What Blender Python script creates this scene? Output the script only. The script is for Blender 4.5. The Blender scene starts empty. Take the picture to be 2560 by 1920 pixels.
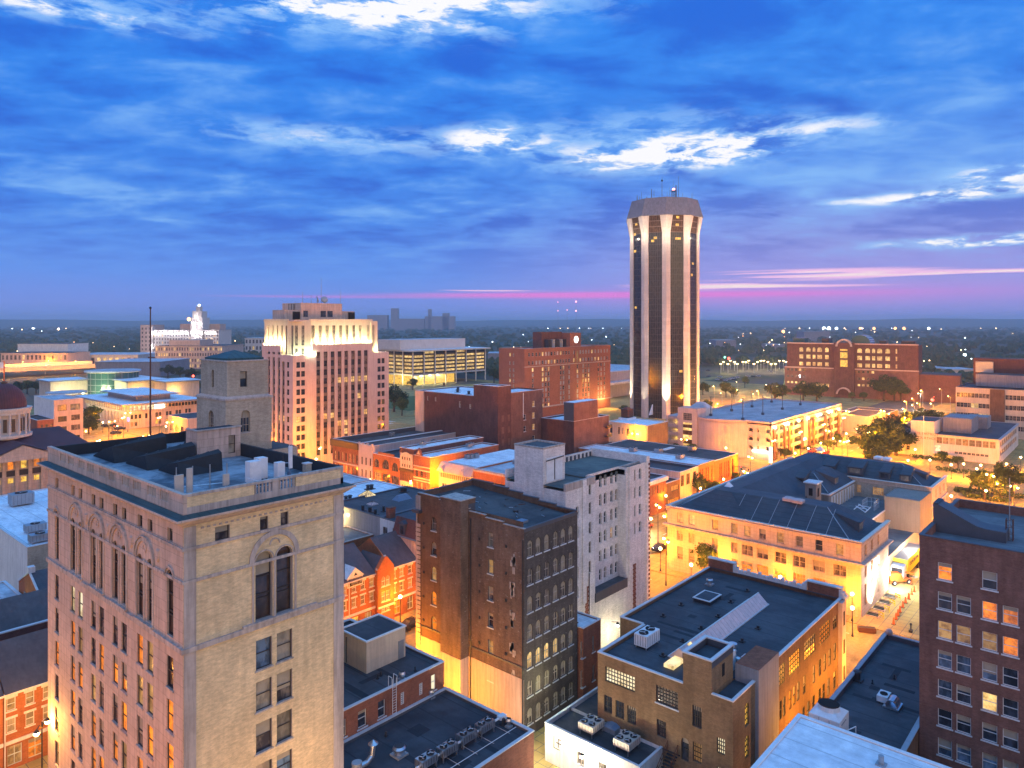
import bpy,bmesh,math,random
from mathutils import Vector,Matrix
random.seed(7)
R=math.radians
sc=bpy.context.scene
H=50.0;F=1781.0;YAW=41.4;HOR=805.0
CS,SN=math.cos(R(YAW)),math.sin(R(YAW))
cam=bpy.data.cameras.new('camera');camo=bpy.data.objects.new('camera',cam)
sc.collection.objects.link(camo);sc.camera=camo
camo.location=(0,0,H);camo.rotation_euler=(R(90),0,R(YAW-90))
cam.sensor_width=36;cam.lens=36*F/2560;cam.shift_y=-(960-HOR)/2560
cam.clip_start=1;cam.clip_end=30000
vs=sc.view_settings
sc.display_settings.display_device='sRGB'
vs.view_transform='Standard';vs.look='None';vs.gamma=1;vs.exposure=0;vs.use_curve_mapping=False
try:
 cy=sc.cycles
 cy.use_denoising=True;cy.use_light_tree=True
 cy.max_bounces=5;cy.diffuse_bounces=2;cy.glossy_bounces=2;cy.transmission_bounces=2;cy.volume_bounces=0
 cy.sample_clamp_indirect=4;cy.sample_clamp_direct=0;cy.caustics_reflective=False;cy.caustics_refractive=False
 cy.use_adaptive_sampling=True;cy.adaptive_threshold=0.02
except Exception as e:print(e)
class NT:
 def __init__(s,tree):s.t=tree;s.n=tree.nodes;s.l=tree.links
 def new(s,ty,**k):
  n=s.n.new(ty)
  for a,b in k.items():setattr(n,a,b)
  return n
 def put(s,sock,v):
  if isinstance(v,bpy.types.NodeSocket):s.l.new(v,sock)
  elif v is not None:
   if isinstance(v,(tuple,list))and sock.type=='RGBA' and len(v)==3:v=(*v,1)
   sock.default_value=v
 def m(s,op,a,b=None,c=None,clamp=False):
  n=s.new('ShaderNodeMath',operation=op);n.use_clamp=clamp
  for i,v in enumerate((a,b,c)):
   if v is not None:s.put(n.inputs[i],v)
  return n.outputs[0]
 def v(s,op,a,b=None,c=None):
  n=s.new('ShaderNodeVectorMath',operation=op)
  s.put(n.inputs[0],a)
  if b is not None:s.put(n.inputs[3]if op=='SCALE' else n.inputs[1],b)
  return n.outputs['Value']if op in('DOT_PRODUCT','LENGTH')else n.outputs[0]
 def mix(s,f,a,b,bt='MIX',clamp=False):
  n=s.new('ShaderNodeMix',data_type='RGBA',blend_type=bt);n.clamp_result=clamp
  s.put(n.inputs[0],f);s.put(n.inputs[6],a);s.put(n.inputs[7],b);return n.outputs[2]
 def noise(s,vec,scale,detail=4,rough=.55,dist=0,dims='3D'):
  n=s.new('ShaderNodeTexNoise',noise_dimensions=dims)
  if vec is not None:s.put(n.inputs['Vector'],vec)
  n.inputs['Scale'].default_value=scale;n.inputs['Detail'].default_value=detail
  n.inputs['Roughness'].default_value=rough;n.inputs['Distortion'].default_value=dist
  return n.outputs[0]
 def ramp(s,f,stops,interp='LINEAR'):
  n=s.new('ShaderNodeValToRGB');n.color_ramp.interpolation=interp;s.put(n.inputs[0],f)
  e=n.color_ramp.elements
  while len(e)<len(stops):e.new(.5)
  for x,(p,c)in zip(e,stops):
   x.position=p;x.color=(*c,1)if len(c)==3 else c
  return n.outputs[0]
 def mr(s,v,a,b,c=0,d=1,smooth=True):
  n=s.new('ShaderNodeMapRange',interpolation_type='SMOOTHSTEP' if smooth else 'LINEAR')
  for i,x in enumerate((v,a,b,c,d)):s.put(n.inputs[i],x)
  return n.outputs[0]
 def sep(s,v):
  n=s.new('ShaderNodeSeparateXYZ');s.put(n.inputs[0],v);return n.outputs
 def comb(s,x,y,z):
  n=s.new('ShaderNodeCombineXYZ')
  for i,k in enumerate((x,y,z)):s.put(n.inputs[i],k)
  return n.outputs[0]
def srgb(r,g,b):
 return tuple(((c/255)/12.92 if c<=10 else(((c/255)+.055)/1.055)**2.4)for c in(r,g,b))
world=bpy.data.worlds.new('World');sc.world=world;world.use_nodes=True
w=NT(world.node_tree);w.n.clear()
d=w.new('ShaderNodeTexCoord').outputs['Generated']
X,Y,Z=w.sep(d)
fw=w.v('DOT_PRODUCT',d,(CS,SN,0));rt=w.v('DOT_PRODUCT',d,(SN,-CS,0))
az=w.m('MULTIPLY',w.m('ARCTAN2',rt,fw),180/math.pi)
el=w.m('MULTIPLY',w.m('ARCSINE',Z),180/math.pi)
k=w.m('DIVIDE',1,w.m('ADD',w.m('MAXIMUM',Z,0),.13))
cp=w.comb(w.m('MULTIPLY',rt,k),w.m('MULTIPLY',fw,k),0)
e30=w.m('DIVIDE',el,30)
base=w.ramp(e30,[(0,srgb(110,150,232)),(.045,srgb(118,150,236)),(.12,srgb(92,148,240)),(.28,srgb(64,136,236)),(.5,srgb(44,130,236)),(.8,srgb(42,136,242)),(1,srgb(66,148,244))])
right=w.ramp(e30,[(0,srgb(126,152,232)),(.03,srgb(150,152,234)),(.09,srgb(162,156,234)),(.2,srgb(136,152,230)),(.35,srgb(98,156,242)),(.55,srgb(54,136,238)),(.8,srgb(50,140,244)),(1,srgb(76,152,246))])
base=w.mix(w.mr(az,-12,22),base,right)
n1=w.noise(w.v('MULTIPLY',cp,(.9,1.0,1)),1.15,9,.55,.35)
n2=w.noise(w.v('MULTIPLY',cp,(.9,1.3,1)),3.4,10,.6,.3)
cl=w.m('ADD',w.m('MULTIPLY',n1,.58),w.m('MULTIPLY',n2,.42))
fade=w.mr(el,1.5,9)
dark=w.m('MULTIPLY',w.mr(cl,.53,.40),fade)
base=w.mix(w.m('MULTIPLY',dark,.9),base,w.mix(.6,base,srgb(60,126,212),'MULTIPLY'))
lite=w.m('MULTIPLY',w.mr(cl,.50,.66),fade)
base=w.mix(w.m('MULTIPLY',lite,.75),base,srgb(136,192,252))
ridge=w.noise(w.comb(w.m('MULTIPLY',az,.13),w.m('MULTIPLY',el,.42),3.1),1.0,9,.6,.5)
fine=w.noise(w.comb(w.m('MULTIPLY',az,.3),w.m('MULTIPLY',el,1.1),1.7),1.0,9,.62,.3)
def blob(a,e,sa,se):
 q=w.m('ADD',w.m('POWER',w.m('ABSOLUTE',w.m('DIVIDE',w.m('SUBTRACT',az,a),sa)),2.0),w.m('POWER',w.m('ABSOLUTE',w.m('DIVIDE',w.m('SUBTRACT',el,e),se)),2.0))
 return w.m('POWER',2.718,w.m('MULTIPLY',q,-1))
def add(lst):
 o=lst[0]
 for x in lst[1:]:o=w.m('ADD',o,x)
 return o
gm=add([w.m('MULTIPLY',blob(-13,24.6,14,2.6),1.5),w.m('MULTIPLY',blob(-33,20.5,8,1.0),.7),w.m('MULTIPLY',blob(-15,14.0,13,1.2),.45),w.m('MULTIPLY',blob(-1.5,14.3,3.5,1.1),.8),blob(9.0,12.8,4,.8),blob(15.8,12.9,4.2,1.0),w.m('MULTIPLY',blob(11,13.8,11,2.4),.5),w.m('MULTIPLY',blob(24,14,7,.9),.42),blob(34.5,9.6,3.5,.8),blob(30.5,8.6,7.5,.45),w.m('MULTIPLY',blob(33.5,5.4,6,.42),1.25),w.m('MULTIPLY',blob(-3,30,30,4),.7)])
gap=w.m('MULTIPLY',gm,w.m('ADD',w.mr(fine,.36,.62),w.m('MULTIPLY',w.mr(ridge,.4,.62),.5)))
base=w.mix(w.mr(gap,.05,.5,0,.7),base,srgb(150,200,255))
base=w.mix(w.mr(gap,.42,.95),base,(.98,.98,1.02))
st=w.noise(w.comb(w.m('MULTIPLY',az,.055),w.m('MULTIPLY',el,2.6),0.4),1.0,8,.55,.4)
pm=w.m('MULTIPLY',add([blob(23,3.55,8.5,.34),w.m('MULTIPLY',blob(18,2.75,9,.3),.9),w.m('MULTIPLY',blob(-1.5,2.55,4,.1),.7),blob(34,3.35,5,.12)]),w.mr(st,.36,.56))
base=w.mix(w.mr(add([w.m('MULTIPLY',blob(6,2.15,16,.22),.8),w.m('MULTIPLY',blob(20,2.0,24,1.0),.5),w.m('MULTIPLY',blob(-16,1.95,9,.12),.4)]),.08,1),base,srgb(232,132,228))
base=w.mix(w.mr(pm,.12,.5),base,srgb(246,196,240))
base=w.mix(w.mr(pm,.5,.9),base,srgb(255,236,238))
zen=w.mr(el,25,50)
base=w.mix(zen,base,(.19,.58,1.3))  # overhead sky, out of view, made brighter to light the scene
back=w.m('MULTIPLY',w.mr(fw,.1,-.7),w.mr(el,36,4))  # warm glow added to the unseen sky behind the camera, fill for facing walls
base=w.mix(back,base,w.mix(w.mr(rt,-.5,.6),(1.6,1.12,.95,1),(2.7,1.9,1.15,1)))
base=w.mix(w.mr(el,0,-3),base,(.06,.06,.07))
bg=w.new('ShaderNodeBackground');w.put(bg.inputs[0],base);bg.inputs[1].default_value=1.0
sky=w.new('ShaderNodeTexSky',sky_type='NISHITA');sky.sun_disc=False;sky.sun_elevation=R(1.0);sky.sun_rotation=R(200);sky.altitude=100
bg2=w.new('ShaderNodeBackground');w.put(bg2.inputs[0],sky.outputs[0]);bg2.inputs[1].default_value=.012
ad=w.new('ShaderNodeAddShader');w.l.new(bg.outputs[0],ad.inputs[0]);w.l.new(bg2.outputs[0],ad.inputs[1])
out=w.new('ShaderNodeOutputWorld');w.l.new(ad.outputs[0],out.inputs[0])
def AT(px,py,z):
 dd=F*(H-z)/(py-HOR);r=(px-1280)/F*dd
 return dd*CS+r*SN,dd*SN-r*CS
def yX(px,X):
 k=(px-1280)/F;return X*(SN-k*CS)/(CS+k*SN)
def xY(px,Y):
 k=(px-1280)/F;return Y*(CS+k*SN)/(SN-k*CS)
def dep(X,Y):return X*CS+Y*SN
def zz(py,X,Y):return H-(py-HOR)*dep(X,Y)/F
MATS={}
def mat(name):
 m=bpy.data.materials.new(name);m.use_nodes=True;t=NT(m.node_tree);MATS[name]=m
 p=t.n['Principled BSDF'];return m,t,p
def bump(t,p,h,strength=.3,dist=.05):
 b=t.new('ShaderNodeBump');b.inputs['Strength'].default_value=strength;b.inputs['Distance'].default_value=dist
 t.put(b.inputs['Height'],h);t.l.new(b.outputs[0],p.inputs['Normal'])
def wallvec(t):
 g=t.new('ShaderNodeNewGeometry').outputs['Position'];x,y,z=t.sep(g)
 return g,t.comb(t.m('ADD',x,y),z,0),z
def m_brick(name,c1,c2,mortar,scale=3.0,stain=.35,bw=.5,rh=.2,patch=None):
 m,t,p=mat(name);g,uv,z=wallvec(t)
 b=t.new('ShaderNodeTexBrick');t.put(b.inputs['Vector'],uv);b.inputs['Scale'].default_value=scale
 b.inputs['Color1'].default_value=(*c1,1);b.inputs['Color2'].default_value=(*c2,1);b.inputs['Mortar'].default_value=(*mortar,1)
 b.inputs['Mortar Size'].default_value=.018;b.inputs['Brick Width'].default_value=bw;b.inputs['Row Height'].default_value=rh;b.inputs['Bias'].default_value=0
 c=b.outputs[0]
 n=t.noise(g,.35,6,.6);n3=t.noise(t.v('MULTIPLY',g,(1.6,1.6,.25)),1.1,5,.6);n4=t.noise(t.v('MULTIPLY',g,(1,1,3)),1.6,4,.7)
 c=t.mix(stain,c,t.ramp(n,[(.3,(.45,)*3),(.7,(1.35,)*3)]),'MULTIPLY')
 c=t.mix(stain*.8,c,t.ramp(n3,[(.35,(.55,)*3),(.65,(1.25,)*3)]),'MULTIPLY')
 c=t.mix(.5,c,t.ramp(n4,[(.35,(.72,)*3),(.65,(1.28,)*3)]),'MULTIPLY')
 if patch:
  pn=t.noise(t.v('MULTIPLY',g,(1,1,1.4)),2.2,8,.75)
  c=t.mix(t.mr(pn,patch[0],patch[0]+.05,0,.75),c,patch[1])
 t.put(p.inputs['Base Color'],c);p.inputs['Roughness'].default_value=.9;p.inputs['Specular IOR Level'].default_value=.25
 bump(t,p,t.m('SUBTRACT',t.m('MULTIPLY',n4,.5),b.outputs[1]),.25,.03)
 return m
def m_stone(name,c,stain=.3,course=0,streak=.3,rough=.85,jw=1.3):
 m,t,p=mat(name);g,uv,z=wallvec(t)
 n=t.noise(g,.25,7,.62);n2=t.noise(g,2.3,6,.65);n3=t.noise(t.v('MULTIPLY',g,(2.0,2.0,.12)),1.3,6,.6)
 col=t.mix(stain,c,t.ramp(n,[(.3,(.5,)*3),(.7,(1.3,)*3)]),'MULTIPLY')
 col=t.mix(stain*.7,col,t.ramp(n2,[(.3,(.65,)*3),(.7,(1.25,)*3)]),'MULTIPLY')
 col=t.mix(streak,col,t.ramp(n3,[(.38,(.42,)*3),(.6,(1.15,)*3)]),'MULTIPLY')
 if course:
  b=t.new('ShaderNodeTexBrick');t.put(b.inputs['Vector'],uv);b.inputs['Scale'].default_value=1
  b.inputs['Color1'].default_value=(1,1,1,1);b.inputs['Color2'].default_value=(.86,.86,.86,1);b.inputs['Mortar'].default_value=(.55,.55,.55,1)
  b.inputs['Mortar Size'].default_value=.02;b.inputs['Brick Width'].default_value=jw;b.inputs['Row Height'].default_value=course
  col=t.mix(.8,col,b.outputs[0],'MULTIPLY')
 t.put(p.inputs['Base Color'],col);p.inputs['Roughness'].default_value=rough;p.inputs['Specular IOR Level'].default_value=.3
 bump(t,p,n2,.15,.03);return m
def m_roof(name,c,c2=None,seam=4.0,patch=.5,rough=.8,axis=0):
 m,t,p=mat(name);g=t.new('ShaderNodeNewGeometry').outputs['Position'];x,y,z=t.sep(g)
 n=t.noise(g,.16,7,.65,.4);n2=t.noise(g,1.1,7,.7);n3=t.noise(t.v('MULTIPLY',g,(.4,1.6,1)if axis else(1.6,.4,1)),.9,5,.6)
 c2=c2 or tuple(v*.55 for v in c)
 col=t.mix(t.mr(n,.38,.62,0,patch),c,c2)
 col=t.mix(.4,col,t.ramp(n2,[(.3,(.6,)*3),(.7,(1.35,)*3)]),'MULTIPLY')
 col=t.mix(.3,col,t.ramp(n3,[(.35,(.6,)*3),(.65,(1.3,)*3)]),'MULTIPLY')
 if seam:
  s=t.m('ABSOLUTE',t.m('SUBTRACT',t.m('FRACT',t.m('DIVIDE',t.m('ADD',y if axis else x,t.m('MULTIPLY',n2,.12)),seam)),.5))
  col=t.mix(t.m('MULTIPLY',t.m('LESS_THAN',s,.07/seam),.6),col,tuple(v*.45 for v in c))
 t.put(p.inputs['Base Color'],col);t.put(p.inputs['Roughness'],t.m('ADD',rough-.2,t.m('MULTIPLY',n,.35)));p.inputs['Specular IOR Level'].default_value=.35
 bump(t,p,n2,.2,.05);return m
def m_plain(name,c,rough=.6,metal=0,noise=.25,spec=.4,scale=1.5):
 m,t,p=mat(name);g=t.new('ShaderNodeNewGeometry').outputs['Position']
 n=t.noise(g,scale,5,.6)
 t.put(p.inputs['Base Color'],t.mix(noise,c,t.ramp(n,[(.3,(.55,)*3),(.7,(1.3,)*3)]),'MULTIPLY'))
 p.inputs['Roughness'].default_value=rough;p.inputs['Metallic'].default_value=metal;p.inputs['Specular IOR Level'].default_value=spec
 return m
def m_emit(name,c,s,var=0,scale=.6):
 m,t,p=mat(name)
 p.inputs['Base Color'].default_value=(.05,.05,.05,1);p.inputs['Roughness'].default_value=.3
 if var:
  oi=t.new('ShaderNodeObjectInfo').outputs['Random'];tc=t.new('ShaderNodeNewGeometry').outputs['Position']
  n=t.noise(t.v('ADD',tc,t.comb(t.m('MULTIPLY',oi,50),0,0)),scale,4,.7)
  st=t.m('MULTIPLY',t.m('ADD',1-var,t.m('MULTIPLY',oi,var)),t.mr(n,.28,.6,.35,1.2))
  t.put(p.inputs['Emission Color'],t.mix(t.mr(n,.35,.65),tuple(v*q for v,q in zip(c,(.9,.72,.5))),c));t.put(p.inputs['Emission Strength'],t.m('MULTIPLY',st,s))
 else:
  p.inputs['Emission Color'].default_value=(*c,1);p.inputs['Emission Strength'].default_value=s
 return m
def m_glass(name,c=(.02,.025,.035),curtain=None):
 m,t,p=mat(name);oi=t.new('ShaderNodeObjectInfo').outputs['Random'];g=t.new('ShaderNodeNewGeometry').outputs['Position']
 n=t.noise(t.v('ADD',t.v('MULTIPLY',g,(1,1,.5)),t.comb(t.m('MULTIPLY',oi,40),0,0)),1.3,3,.6)
 col=t.mix(t.mr(n,.4,.65),c,curtain or tuple(v*2.6 for v in c))
 col=t.mix(.6,col,t.ramp(oi,[(0,(.5,)*3),(1,(1.6,)*3)]),'MULTIPLY')
 t.put(p.inputs['Base Color'],col);p.inputs['Roughness'].default_value=.12;p.inputs['Specular IOR Level'].default_value=.55
 return m
B=m_brick;S=m_stone;RF=m_roof;P=m_plain
B('tan_brick',(.84,.62,.34),(.72,.53,.29),(.78,.62,.42),3,.32);S('limestone',(.64,.48,.39),.3,.85,.3)
S('limestone_trim',(.52,.44,.39),.4,0,.5);B('brown_brick',(.20,.115,.07),(.16,.085,.052),(.15,.11,.09),3,.5)
B('worn_brick',(.20,.125,.092),(.155,.095,.07),(.17,.14,.12),3,.6,patch=(.6,(.34,.31,.28)))
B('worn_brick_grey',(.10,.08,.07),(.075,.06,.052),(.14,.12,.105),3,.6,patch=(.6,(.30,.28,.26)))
B('ochre_brick',(.29,.18,.09),(.23,.14,.07),(.25,.19,.13),3,.4);B('plum_brick',(.23,.11,.082),(.18,.08,.06),(.22,.14,.12),3,.45)
B('orange_brick',(.42,.13,.045),(.36,.10,.035),(.4,.2,.1),3,.3);B('red_brick',(.30,.10,.055),(.25,.08,.045),(.3,.17,.12),3,.35)
B('hotel_brick',(.34,.125,.08),(.31,.11,.065),(.42,.2,.13),3,.2);B('maroon_brick',(.14,.06,.052),(.115,.048,.042),(.17,.1,.08),3,.4)
B('grey_tan_brick',(.50,.43,.33),(.43,.37,.28),(.33,.29,.25),3,.3)
B('white_brick',(.88,.82,.78),(.82,.76,.72),(.5,.45,.42),3,.32);S('white_paint',(.74,.72,.70),.25,0,.25);S('cream_stone',(.62,.52,.40),.25,0,.2)
S('pink_stone',(.52,.42,.41),.25,0,.2);S('courthouse_stone',(.60,.46,.36),.25,.62,.22);S('concrete',(.50,.46,.43),.25,1.1,.25,jw=3)
S('pale_concrete',(.66,.60,.54),.2,0,.2);S('grey_stucco',(.30,.30,.32),.25,0,.3);S('taupe_stucco',(.26,.235,.21),.2,0,.2);S('spandrel',(.20,.15,.135),.3)
S('peach_paint',(.60,.45,.38),.25,0,.35);S('tower_panel',(.62,.57,.56),.15,1.8,.2,jw=2.2);S('crown_panel',(.27,.27,.30),.3,0,.35)
RF('black_roof',(.035,.04,.05),(.075,.082,.095),3.4,.9,.7);RF('tar_roof',(.05,.05,.055),(.11,.11,.11),0,.8,.85);RF('grey_roof',(.16,.17,.18),(.09,.1,.11),3,.7)
RF('white_roof',(.86,.90,.92),(.62,.68,.74),3.2,.7,.75);RF('pale_roof',(.55,.58,.62),(.34,.37,.41),4,.8);RF('slate_roof',(.055,.065,.08),(.042,.05,.062),0,.6,.75)
RF('shingle',(.10,.10,.11),(.07,.07,.078),0,.5,.9);RF('maroon_roof',(.10,.035,.04),(.07,.027,.03),.6,.5,.7);RF('standing_seam',(.05,.063,.078),(.036,.045,.06),1.1,.6,.6)
RF('green_copper',(.035,.085,.09),(.025,.06,.07),.8,.6,.6);RF('moss_roof',(.14,.155,.135),(.085,.10,.10),0,.9,.9);RF('deck',(.42,.44,.47),(.26,.28,.31),5,.8,.85)
RF('weathered_deck',(.34,.38,.42),(.06,.07,.085),3.5,.9,.7)
P('tar_patch',(.03,.034,.042),.85,0,.5);P('grey_patch',(.45,.48,.52),.8,0,.4);P('coping',(.62,.62,.63),.55);P('dark_coping',(.08,.085,.10),.55);P('white_metal',(.78,.79,.80),.4);P('grey_metal',(.36,.38,.40),.4,.4);P('dark_metal',(.045,.045,.05),.45,.3)
P('steel',(.62,.64,.66),.28,.9);P('rust',(.12,.05,.03),.8);P('frame_dark',(.05,.04,.038),.5);P('frame_white',(.72,.70,.68),.5);P('frame_tan',(.42,.36,.3),.6)
P('black_membrane',(.022,.028,.034),.75,0,.5);P('beige_panel',(.58,.50,.42),.5);P('yellow_paint',(.75,.60,.03),.5);P('orange_paint',(.80,.17,.03),.4);P('orange_plastic',(.85,.20,.05),.5)
P('rubber',(.02,.02,.02),.9);P('blue_grey',(.16,.22,.30),.5);P('teal_glass',(.05,.13,.12),.15,0,.3,.6);P('bark',(.07,.05,.035),.9);P('pink_skylight',(.80,.55,.50),.35,0,.35)
P('shade',(.36,.31,.24),.9);P('void',(.012,.01,.01),.9);P('red_awning',(.30,.05,.03),.7);P('letter_dark',(.05,.04,.04),.6);P('letter_orange',(.40,.12,.06),.6);P('bronze',(.10,.065,.035),.4,.3)
m_glass('glass');m_glass('glass_curtain',(.05,.04,.045),(.22,.18,.15));m_glass('glass_blue',(.06,.09,.13));m_glass('tower_glass',(.012,.013,.018),(.035,.032,.036));m_glass('blind',(.20,.17,.13),(.34,.29,.22))
m_glass('pale_pane',(.34,.31,.30),(.45,.42,.42));m_glass('bronze_glass',(.045,.028,.022),(.10,.06,.04))
m_emit('lit',(1,.70,.26),1.25,.5);m_emit('lit_dim',(1,.55,.18),.5,.5,1.2);m_emit('lit_reflect_orange',(1,.27,.012),1.3,.5,1.2);m_emit('lit_cool',(1,.90,.62),1.25,.4);m_emit('lit_amber',(1,.62,.09),1.3,.35,1.1)  # the orange one also imitates the lit street mirrored in tower panes
m_emit('lamp_glow',(1,.62,.25),26);m_emit('lamp_white',(1,.93,.8),22);m_emit('far_glow',(1,.66,.32),9);m_emit('far_white',(.8,.92,1),8);m_emit('far_amber',(1,.42,.12),7);m_emit('sign_white',(1,.96,.92),2.6)
m_emit('red_glow',(1,.09,.05),7);m_emit('pink_glow',(1,.35,.35),5);m_emit('skylight_lit',(1,.82,.42),1.1,.2);m_emit('sign_blue',(.35,.25,1),2.5)
m_emit('green_glow',(.2,1,.7),5)
def foliage(name,a,b):
 m,t,p=mat(name);g=t.new('ShaderNodeNewGeometry').outputs['Position']
 n=t.noise(g,.45,4,.6);n2=t.noise(g,3,3,.6)
 c=t.mix(t.mr(n,.35,.65),a,b);c=t.mix(.5,c,t.ramp(n2,[(.3,(.5,)*3),(.7,(1.5,)*3)]),'MULTIPLY')
 t.put(p.inputs['Base Color'],c);p.inputs['Roughness'].default_value=.8;p.inputs['Specular IOR Level'].default_value=.15
foliage('leaf',(.05,.085,.028),(.085,.12,.04));foliage('leaf_dark',(.035,.06,.025),(.055,.085,.032));foliage('far_leaf',(.045,.075,.04),(.075,.10,.05));foliage('grass',(.07,.12,.03),(.10,.14,.04))
COL=sc.collection
class MB:
 def __init__(s):s.v=[];s.f=[];s.mi=[];s.ms=[]
 def k(s,m):
  if m not in s.ms:s.ms.append(m)
  return s.ms.index(m)
 def face(s,pts,m):
  n=len(s.v);s.v+=[tuple(p)for p in pts];s.f.append(tuple(range(n,n+len(pts))));s.mi.append(s.k(m))
 def box(s,x0,x1,y0,y1,z0,z1,m,top=None,bottom=True):
  if x1<x0:x0,x1=x1,x0
  if y1<y0:y0,y1=y1,y0
  n=len(s.v);s.v+=[(x0,y0,z0),(x1,y0,z0),(x1,y1,z0),(x0,y1,z0),(x0,y0,z1),(x1,y0,z1),(x1,y1,z1),(x0,y1,z1)]
  fs=[(4,5,6,7),(0,1,5,4),(1,2,6,5),(2,3,7,6),(3,0,4,7)]+([(3,2,1,0)]if bottom else[])
  i=s.k(m);j=s.k(top)if top else i
  for q,fc in enumerate(fs):s.f.append(tuple(n+a for a in fc));s.mi.append(j if q==0 else i)
 def prism(s,poly,z0,z1,m,top=None,bottom=True):
  n=len(s.v);k=len(poly);s.v+=[(x,y,z0)for x,y in poly]+[(x,y,z1)for x,y in poly]
  i=s.k(m);j=s.k(top)if top else i
  for a in range(k):b=(a+1)%k;s.f.append((n+a,n+b,n+k+b,n+k+a));s.mi.append(i)
  s.f.append(tuple(n+k+a for a in range(k)));s.mi.append(j)
  if bottom:s.f.append(tuple(n+a for a in reversed(range(k))));s.mi.append(i)
 def hull(s,lo,hi,m,top=None):
  n=len(s.v);k=len(lo);s.v+=[tuple(p)for p in lo]+[tuple(p)for p in hi]
  i=s.k(m);j=s.k(top)if top else i
  for a in range(k):b=(a+1)%k;s.f.append((n+a,n+b,n+k+b,n+k+a));s.mi.append(i)
  s.f.append(tuple(n+k+a for a in range(k)));s.mi.append(j);s.f.append(tuple(n+a for a in reversed(range(k))));s.mi.append(i)
 def cyl(s,x,y,z0,z1,r,m,n=12,r2=None,top=None):
  r2=r if r2 is None else r2
  lo=[(x+r*math.cos(a),y+r*math.sin(a),z0)for a in[2*math.pi*i/n for i in range(n)]]
  hi=[(x+r2*math.cos(a),y+r2*math.sin(a),z1)for a in[2*math.pi*i/n for i in range(n)]]
  s.hull(lo,hi,m,top)
 def tube(s,a,b,r,m,n=6,r2=None):
  a=Vector(a);b=Vector(b);dd=(b-a);q=dd.to_track_quat('Z','Y');r2=r if r2 is None else r2
  lo=[a+q@Vector((r*math.cos(t),r*math.sin(t),0))for t in[2*math.pi*i/n for i in range(n)]]
  hi=[b+q@Vector((r2*math.cos(t),r2*math.sin(t),0))for t in[2*math.pi*i/n for i in range(n)]]
  s.hull(lo,hi,m)
 def path(s,pts,r,m,n=6):
  for a,b in zip(pts,pts[1:]):s.tube(a,b,r,m,n)
 def ball(s,x,y,z,r,m,n=10,sz=1,half=False):
  k=n//2;rings=[]
  for i in range(k+1):
   t=math.pi*i/k if not half else math.pi/2*i/k
   rings.append([(x+r*math.sin(t)*math.cos(2*math.pi*j/n),y+r*math.sin(t)*math.sin(2*math.pi*j/n),z+r*sz*math.cos(t))for j in range(n)])
  for a,b in zip(rings,rings[1:]):
   for j in range(n):
    q=(j+1)%n
    s.face([a[j],b[j],b[q],a[q]],m)
 def build(s,name,parent=None,loc=(0,0,0),link=True):
  me=bpy.data.meshes.new(name)
  ox,oy,oz=loc
  me.from_pydata([(x-ox,y-oy,z-oz)for x,y,z in s.v],[],s.f)
  for m in s.ms:me.materials.append(MATS[m])
  me.polygons.foreach_set('material_index',s.mi);me.update()
  o=bpy.data.objects.new(name,me)
  if link:COL.objects.link(o)
  if parent is not None:o.parent=parent
  else:o.location=loc
  return o
def tag(o,label,cat=None,group=None,kind=None):
 if label:o['label']=label
 if cat:o['category']=cat
 if group:o['group']=group
 if kind:o['kind']=kind
 return o
def empty(name,x,y,z=0,rz=0):
 o=bpy.data.objects.new(name,None);COL.objects.link(o);o.location=(x,y,z);o.rotation_euler.z=R(rz);o.empty_display_size=.5
 return o
def copy_tree(o,parent=None):
 c=o.copy();COL.objects.link(c);c.parent=parent
 for ch in KIDS.get(o.name,[x for x in o.children]):copy_tree(ch,c)
 return c
KIDS={}
def arc(a0,a1,z0,z1,n=8):
 r=(a1-a0)/2;c=(a0+a1)/2;h=min(r,z1-z0)
 return[(c-r*math.cos(math.pi*i/n),z1-h+h*math.sin(math.pi*i/n))for i in range(n+1)]
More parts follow.
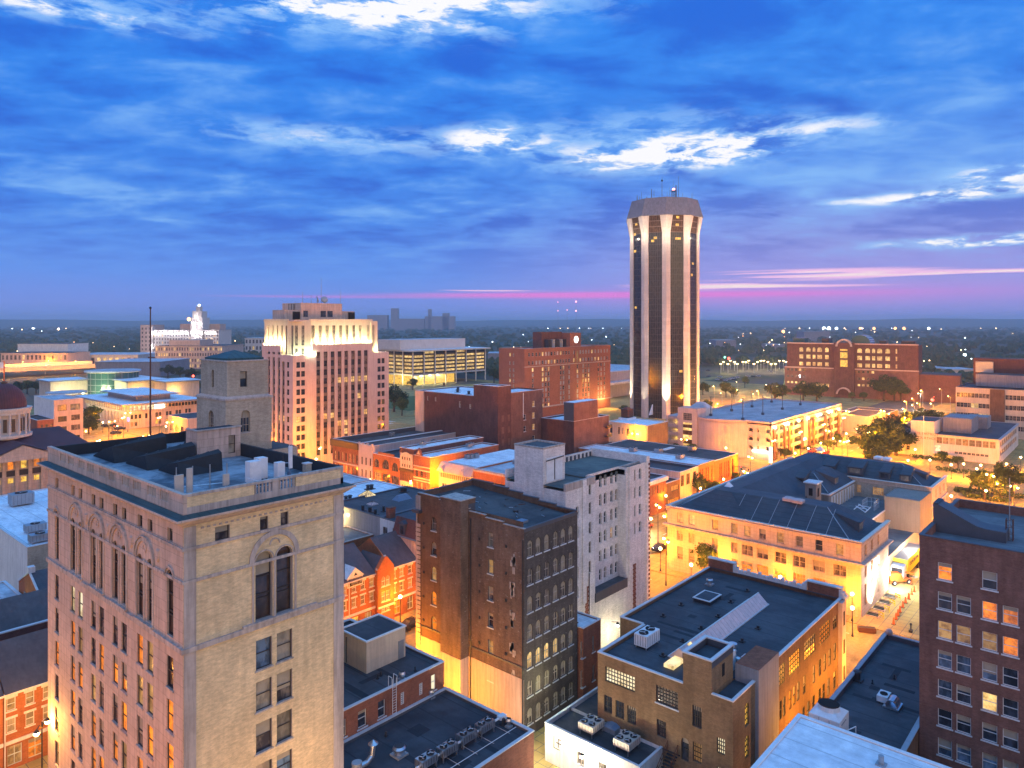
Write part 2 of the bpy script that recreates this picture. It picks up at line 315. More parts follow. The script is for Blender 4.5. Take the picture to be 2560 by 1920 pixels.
class Bld:
 def __init__(s,name,label,cat,x,y,rot=0,group=None):
  s.e=empty(name,x,y,0,rot);tag(s.e,label,cat,group);s.rot=rot
  s.loc=(x,y,0)if rot==0 else(0,0,0);s.w=[];s.parts={}
 def mb(s,part='wall'):
  if part not in s.parts:s.parts[part]=MB()
  return s.parts[part]
 def P(s,ax,pl,a,z,d=0):
  return(pl+d,a,z)if ax=='X' else(a,pl+d,z)
 def fac(s,ax,pl,a0,a1,z0,z1,holes=(),m='tan_brick',depth=.25,rm=None,part='wall',arch=False):
  mb=s.mb(part);rm=rm or m
  if a1<a0:a0,a1=a1,a0
  holes=[h for h in holes if h[0]>a0-.001 and h[1]<a1+.001 and h[2]>z0-.001 and h[3]<z1+.001]
  us=sorted({a0,a1,*[h[0]for h in holes],*[h[1]for h in holes]});vs_=sorted({z0,z1,*[h[2]for h in holes],*[h[3]for h in holes]})
  grid=[[0]*(len(vs_)-1)for _ in range(len(us)-1)]
  ui={u:i for i,u in enumerate(us)};vi={v:i for i,v in enumerate(vs_)}
  for h in holes:
   for i in range(ui[h[0]],ui[h[1]]):
    for j in range(vi[h[2]],vi[h[3]]):grid[i][j]=1
  for i in range(len(us)-1):
   j=0
   while j<len(vs_)-1:
    if grid[i][j]:j+=1;continue
    k=j
    while k<len(vs_)-1 and not grid[i][k]:k+=1
    mb.face([s.P(ax,pl,us[i],vs_[j]),s.P(ax,pl,us[i+1],vs_[j]),s.P(ax,pl,us[i+1],vs_[k]),s.P(ax,pl,us[i],vs_[k])],m)
    j=k
  for h in holes:
   A,Bq,C,D=h[:4]
   for(p,q)in(((A,C),(Bq,C)),((A,D),(Bq,D)),((A,C),(A,D)),((Bq,C),(Bq,D))):
    mb.face([s.P(ax,pl,*p),s.P(ax,pl,*q),s.P(ax,pl,*q,depth),s.P(ax,pl,*p,depth)],rm)
   if arch or(len(h)>4 and h[4]):
    pts=arc(A,Bq,C,D)
    for(p,q)in zip(pts,pts[1:]):
     mb.face([s.P(ax,pl,*p),s.P(ax,pl,*q),s.P(ax,pl,q[0],D),s.P(ax,pl,p[0],D)],m)
     mb.face([s.P(ax,pl,*p),s.P(ax,pl,*q),s.P(ax,pl,*q,depth),s.P(ax,pl,*p,depth)],rm)
 def win(s,ax,pl,h,style='dh',pane='glass',frame='frame_dark',sill=None,depth=.25,parts=False):
  s.w.append((ax,pl,h[:4],style,pane,frame,sill,depth,parts))
 def grid(s,ax,pl,cols,rows,w,h,**kw):
  """cols: centres along the wall; rows: sill heights. Returns the holes"""
  hs=[];pane=kw.pop('pane','glass');arch=kw.pop('arch',False);lit=kw.pop('lit',0);lits=kw.pop('lits',('lit',));alt=kw.pop('alt',None)
  for i,c in enumerate(cols):
   for j,z in enumerate(rows):
    q=(round(c-w/2,3),round(c+w/2,3),round(z,3),round(z+h,3),arch)
    hs.append(q)
    pn=pane if random.random()>=lit else random.choice(lits)
    if alt and pn==pane and random.random()<.35:pn=alt
    s.win(ax,pl,q,pane=pn,**kw)
  return hs
 def rest(s,part,top,m,x0,x1,y0,y1,z0,z1,front=True):
  """the unseen sides and the roof slab of a block"""
  mb=s.mb(part)
  mb.face([(x1,y0,z0),(x1,y1,z0),(x1,y1,z1),(x1,y0,z1)],m);mb.face([(x1,y1,z0),(x0,y1,z0),(x0,y1,z1),(x1,y1,z1)],m)
 def block(s,x0,x1,y0,y1,z,m,roof,par=.7,th=.35,cop='coping',z0=0,hX=(),hY=(),arch=False,depth=.25,faceX=True,faceY=True,my=None,over=.06):
  x0,x1=min(x0,x1),max(x0,x1);y0,y1=min(y0,y1),max(y0,y1)
  if faceX:s.fac('X',x0,y0,y1,z0,z,hX,m,depth,arch=arch)
  if faceY:s.fac('Y',y0,x0,x1,z0,z,hY,my or m,depth,arch=arch)
  s.rest('wall',None,m,x0,x1,y0,y1,z0,z)
  mb=s.mb('roof');zr=z-par
  mb.face([(x0+th,y0+th,zr),(x1-th,y0+th,zr),(x1-th,y1-th,zr),(x0+th,y1-th,zr)],roof)
  wl=s.mb('parapet')
  for a in(((x0+th,y0+th),(x1-th,y0+th)),((x1-th,y0+th),(x1-th,y1-th)),((x1-th,y1-th),(x0+th,y1-th)),((x0+th,y1-th),(x0+th,y0+th))):
   (p,q)=a;wl.face([(*p,zr-.05),(*q,zr-.05),(*q,z),(*p,z)],'dark_coping' if roof in('black_roof','tar_roof','slate_roof')else m)
  c=s.mb('coping');e=over
  c.box(x0-e,x1+e,y0-e,y0+th+.03,z,z+.1,cop);c.box(x0-e,x1+e,y1-th-.03,y1+e,z,z+.1,cop)
  c.box(x0-e,x0+th+.03,y0+th+.03,y1-th-.03,z,z+.1,cop);c.box(x1-th-.03,x1+e,y0+th+.03,y1-th-.03,z,z+.1,cop)
 def done(s,near=False,cap=100):
  for k,m in s.parts.items():
   if m.f:m.build(k,s.e,s.loc)
  ex,ey=s.e.location.x,s.e.location.y
  def size(t):
   ax,pl,h=t[:3];p=s.P(ax,pl,(h[0]+h[1])/2,h[2])
   if s.rot:q=Matrix.Rotation(R(s.rot),3,'Z')@Vector(p);p=(q.x+ex,q.y+ey,q.z)
   dd=max(dep(p[0],p[1]),1);return-(h[1]-h[0])*(h[3]-h[2])/dd**2
  s.w.sort(key=size)
  for t in s.w[:cap]:make_window(s,*t)
  if s.w[cap:]:
   mb=MB()
   for t in s.w[cap:]:window_geo(mb,s,t,True,s.loc)
   o=mb.build('window',s.e,s.loc);o['kind']='stuff'
  return s.e
PROTO={}
def wg(wd,ht,style,frame,depth):
 """frame geometry in window space: x along, y inwards, z up; origin bottom centre at the wall plane"""
 m=MB();t=.06 if wd<2.5 else .09;y0,y1=depth-.09,depth-.01;a=wd/2
 m.box(-a,-a+t,y0,y1,0,ht,frame);m.box(a-t,a,y0,y1,0,ht,frame);m.box(-a+t,a-t,y0,y1,0,t,frame);m.box(-a+t,a-t,y0,y1,ht-t,ht,frame)
 def vb(n,zt=ht,q=.045):
  for i in range(1,n):x=-a+wd*i/n;m.box(x-q/2,x+q/2,y0+.01,y1,t,zt-t,frame)
 def hb(zs,q=.05):
  for z in zs:m.box(-a+t,a-t,y0-.01,y1-.005,z-q/2,z+q/2,frame)
 if style=='dh':hb([ht*.52])
 elif style=='dh2':hb([ht*.52],.07);vb(2)
 elif style=='pair':vb(2,q=.09);hb([ht*.5])
 elif style=='cross':vb(3);hb([ht*.33,ht*.66])
 elif style.startswith('g'):nx,ny=style[1:].split('x');vb(int(nx),q=.07);hb([ht*i/int(ny)for i in range(1,int(ny))],.07)
 elif style=='tall':hb([ht*.3,ht*.36,ht*.62,ht*.82],.1)
 elif style=='spd':
  hb([ht*.5])
 return m
def pane_geo(m,wd,ht,depth,pane):
 m.face([(-wd/2,depth,0),(wd/2,depth,0),(wd/2,depth,ht),(-wd/2,depth,ht)],pane)
def window_geo(mb,s,t,withpane,loc):
 ax,pl,h,style,pane,frame,sill,depth,parts=t;wd,ht=round(h[1]-h[0],3),round(h[3]-h[2],3);c=(h[0]+h[1])/2
 m=wg(wd,ht,style,frame,depth)
 if sill:m.box(-wd/2-.12,wd/2+.12,-.08,depth-.02,-.14,-.003,sill)
 pane_geo(m,wd,ht,depth,pane)
 n=len(mb.v)
 for(x,y,z)in m.v:mb.v.append((pl+y,c-x,h[2]+z)if ax=='X' else(c+x,pl+y,h[2]+z))
 for f,i in zip(m.f,m.mi):mb.f.append(tuple(n+q for q in f));mb.mi.append(mb.k(m.ms[i]))
def make_window(s,ax,pl,h,style,pane,frame,sill,depth,parts):
 wd,ht=round(h[1]-h[0],3),round(h[3]-h[2],3);key=(wd,ht,style,frame,sill,depth,parts,pane)
 if key not in PROTO:
  m=wg(wd,ht,style,frame,depth)
  if not parts:
   if sill:m.box(-wd/2-.12,wd/2+.12,-.08,depth-.02,-.14,-.003,sill)
   pane_geo(m,wd,ht,depth,pane)
   PROTO[key]=(m.build('window',link=False).data,None,None)
  else:
   g=MB();pane_geo(g,wd,ht,depth,pane);sl=None
   if sill:q=MB();q.box(-wd/2-.12,wd/2+.12,-.08,depth-.02,-.14,-.003,sill);sl=q.build('sill',link=False).data
   PROTO[key]=(m.build('window',link=False).data,g.build('pane',link=False).data,sl)
 me,pm,sm=PROTO[key];c=(h[0]+h[1])/2
 o=bpy.data.objects.new('window',me);COL.objects.link(o);o.parent=s.e
 x,y,z=s.P(ax,pl,c,h[2]);o.location=(x-s.loc[0],y-s.loc[1],z)
 if ax=='X':o.rotation_euler.z=R(-90)
 if parts and pane.startswith(('glass','blind','bronze'))and random.random()<.55 or parts and pane=='lit_reflect_orange' and random.random()<.3:
  f=random.choice((.25,.35,.5,.62));k2=(wd,ht,depth,f)
  if k2 not in PROTO:g=MB();g.face([(-wd/2+.05,depth-.012,ht*(1-f)),(wd/2-.05,depth-.012,ht*(1-f)),(wd/2-.05,depth-.012,ht-.05),(-wd/2+.05,depth-.012,ht-.05)],'shade');PROTO[k2]=g.build('window_blind',link=False).data
  c3=bpy.data.objects.new('window_blind',PROTO[k2]);COL.objects.link(c3);c3.parent=o
 for nm,q in(('pane',pm),('sill',sm)):
  if q:c2=bpy.data.objects.new(nm,q);COL.objects.link(c2);c2.parent=o
def cols(a,b,n):return[a+(b-a)*(i+.5)/n for i in range(n)]
def structure(name,mb,lab=None):
 o=mb.build(name);o['kind']='structure'
 if lab:o['label']=lab
 return o
def single(name,mb,label,cat,loc,group=None,rz=0):
 o=mb.build(name,None,(0,0,0));o.location=loc;o.rotation_euler.z=R(rz);tag(o,label,cat,group);return o
def mk_ground_mats():
 m,t,p=mat('ground');g=t.new('ShaderNodeNewGeometry').outputs['Position']
 dist=t.v('LENGTH',g);n=t.noise(g,.012,8,.65);n2=t.noise(g,.2,5,.6)
 a=t.mix(t.mr(n,.4,.6),(.055,.08,.035),(.10,.095,.075));b=t.mix(t.mr(n2,.35,.65),(.09,.085,.08),(.13,.12,.11))
 t.put(p.inputs['Base Color'],t.mix(t.mr(dist,420,700),b,a));p.inputs['Roughness'].default_value=.9;p.inputs['Specular IOR Level'].default_value=.2
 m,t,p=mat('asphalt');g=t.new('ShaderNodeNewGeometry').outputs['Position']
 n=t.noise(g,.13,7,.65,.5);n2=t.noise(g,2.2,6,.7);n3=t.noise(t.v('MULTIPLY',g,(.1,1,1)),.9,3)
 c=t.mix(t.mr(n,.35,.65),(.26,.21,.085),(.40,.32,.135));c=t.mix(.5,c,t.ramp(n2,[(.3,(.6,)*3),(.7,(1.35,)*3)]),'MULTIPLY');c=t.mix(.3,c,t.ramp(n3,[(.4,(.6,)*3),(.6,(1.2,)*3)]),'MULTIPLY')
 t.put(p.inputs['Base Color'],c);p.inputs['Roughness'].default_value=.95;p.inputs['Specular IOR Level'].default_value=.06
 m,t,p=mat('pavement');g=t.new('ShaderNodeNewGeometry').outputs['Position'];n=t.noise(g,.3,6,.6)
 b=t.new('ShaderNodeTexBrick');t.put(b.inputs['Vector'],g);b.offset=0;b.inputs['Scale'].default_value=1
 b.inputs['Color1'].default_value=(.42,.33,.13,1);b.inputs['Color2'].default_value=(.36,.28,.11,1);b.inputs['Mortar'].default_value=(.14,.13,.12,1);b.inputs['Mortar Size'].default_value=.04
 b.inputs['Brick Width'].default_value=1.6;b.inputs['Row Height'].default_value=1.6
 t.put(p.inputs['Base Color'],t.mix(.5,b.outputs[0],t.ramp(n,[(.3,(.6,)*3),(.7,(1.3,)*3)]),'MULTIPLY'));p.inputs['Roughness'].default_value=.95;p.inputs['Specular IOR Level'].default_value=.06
 m_plain('road_paint',(.72,.70,.64),.7,0,.5,.3,3);m_plain('brick_paving',(.26,.12,.08),.85,0,.5);m_plain('mulch',(.05,.035,.025),.9,0,.6)
mk_ground_mats()
g=MB();N=26
for i in range(48):
 a0,a1=2*math.pi*i/48,2*math.pi*(i+1)/48
 for r0,r1 in((0,700),(700,12000)):
  q=[(r0*math.cos(a0),r0*math.sin(a0),0),(r1*math.cos(a0),r1*math.sin(a0),0),(r1*math.cos(a1),r1*math.sin(a1),0),(r0*math.cos(a1),r0*math.sin(a1),0)]
  g.face(q if r0 else[q[0],q[1],q[2]],'ground')
structure('ground',g)
SX=[(-66,-48),(107,126),(208,226),(336,342),(430,446)];SY=[(-30,-12),(77,91),(192,203),(279,291),(392,404)]
def sheet(x0,x1,y0,y1,z,m,mb=None):
 mb=mb or MB();mb.face([(x0,y0,z),(x1,y0,z),(x1,y1,z),(x0,y1,z)],m);return mb
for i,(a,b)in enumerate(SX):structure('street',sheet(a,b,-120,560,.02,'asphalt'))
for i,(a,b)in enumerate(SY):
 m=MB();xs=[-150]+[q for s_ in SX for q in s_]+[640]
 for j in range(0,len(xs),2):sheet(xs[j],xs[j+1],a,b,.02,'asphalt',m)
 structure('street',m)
bx=[(-48,107),(126,208),(226,336),(342,430)];by=[(-12,77),(91,192),(203,279),(291,392)]
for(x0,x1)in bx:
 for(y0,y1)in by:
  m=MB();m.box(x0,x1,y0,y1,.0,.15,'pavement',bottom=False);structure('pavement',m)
mk=MB()
def dash(x0,x1,y0,y1):sheet(x0,x1,y0,y1,.03,'road_paint',mk)
for y in range(-10,400,9):
 for x in(111.5,116.5,121.5):
  if not any(a-4<y<b+2 for a,b in SY):dash(x-.07,x+.07,y,y+3)
for x in range(-40,430,9):
 if not any(a-4<x<b+2 for a,b in SX):dash(x,x+3,83.9,84.1);dash(x,x+3,197.4,197.6)
for(xa,xb)in SX[1:3]:
 for(ya,yb)in SY[1:4]:
  for k in range(int((xb-xa)/1.3)):dash(xa+.3+k*1.3,xa+.9+k*1.3,ya-3.6,ya-.8)
  for k in range(int((yb-ya)/1.3)):dash(xa-3.6,xa-.8,ya+.3+k*1.3,ya+.9+k*1.3);dash(xb+.8,xb+3.6,ya+.3+k*1.3,ya+.9+k*1.3)
for k in range(7):dash(108.6,111.0,52+k*3.2,52.12+k*3.2)
tag(structure('road_markings',mk),None)
structure('car_park',sheet(390,560,120,330,.18,'asphalt'));structure('car_park',sheet(348,420,108,180,.17,'asphalt'))
structure('lawn',sheet(*[AT(1005,1010,0)[0]-20,AT(1005,1010,0)[0]+45,AT(1005,1010,0)[1]-30,AT(1005,1010,0)[1]+30],.17,'grass'))
def ac_unit(x,y,z,lx,ly,h,label,fans=1,legs=.0,body='grey_metal',group=None,rz=0,cat='air conditioner'):
 e=empty('air_conditioner',x,y,z,rz);tag(e,label,cat,group)
 m=MB();m.box(-lx/2,lx/2,-ly/2,ly/2,legs,legs+h,body)
 for i in range(6):u=-lx/2+lx*(i+.5)/6;m.box(u-.02,u+.02,-ly/2-.012,-ly/2+.01,legs+.12,legs+h-.12,'dark_metal')
 for i in range(5):u=-ly/2+ly*(i+.5)/5;m.box(-lx/2-.012,-lx/2+.01,u-.02,u+.02,legs+.12,legs+h-.12,'dark_metal')
 m.build('housing',e)
 if legs:
  for sx in(-1,1):
   for sy in(-1,1):q=MB();q.box(sx*lx*.45-.05,sx*lx*.45+.05,sy*ly*.4-.05,sy*ly*.4+.05,0,legs,'steel');q.build('leg',e)
 nx=fans if fans<=2 else 2;ny=1 if fans<=2 else 2
 for i in range(nx):
  for j in range(ny):
   cx=-lx/2+lx*(i+.5)/nx;cy2=-ly/2+ly*(j+.5)/ny;r=min(lx/nx,ly/ny)*.38
   q=MB();q.cyl(cx,cy2,legs+h,legs+h+.12,r,'dark_metal',14,top='void');q.cyl(cx,cy2,legs+h+.12,legs+h+.15,r*.25,'grey_metal',8)
   for kk in range(3):
    a=kk*2.1+i;q.box(cx-.04,cx+.04,cy2-.04,cy2+.04,legs+h+.12,legs+h+.14,'dark_metal');q.tube((cx,cy2,legs+h+.13),(cx+r*.85*math.cos(a),cy2+r*.85*math.sin(a),legs+h+.13),.07,'grey_metal',4)
   q.build('fan',e)
 return e
def vent(x,y,z,label,r=.3,h=.6,cat='roof vent',m_='dark_metal',group=None,cap=True):
 m=MB();m.box(-r*1.3,r*1.3,-r*1.3,r*1.3,0,.12,m_);m.cyl(0,0,.12,h,r*.75,m_,10)
 if cap:m.cyl(0,0,h,h+.14,r*1.15,m_,12,r2=r*.7)
 return single('roof_vent',m,label,cat,(x,y,z),group)
def turbine(x,y,z,label,r=.4,group=None):
 e=empty('roof_ventilator',x,y,z);tag(e,label,'ventilator',group)
 m=MB();m.box(-r*1.2,r*1.2,-r*1.2,r*1.2,0,.18,'grey_metal');m.cyl(0,0,.18,.55,r*.8,'steel',14);m.build('base',e)
 m=MB();m.cyl(0,0,.55,.75,r*1.15,'steel',16,r2=r*1.2);m.cyl(0,0,.75,.95,r*1.2,'steel',16,r2=r*.9,top='dark_metal');m.build('hood',e);return e
def rail(m,pts,z,h=1.05,mt='steel',step=1.2,r=.03):
 for(a,b)in zip(pts,pts[1:]):
  L=math.dist(a,b);n=max(1,int(L/step))
  for i in range(n+1):q=(a[0]+(b[0]-a[0])*i/n,a[1]+(b[1]-a[1])*i/n);m.tube((*q,z),(*q,z+h),r,mt,5)
  for k in(h,h*.55):m.tube((*a,z+k),(*b,z+k),r,mt,5)
A=Bld('limestone_office_tower','tan limestone tower at the front left with tall arched windows and a balustraded roof','office tower',24.9,56.4)
ax0,ax1,ay0,ay1=24.9,39.9,56.4,89.7
lc=[2.4,6.3,8.4,11.9,14.0,17.4,19.5,23.1,25.3,30.3]
lc=[ay0+u for u in lc];rows=[20.4-3.55*i for i in range(6)];W_=1.25
reflect_panes=['lit_reflect_orange','lit_reflect_orange','lit_reflect_orange','lit_dim','glass_curtain']  # orange emission in these tower panes stands in for the lit street's reflection
hX=[]
for j,z in enumerate(rows):
 for i,c in enumerate(lc):
  h=(round(c-W_/2,3),round(c+W_/2,3),z,z+2.6,False);hX.append(h)
  pn=random.choice(reflect_panes)if j else random.choice(['glass_curtain','lit_dim','bronze_glass','lit_reflect_orange'])
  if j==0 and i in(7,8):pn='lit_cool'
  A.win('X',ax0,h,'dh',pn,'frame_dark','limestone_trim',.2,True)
for i,c in enumerate(lc):
 h=(round(c-.5,3),round(c+.5,3),32.25,33.35,False);hX.append(h);A.win('X',ax0,h,'dh','glass_curtain','frame_dark',None,.32,True)
 h=(round(c-.62,3),round(c+.62,3),24.6,30.0,True);hX.append(h);A.win('X',ax0,h,'tall','bronze_glass','frame_dark',None,.28,True)
A.fac('X',ax0,ay0,ay1,0,34.0,hX,'limestone',.3,'limestone')
rc=[ax0+6.9,ax0+8.85];hY=[]
for j,z in enumerate(rows):
 for i,c in enumerate(rc):
  h=(round(c-.75,3),round(c+.75,3),z-.1,z+2.45,False);hY.append(h);A.win('Y',ay0,h,'dh',['glass_blue','blind','glass_curtain','blind'][(i+j)%4],'frame_dark','limestone_trim',.3,True)
for c,q in((rc[0],.8),(rc[1],.8)):
 h=(round(c-q,3),round(c+q,3),24.5,30.3,True);hY.append(h);A.win('Y',ay0,h,'tall','bronze_glass','frame_dark','limestone_trim',.5,True)
for c,q in((ax0+3.2,.62),(rc[0],.38),(rc[1],.38)):
 h=(round(c-q,3),round(c+q,3),32.15,33.3,False);hY.append(h);A.win('Y',ay0,h,'dh','glass_curtain','frame_dark',None,.3,True)
A.fac('Y',ay0,ax0,ax1,0,34.0,hY,'tan_brick',.4,'limestone_trim')
A.rest('wall',None,'tan_brick',ax0,ax1,ay0,ay1,0,34.0)
m=A.mb('stone_trim')
for z0,z1,o in((31.95,32.2,.14),(29.35,29.6,.12),(23.9,24.3,.2)):
 m.box(ax0-o,ax0-.003,ay0-o,ay1,z0,z1,'limestone_trim');m.box(ax0-.003,ax1+.05,ay0-o-.002,ay0-.003,z0,z1-.01,'limestone_trim')
for(u0,u1)in((ax0+.03,ax0+1.0),(ax1-1.1,ax1)):
 m.box(u0,u1,ay0-.07,ay0+.01,0,29.34,'limestone_trim');m.box(u0,u1,ay0-.07,ay0+.01,29.61,33.8,'limestone_trim')
for i in(0,5,12,19):
 pass
def archi(mb,P_,c,r,zc,n=14,wdt=.28,out=.12,mt='limestone_trim'):
 for i in range(n):
  t0,t1=math.pi*i/n,math.pi*(i+1)/n
  pts=[]
  for rr in(r,r+wdt):
   for t in(t0,t1):pts.append((c-rr*math.cos(t),zc+rr*math.sin(t)))
  a,b,c2,d2=pts[0],pts[1],pts[3],pts[2]
  mb.hull([P_(*q,0.01)for q in(a,b,c2,d2)],[P_(*q,-out)for q in(a,b,c2,d2)],mt)
PX_=lambda a,z,dd:(ax0+dd,a,z);PY_=lambda a,z,dd:(a,ay0+dd,z)
for a,b in((1,2),(3,4),(5,6),(7,8)):
 c=(lc[a]+lc[b])/2;archi(m,PX_,c,1.62,29.7);archi(m,PX_,c,1.95,29.7,wdt=.12,out=.2)
 for k in range(10):
  t=2*math.pi*k/10;m.hull([PX_(c+.42*math.cos(t+q)*s_,30.75+.42*math.sin(t+q)*s_,.01)for q,s_ in((0,.6),(0,1),(.6,1),(.6,.6))],[PX_(c+.42*math.cos(t+q)*s_,30.75+.42*math.sin(t+q)*s_,-.07)for q,s_ in((0,.6),(0,1),(.6,1),(.6,.6))],'limestone')
 for s_ in(-1.75,1.75,0):m.tube(PX_(c+s_,24.5,-.03),PX_(c+s_,29.7,-.03),.11,'limestone_trim',8)
 m.box(ax0-.28,ax0,c-1.9,c+1.9,24.31,24.5,'limestone_trim')
for c in(lc[0],lc[9]):archi(m,PX_,c,.75,29.4,wdt=.16)
for i in range(4):
 c=[ay0+4.6,ay0+10.15,ay0+15.7,ay0+21.3,ay0+27.8][i]
 m.hull([PX_(c+a,30.7+b,.01)for a,b in((-.32,.5),(.32,.5),(.3,-.3),(0,-.7),(-.3,-.3))],[PX_(c+a*.7,30.7+b*.7,-.14)for a,b in((-.32,.5),(.32,.5),(.3,-.3),(0,-.7),(-.3,-.3))],'limestone')
c=sum(rc)/2;archi(m,PY_,c,1.95,29.6,wdt=.42,out=.14);archi(m,PY_,c,.42,30.75,wdt=.1,out=.1);archi(m,PY_,rc[0],.86,29.5,wdt=.1,out=.08);archi(m,PY_,rc[1],.86,29.5,wdt=.1,out=.08)
for q in(rc[0]-1.05,c,rc[1]+1.05):m.tube(PY_(q,24.5,-.03),PY_(q,29.6,-.03),.1,'limestone_trim',8)
m.box(ax0+4.9,ax1-3.0,ay0-.3,ay0,24.31,24.5,'limestone_trim')
for k in range(24):a=ax0+1.4+k*.5;m.box(a,a+.25,ay0-.05,ay0,33.45,33.6,'limestone_trim')
m=A.mb('cornice')
def ring(mb,x0,x1,y0,y1,o0,o1,z0,z1,mt,top=None):
 lo=[(x0-o0,y0-o0,z0),(x1+o0,y0-o0,z0),(x1+o0,y1+o0,z0),(x0-o0,y1+o0,z0)];hi=[(x0-o1,y0-o1,z1),(x1+o1,y0-o1,z1),(x1+o1,y1+o1,z1),(x0-o1,y1+o1,z1)]
 mb.hull(lo,hi,mt,top)
ring(m,ax0,ax1,ay0,ay1,.1,.75,33.9,34.45,'limestone');ring(m,ax0,ax1,ay0,ay1,.85,.85,34.45,34.62,'limestone');ring(m,ax0,ax1,ay0,ay1,.8,.15,34.62,34.8,'green_copper','green_copper')
m=A.mb('parapet');zt=36.4;th=.3;zd=35.1
m.box(ax0,ax0+th,ay0,ay1,34.8,35.35,'limestone');m.box(ax0+th,ax1,ay0,ay0+th,34.8,35.35,'limestone_trim');m.box(ax1-th,ax1,ay0+th,ay1,34.8,zt,'black_membrane');m.box(ax0+th,ax1-th,ay1-th,ay1,34.8,zt-.1,'black_membrane')
m.box(ax0-.05,ax0+th+.05,ay0-.05,ay1,zt-.22,zt,'limestone');m.box(ax0+th+.05,ax1,ay0-.05,ay0+th+.05,zt-.22,zt,'limestone_trim')
bal=[]
for i in range(5):
 for q in(0,1):bal.append(ay0+2.6+i*5.6+q*2.5)
pr=ay0
for b0 in bal:
 m.box(ax0,ax0+th,pr,b0,35.35,zt-.22,'limestone')
 for k in range(5):yy=b0+.2+k*.34;m.cyl(ax0+.15,yy,35.35,35.75,.09,'limestone_trim',8,r2=.11);m.cyl(ax0+.15,yy,35.75,zt-.22,.11,'limestone_trim',8,r2=.06)
 pr=b0+1.75
m.box(ax0,ax0+th,pr,ay1,35.35,zt-.22,'limestone')
pr=ax0+th
for b0 in(ax0+6.0,ax0+8.3):
 m.box(pr,b0,ay0,ay0+th,35.35,zt-.22,'limestone_trim' if pr>ax0+5 else 'tan_brick')
 for k in range(5):xx=b0+.17+k*.33;m.cyl(xx,ay0+.15,35.35,35.75,.08,'limestone_trim',8,r2=.11);m.cyl(xx,ay0+.15,35.75,zt-.22,.11,'limestone_trim',8,r2=.06)
 pr=b0+1.7
m.box(pr,ax1-th,ay0,ay0+th,35.35,zt-.22,'tan_brick');m.box(ax1-th,ax1,ay0,ay0+th,34.8,zt-.22,'limestone_trim')
A.mb('roof').face([(ax0+th,ay0+th,zd),(ax1-th,ay0+th,zd),(ax1-th,ay1-th,zd),(ax0+th,ay1-th,zd)],'weathered_deck')
tx0,tx1,ty0,ty1=41.0,47.0,81.5,89.0
A.mb('rear_wing').box(ax1,50,80.5,ay1,0,34.2,'grey_tan_brick','tar_roof')
t_=A.mb('turret');hh=[]
hh=[(42.9,44.1,36.6,39.3,True)];A.win('Y',ty0,hh[0],'cross','glass','frame_tan','limestone_trim',.3,True)
h2=[(43.0,43.9,42.1,44.0,False)];A.win('Y',ty0+.35,h2[0],'dh','glass','frame_dark',None,.3,True)
A.fac('Y',ty0,tx0,tx1,34,40.6,hh,'grey_tan_brick',.35,part='turret');A.fac('Y',ty0+.35,tx0+.35,tx1-.35,41,45.2,h2,'grey_tan_brick',.35,part='turret')
hh=[(84.6,85.8,36.6,39.2,True)];A.win('X',tx0,hh[0],'cross','glass','frame_tan','limestone_trim',.3,True);A.fac('X',tx0,ty0,ty1,34,40.6,hh,'grey_tan_brick',.35,part='turret')
h2=[(85.2,85.75,42.0,44.1,False)];A.win('X',tx0+.35,h2[0],'dh','glass','frame_dark',None,.3,True);A.fac('X',tx0+.35,ty0+.35,ty1-.35,41,45.2,h2,'grey_tan_brick',.35,part='turret')
A.rest('turret',None,'grey_tan_brick',tx0,tx1,ty0,ty1,34,40.6);A.rest('turret',None,'grey_tan_brick',tx0+.35,tx1-.35,ty0+.35,ty1-.35,41,45.2)
ring(t_,tx0,tx1,ty0,ty1,.12,.12,40.6,40.8,'limestone_trim');ring(t_,tx0,tx1,ty0,ty1,.12,-.33,40.8,41.05,'limestone');ring(t_,tx0+.35,tx1-.35,ty0+.35,ty1-.35,.1,.1,45.2,45.35,'limestone_trim')
c_=A.mb('turret_roof');cx,cy2=(tx0+tx1)/2,(ty0+ty1)/2;ring(c_,tx0+.6,tx1-.6,ty0+.9,ty1-.9,0,0,45.35,45.6,'green_copper')
for p,q in zip([(tx0+.6,ty0+.9),(tx1-.6,ty0+.9),(tx1-.6,ty1-.9),(tx0+.6,ty1-.9)],[(tx1-.6,ty0+.9),(tx1-.6,ty1-.9),(tx0+.6,ty1-.9),(tx0+.6,ty0+.9)]):c_.face([(*p,45.6),(*q,45.6),(cx,cy2,46.5)],'green_copper')
px0,px1,py0,py1=34.7,39.6,75.3,77.9
h=[(38.2,39.0,35.5,37.5,False)];A.win('Y',py0,h[0],'dh','blind','frame_dark',None,.2,True)
A.fac('Y',py0,px0,px1,zd,38.3,h,'limestone',.25,part='penthouse');A.fac('X',px0,py0,py1,zd,38.3,(),'limestone',part='penthouse');A.rest('penthouse',None,'limestone',px0,px1,py0,py1,zd,38.3)
q=A.mb('penthouse');q.box(px0-.1,px1+.1,py0-.1,py0+.15,38.3,38.45,'limestone_trim');q.box(px0-.1,px0+.15,py0+.15,py1,38.3,38.45,'limestone_trim');q.box(px0+.15,px1,py0+.15,py1,38.1,38.28,'black_membrane')
A.done()
def wedge(name,pts,z0,z1,label,cat,mt):
 m=MB();(a,b,c,d2)=pts
 m.face([(*a,z0),(*b,z0),(*b,z1)],mt)
 return m
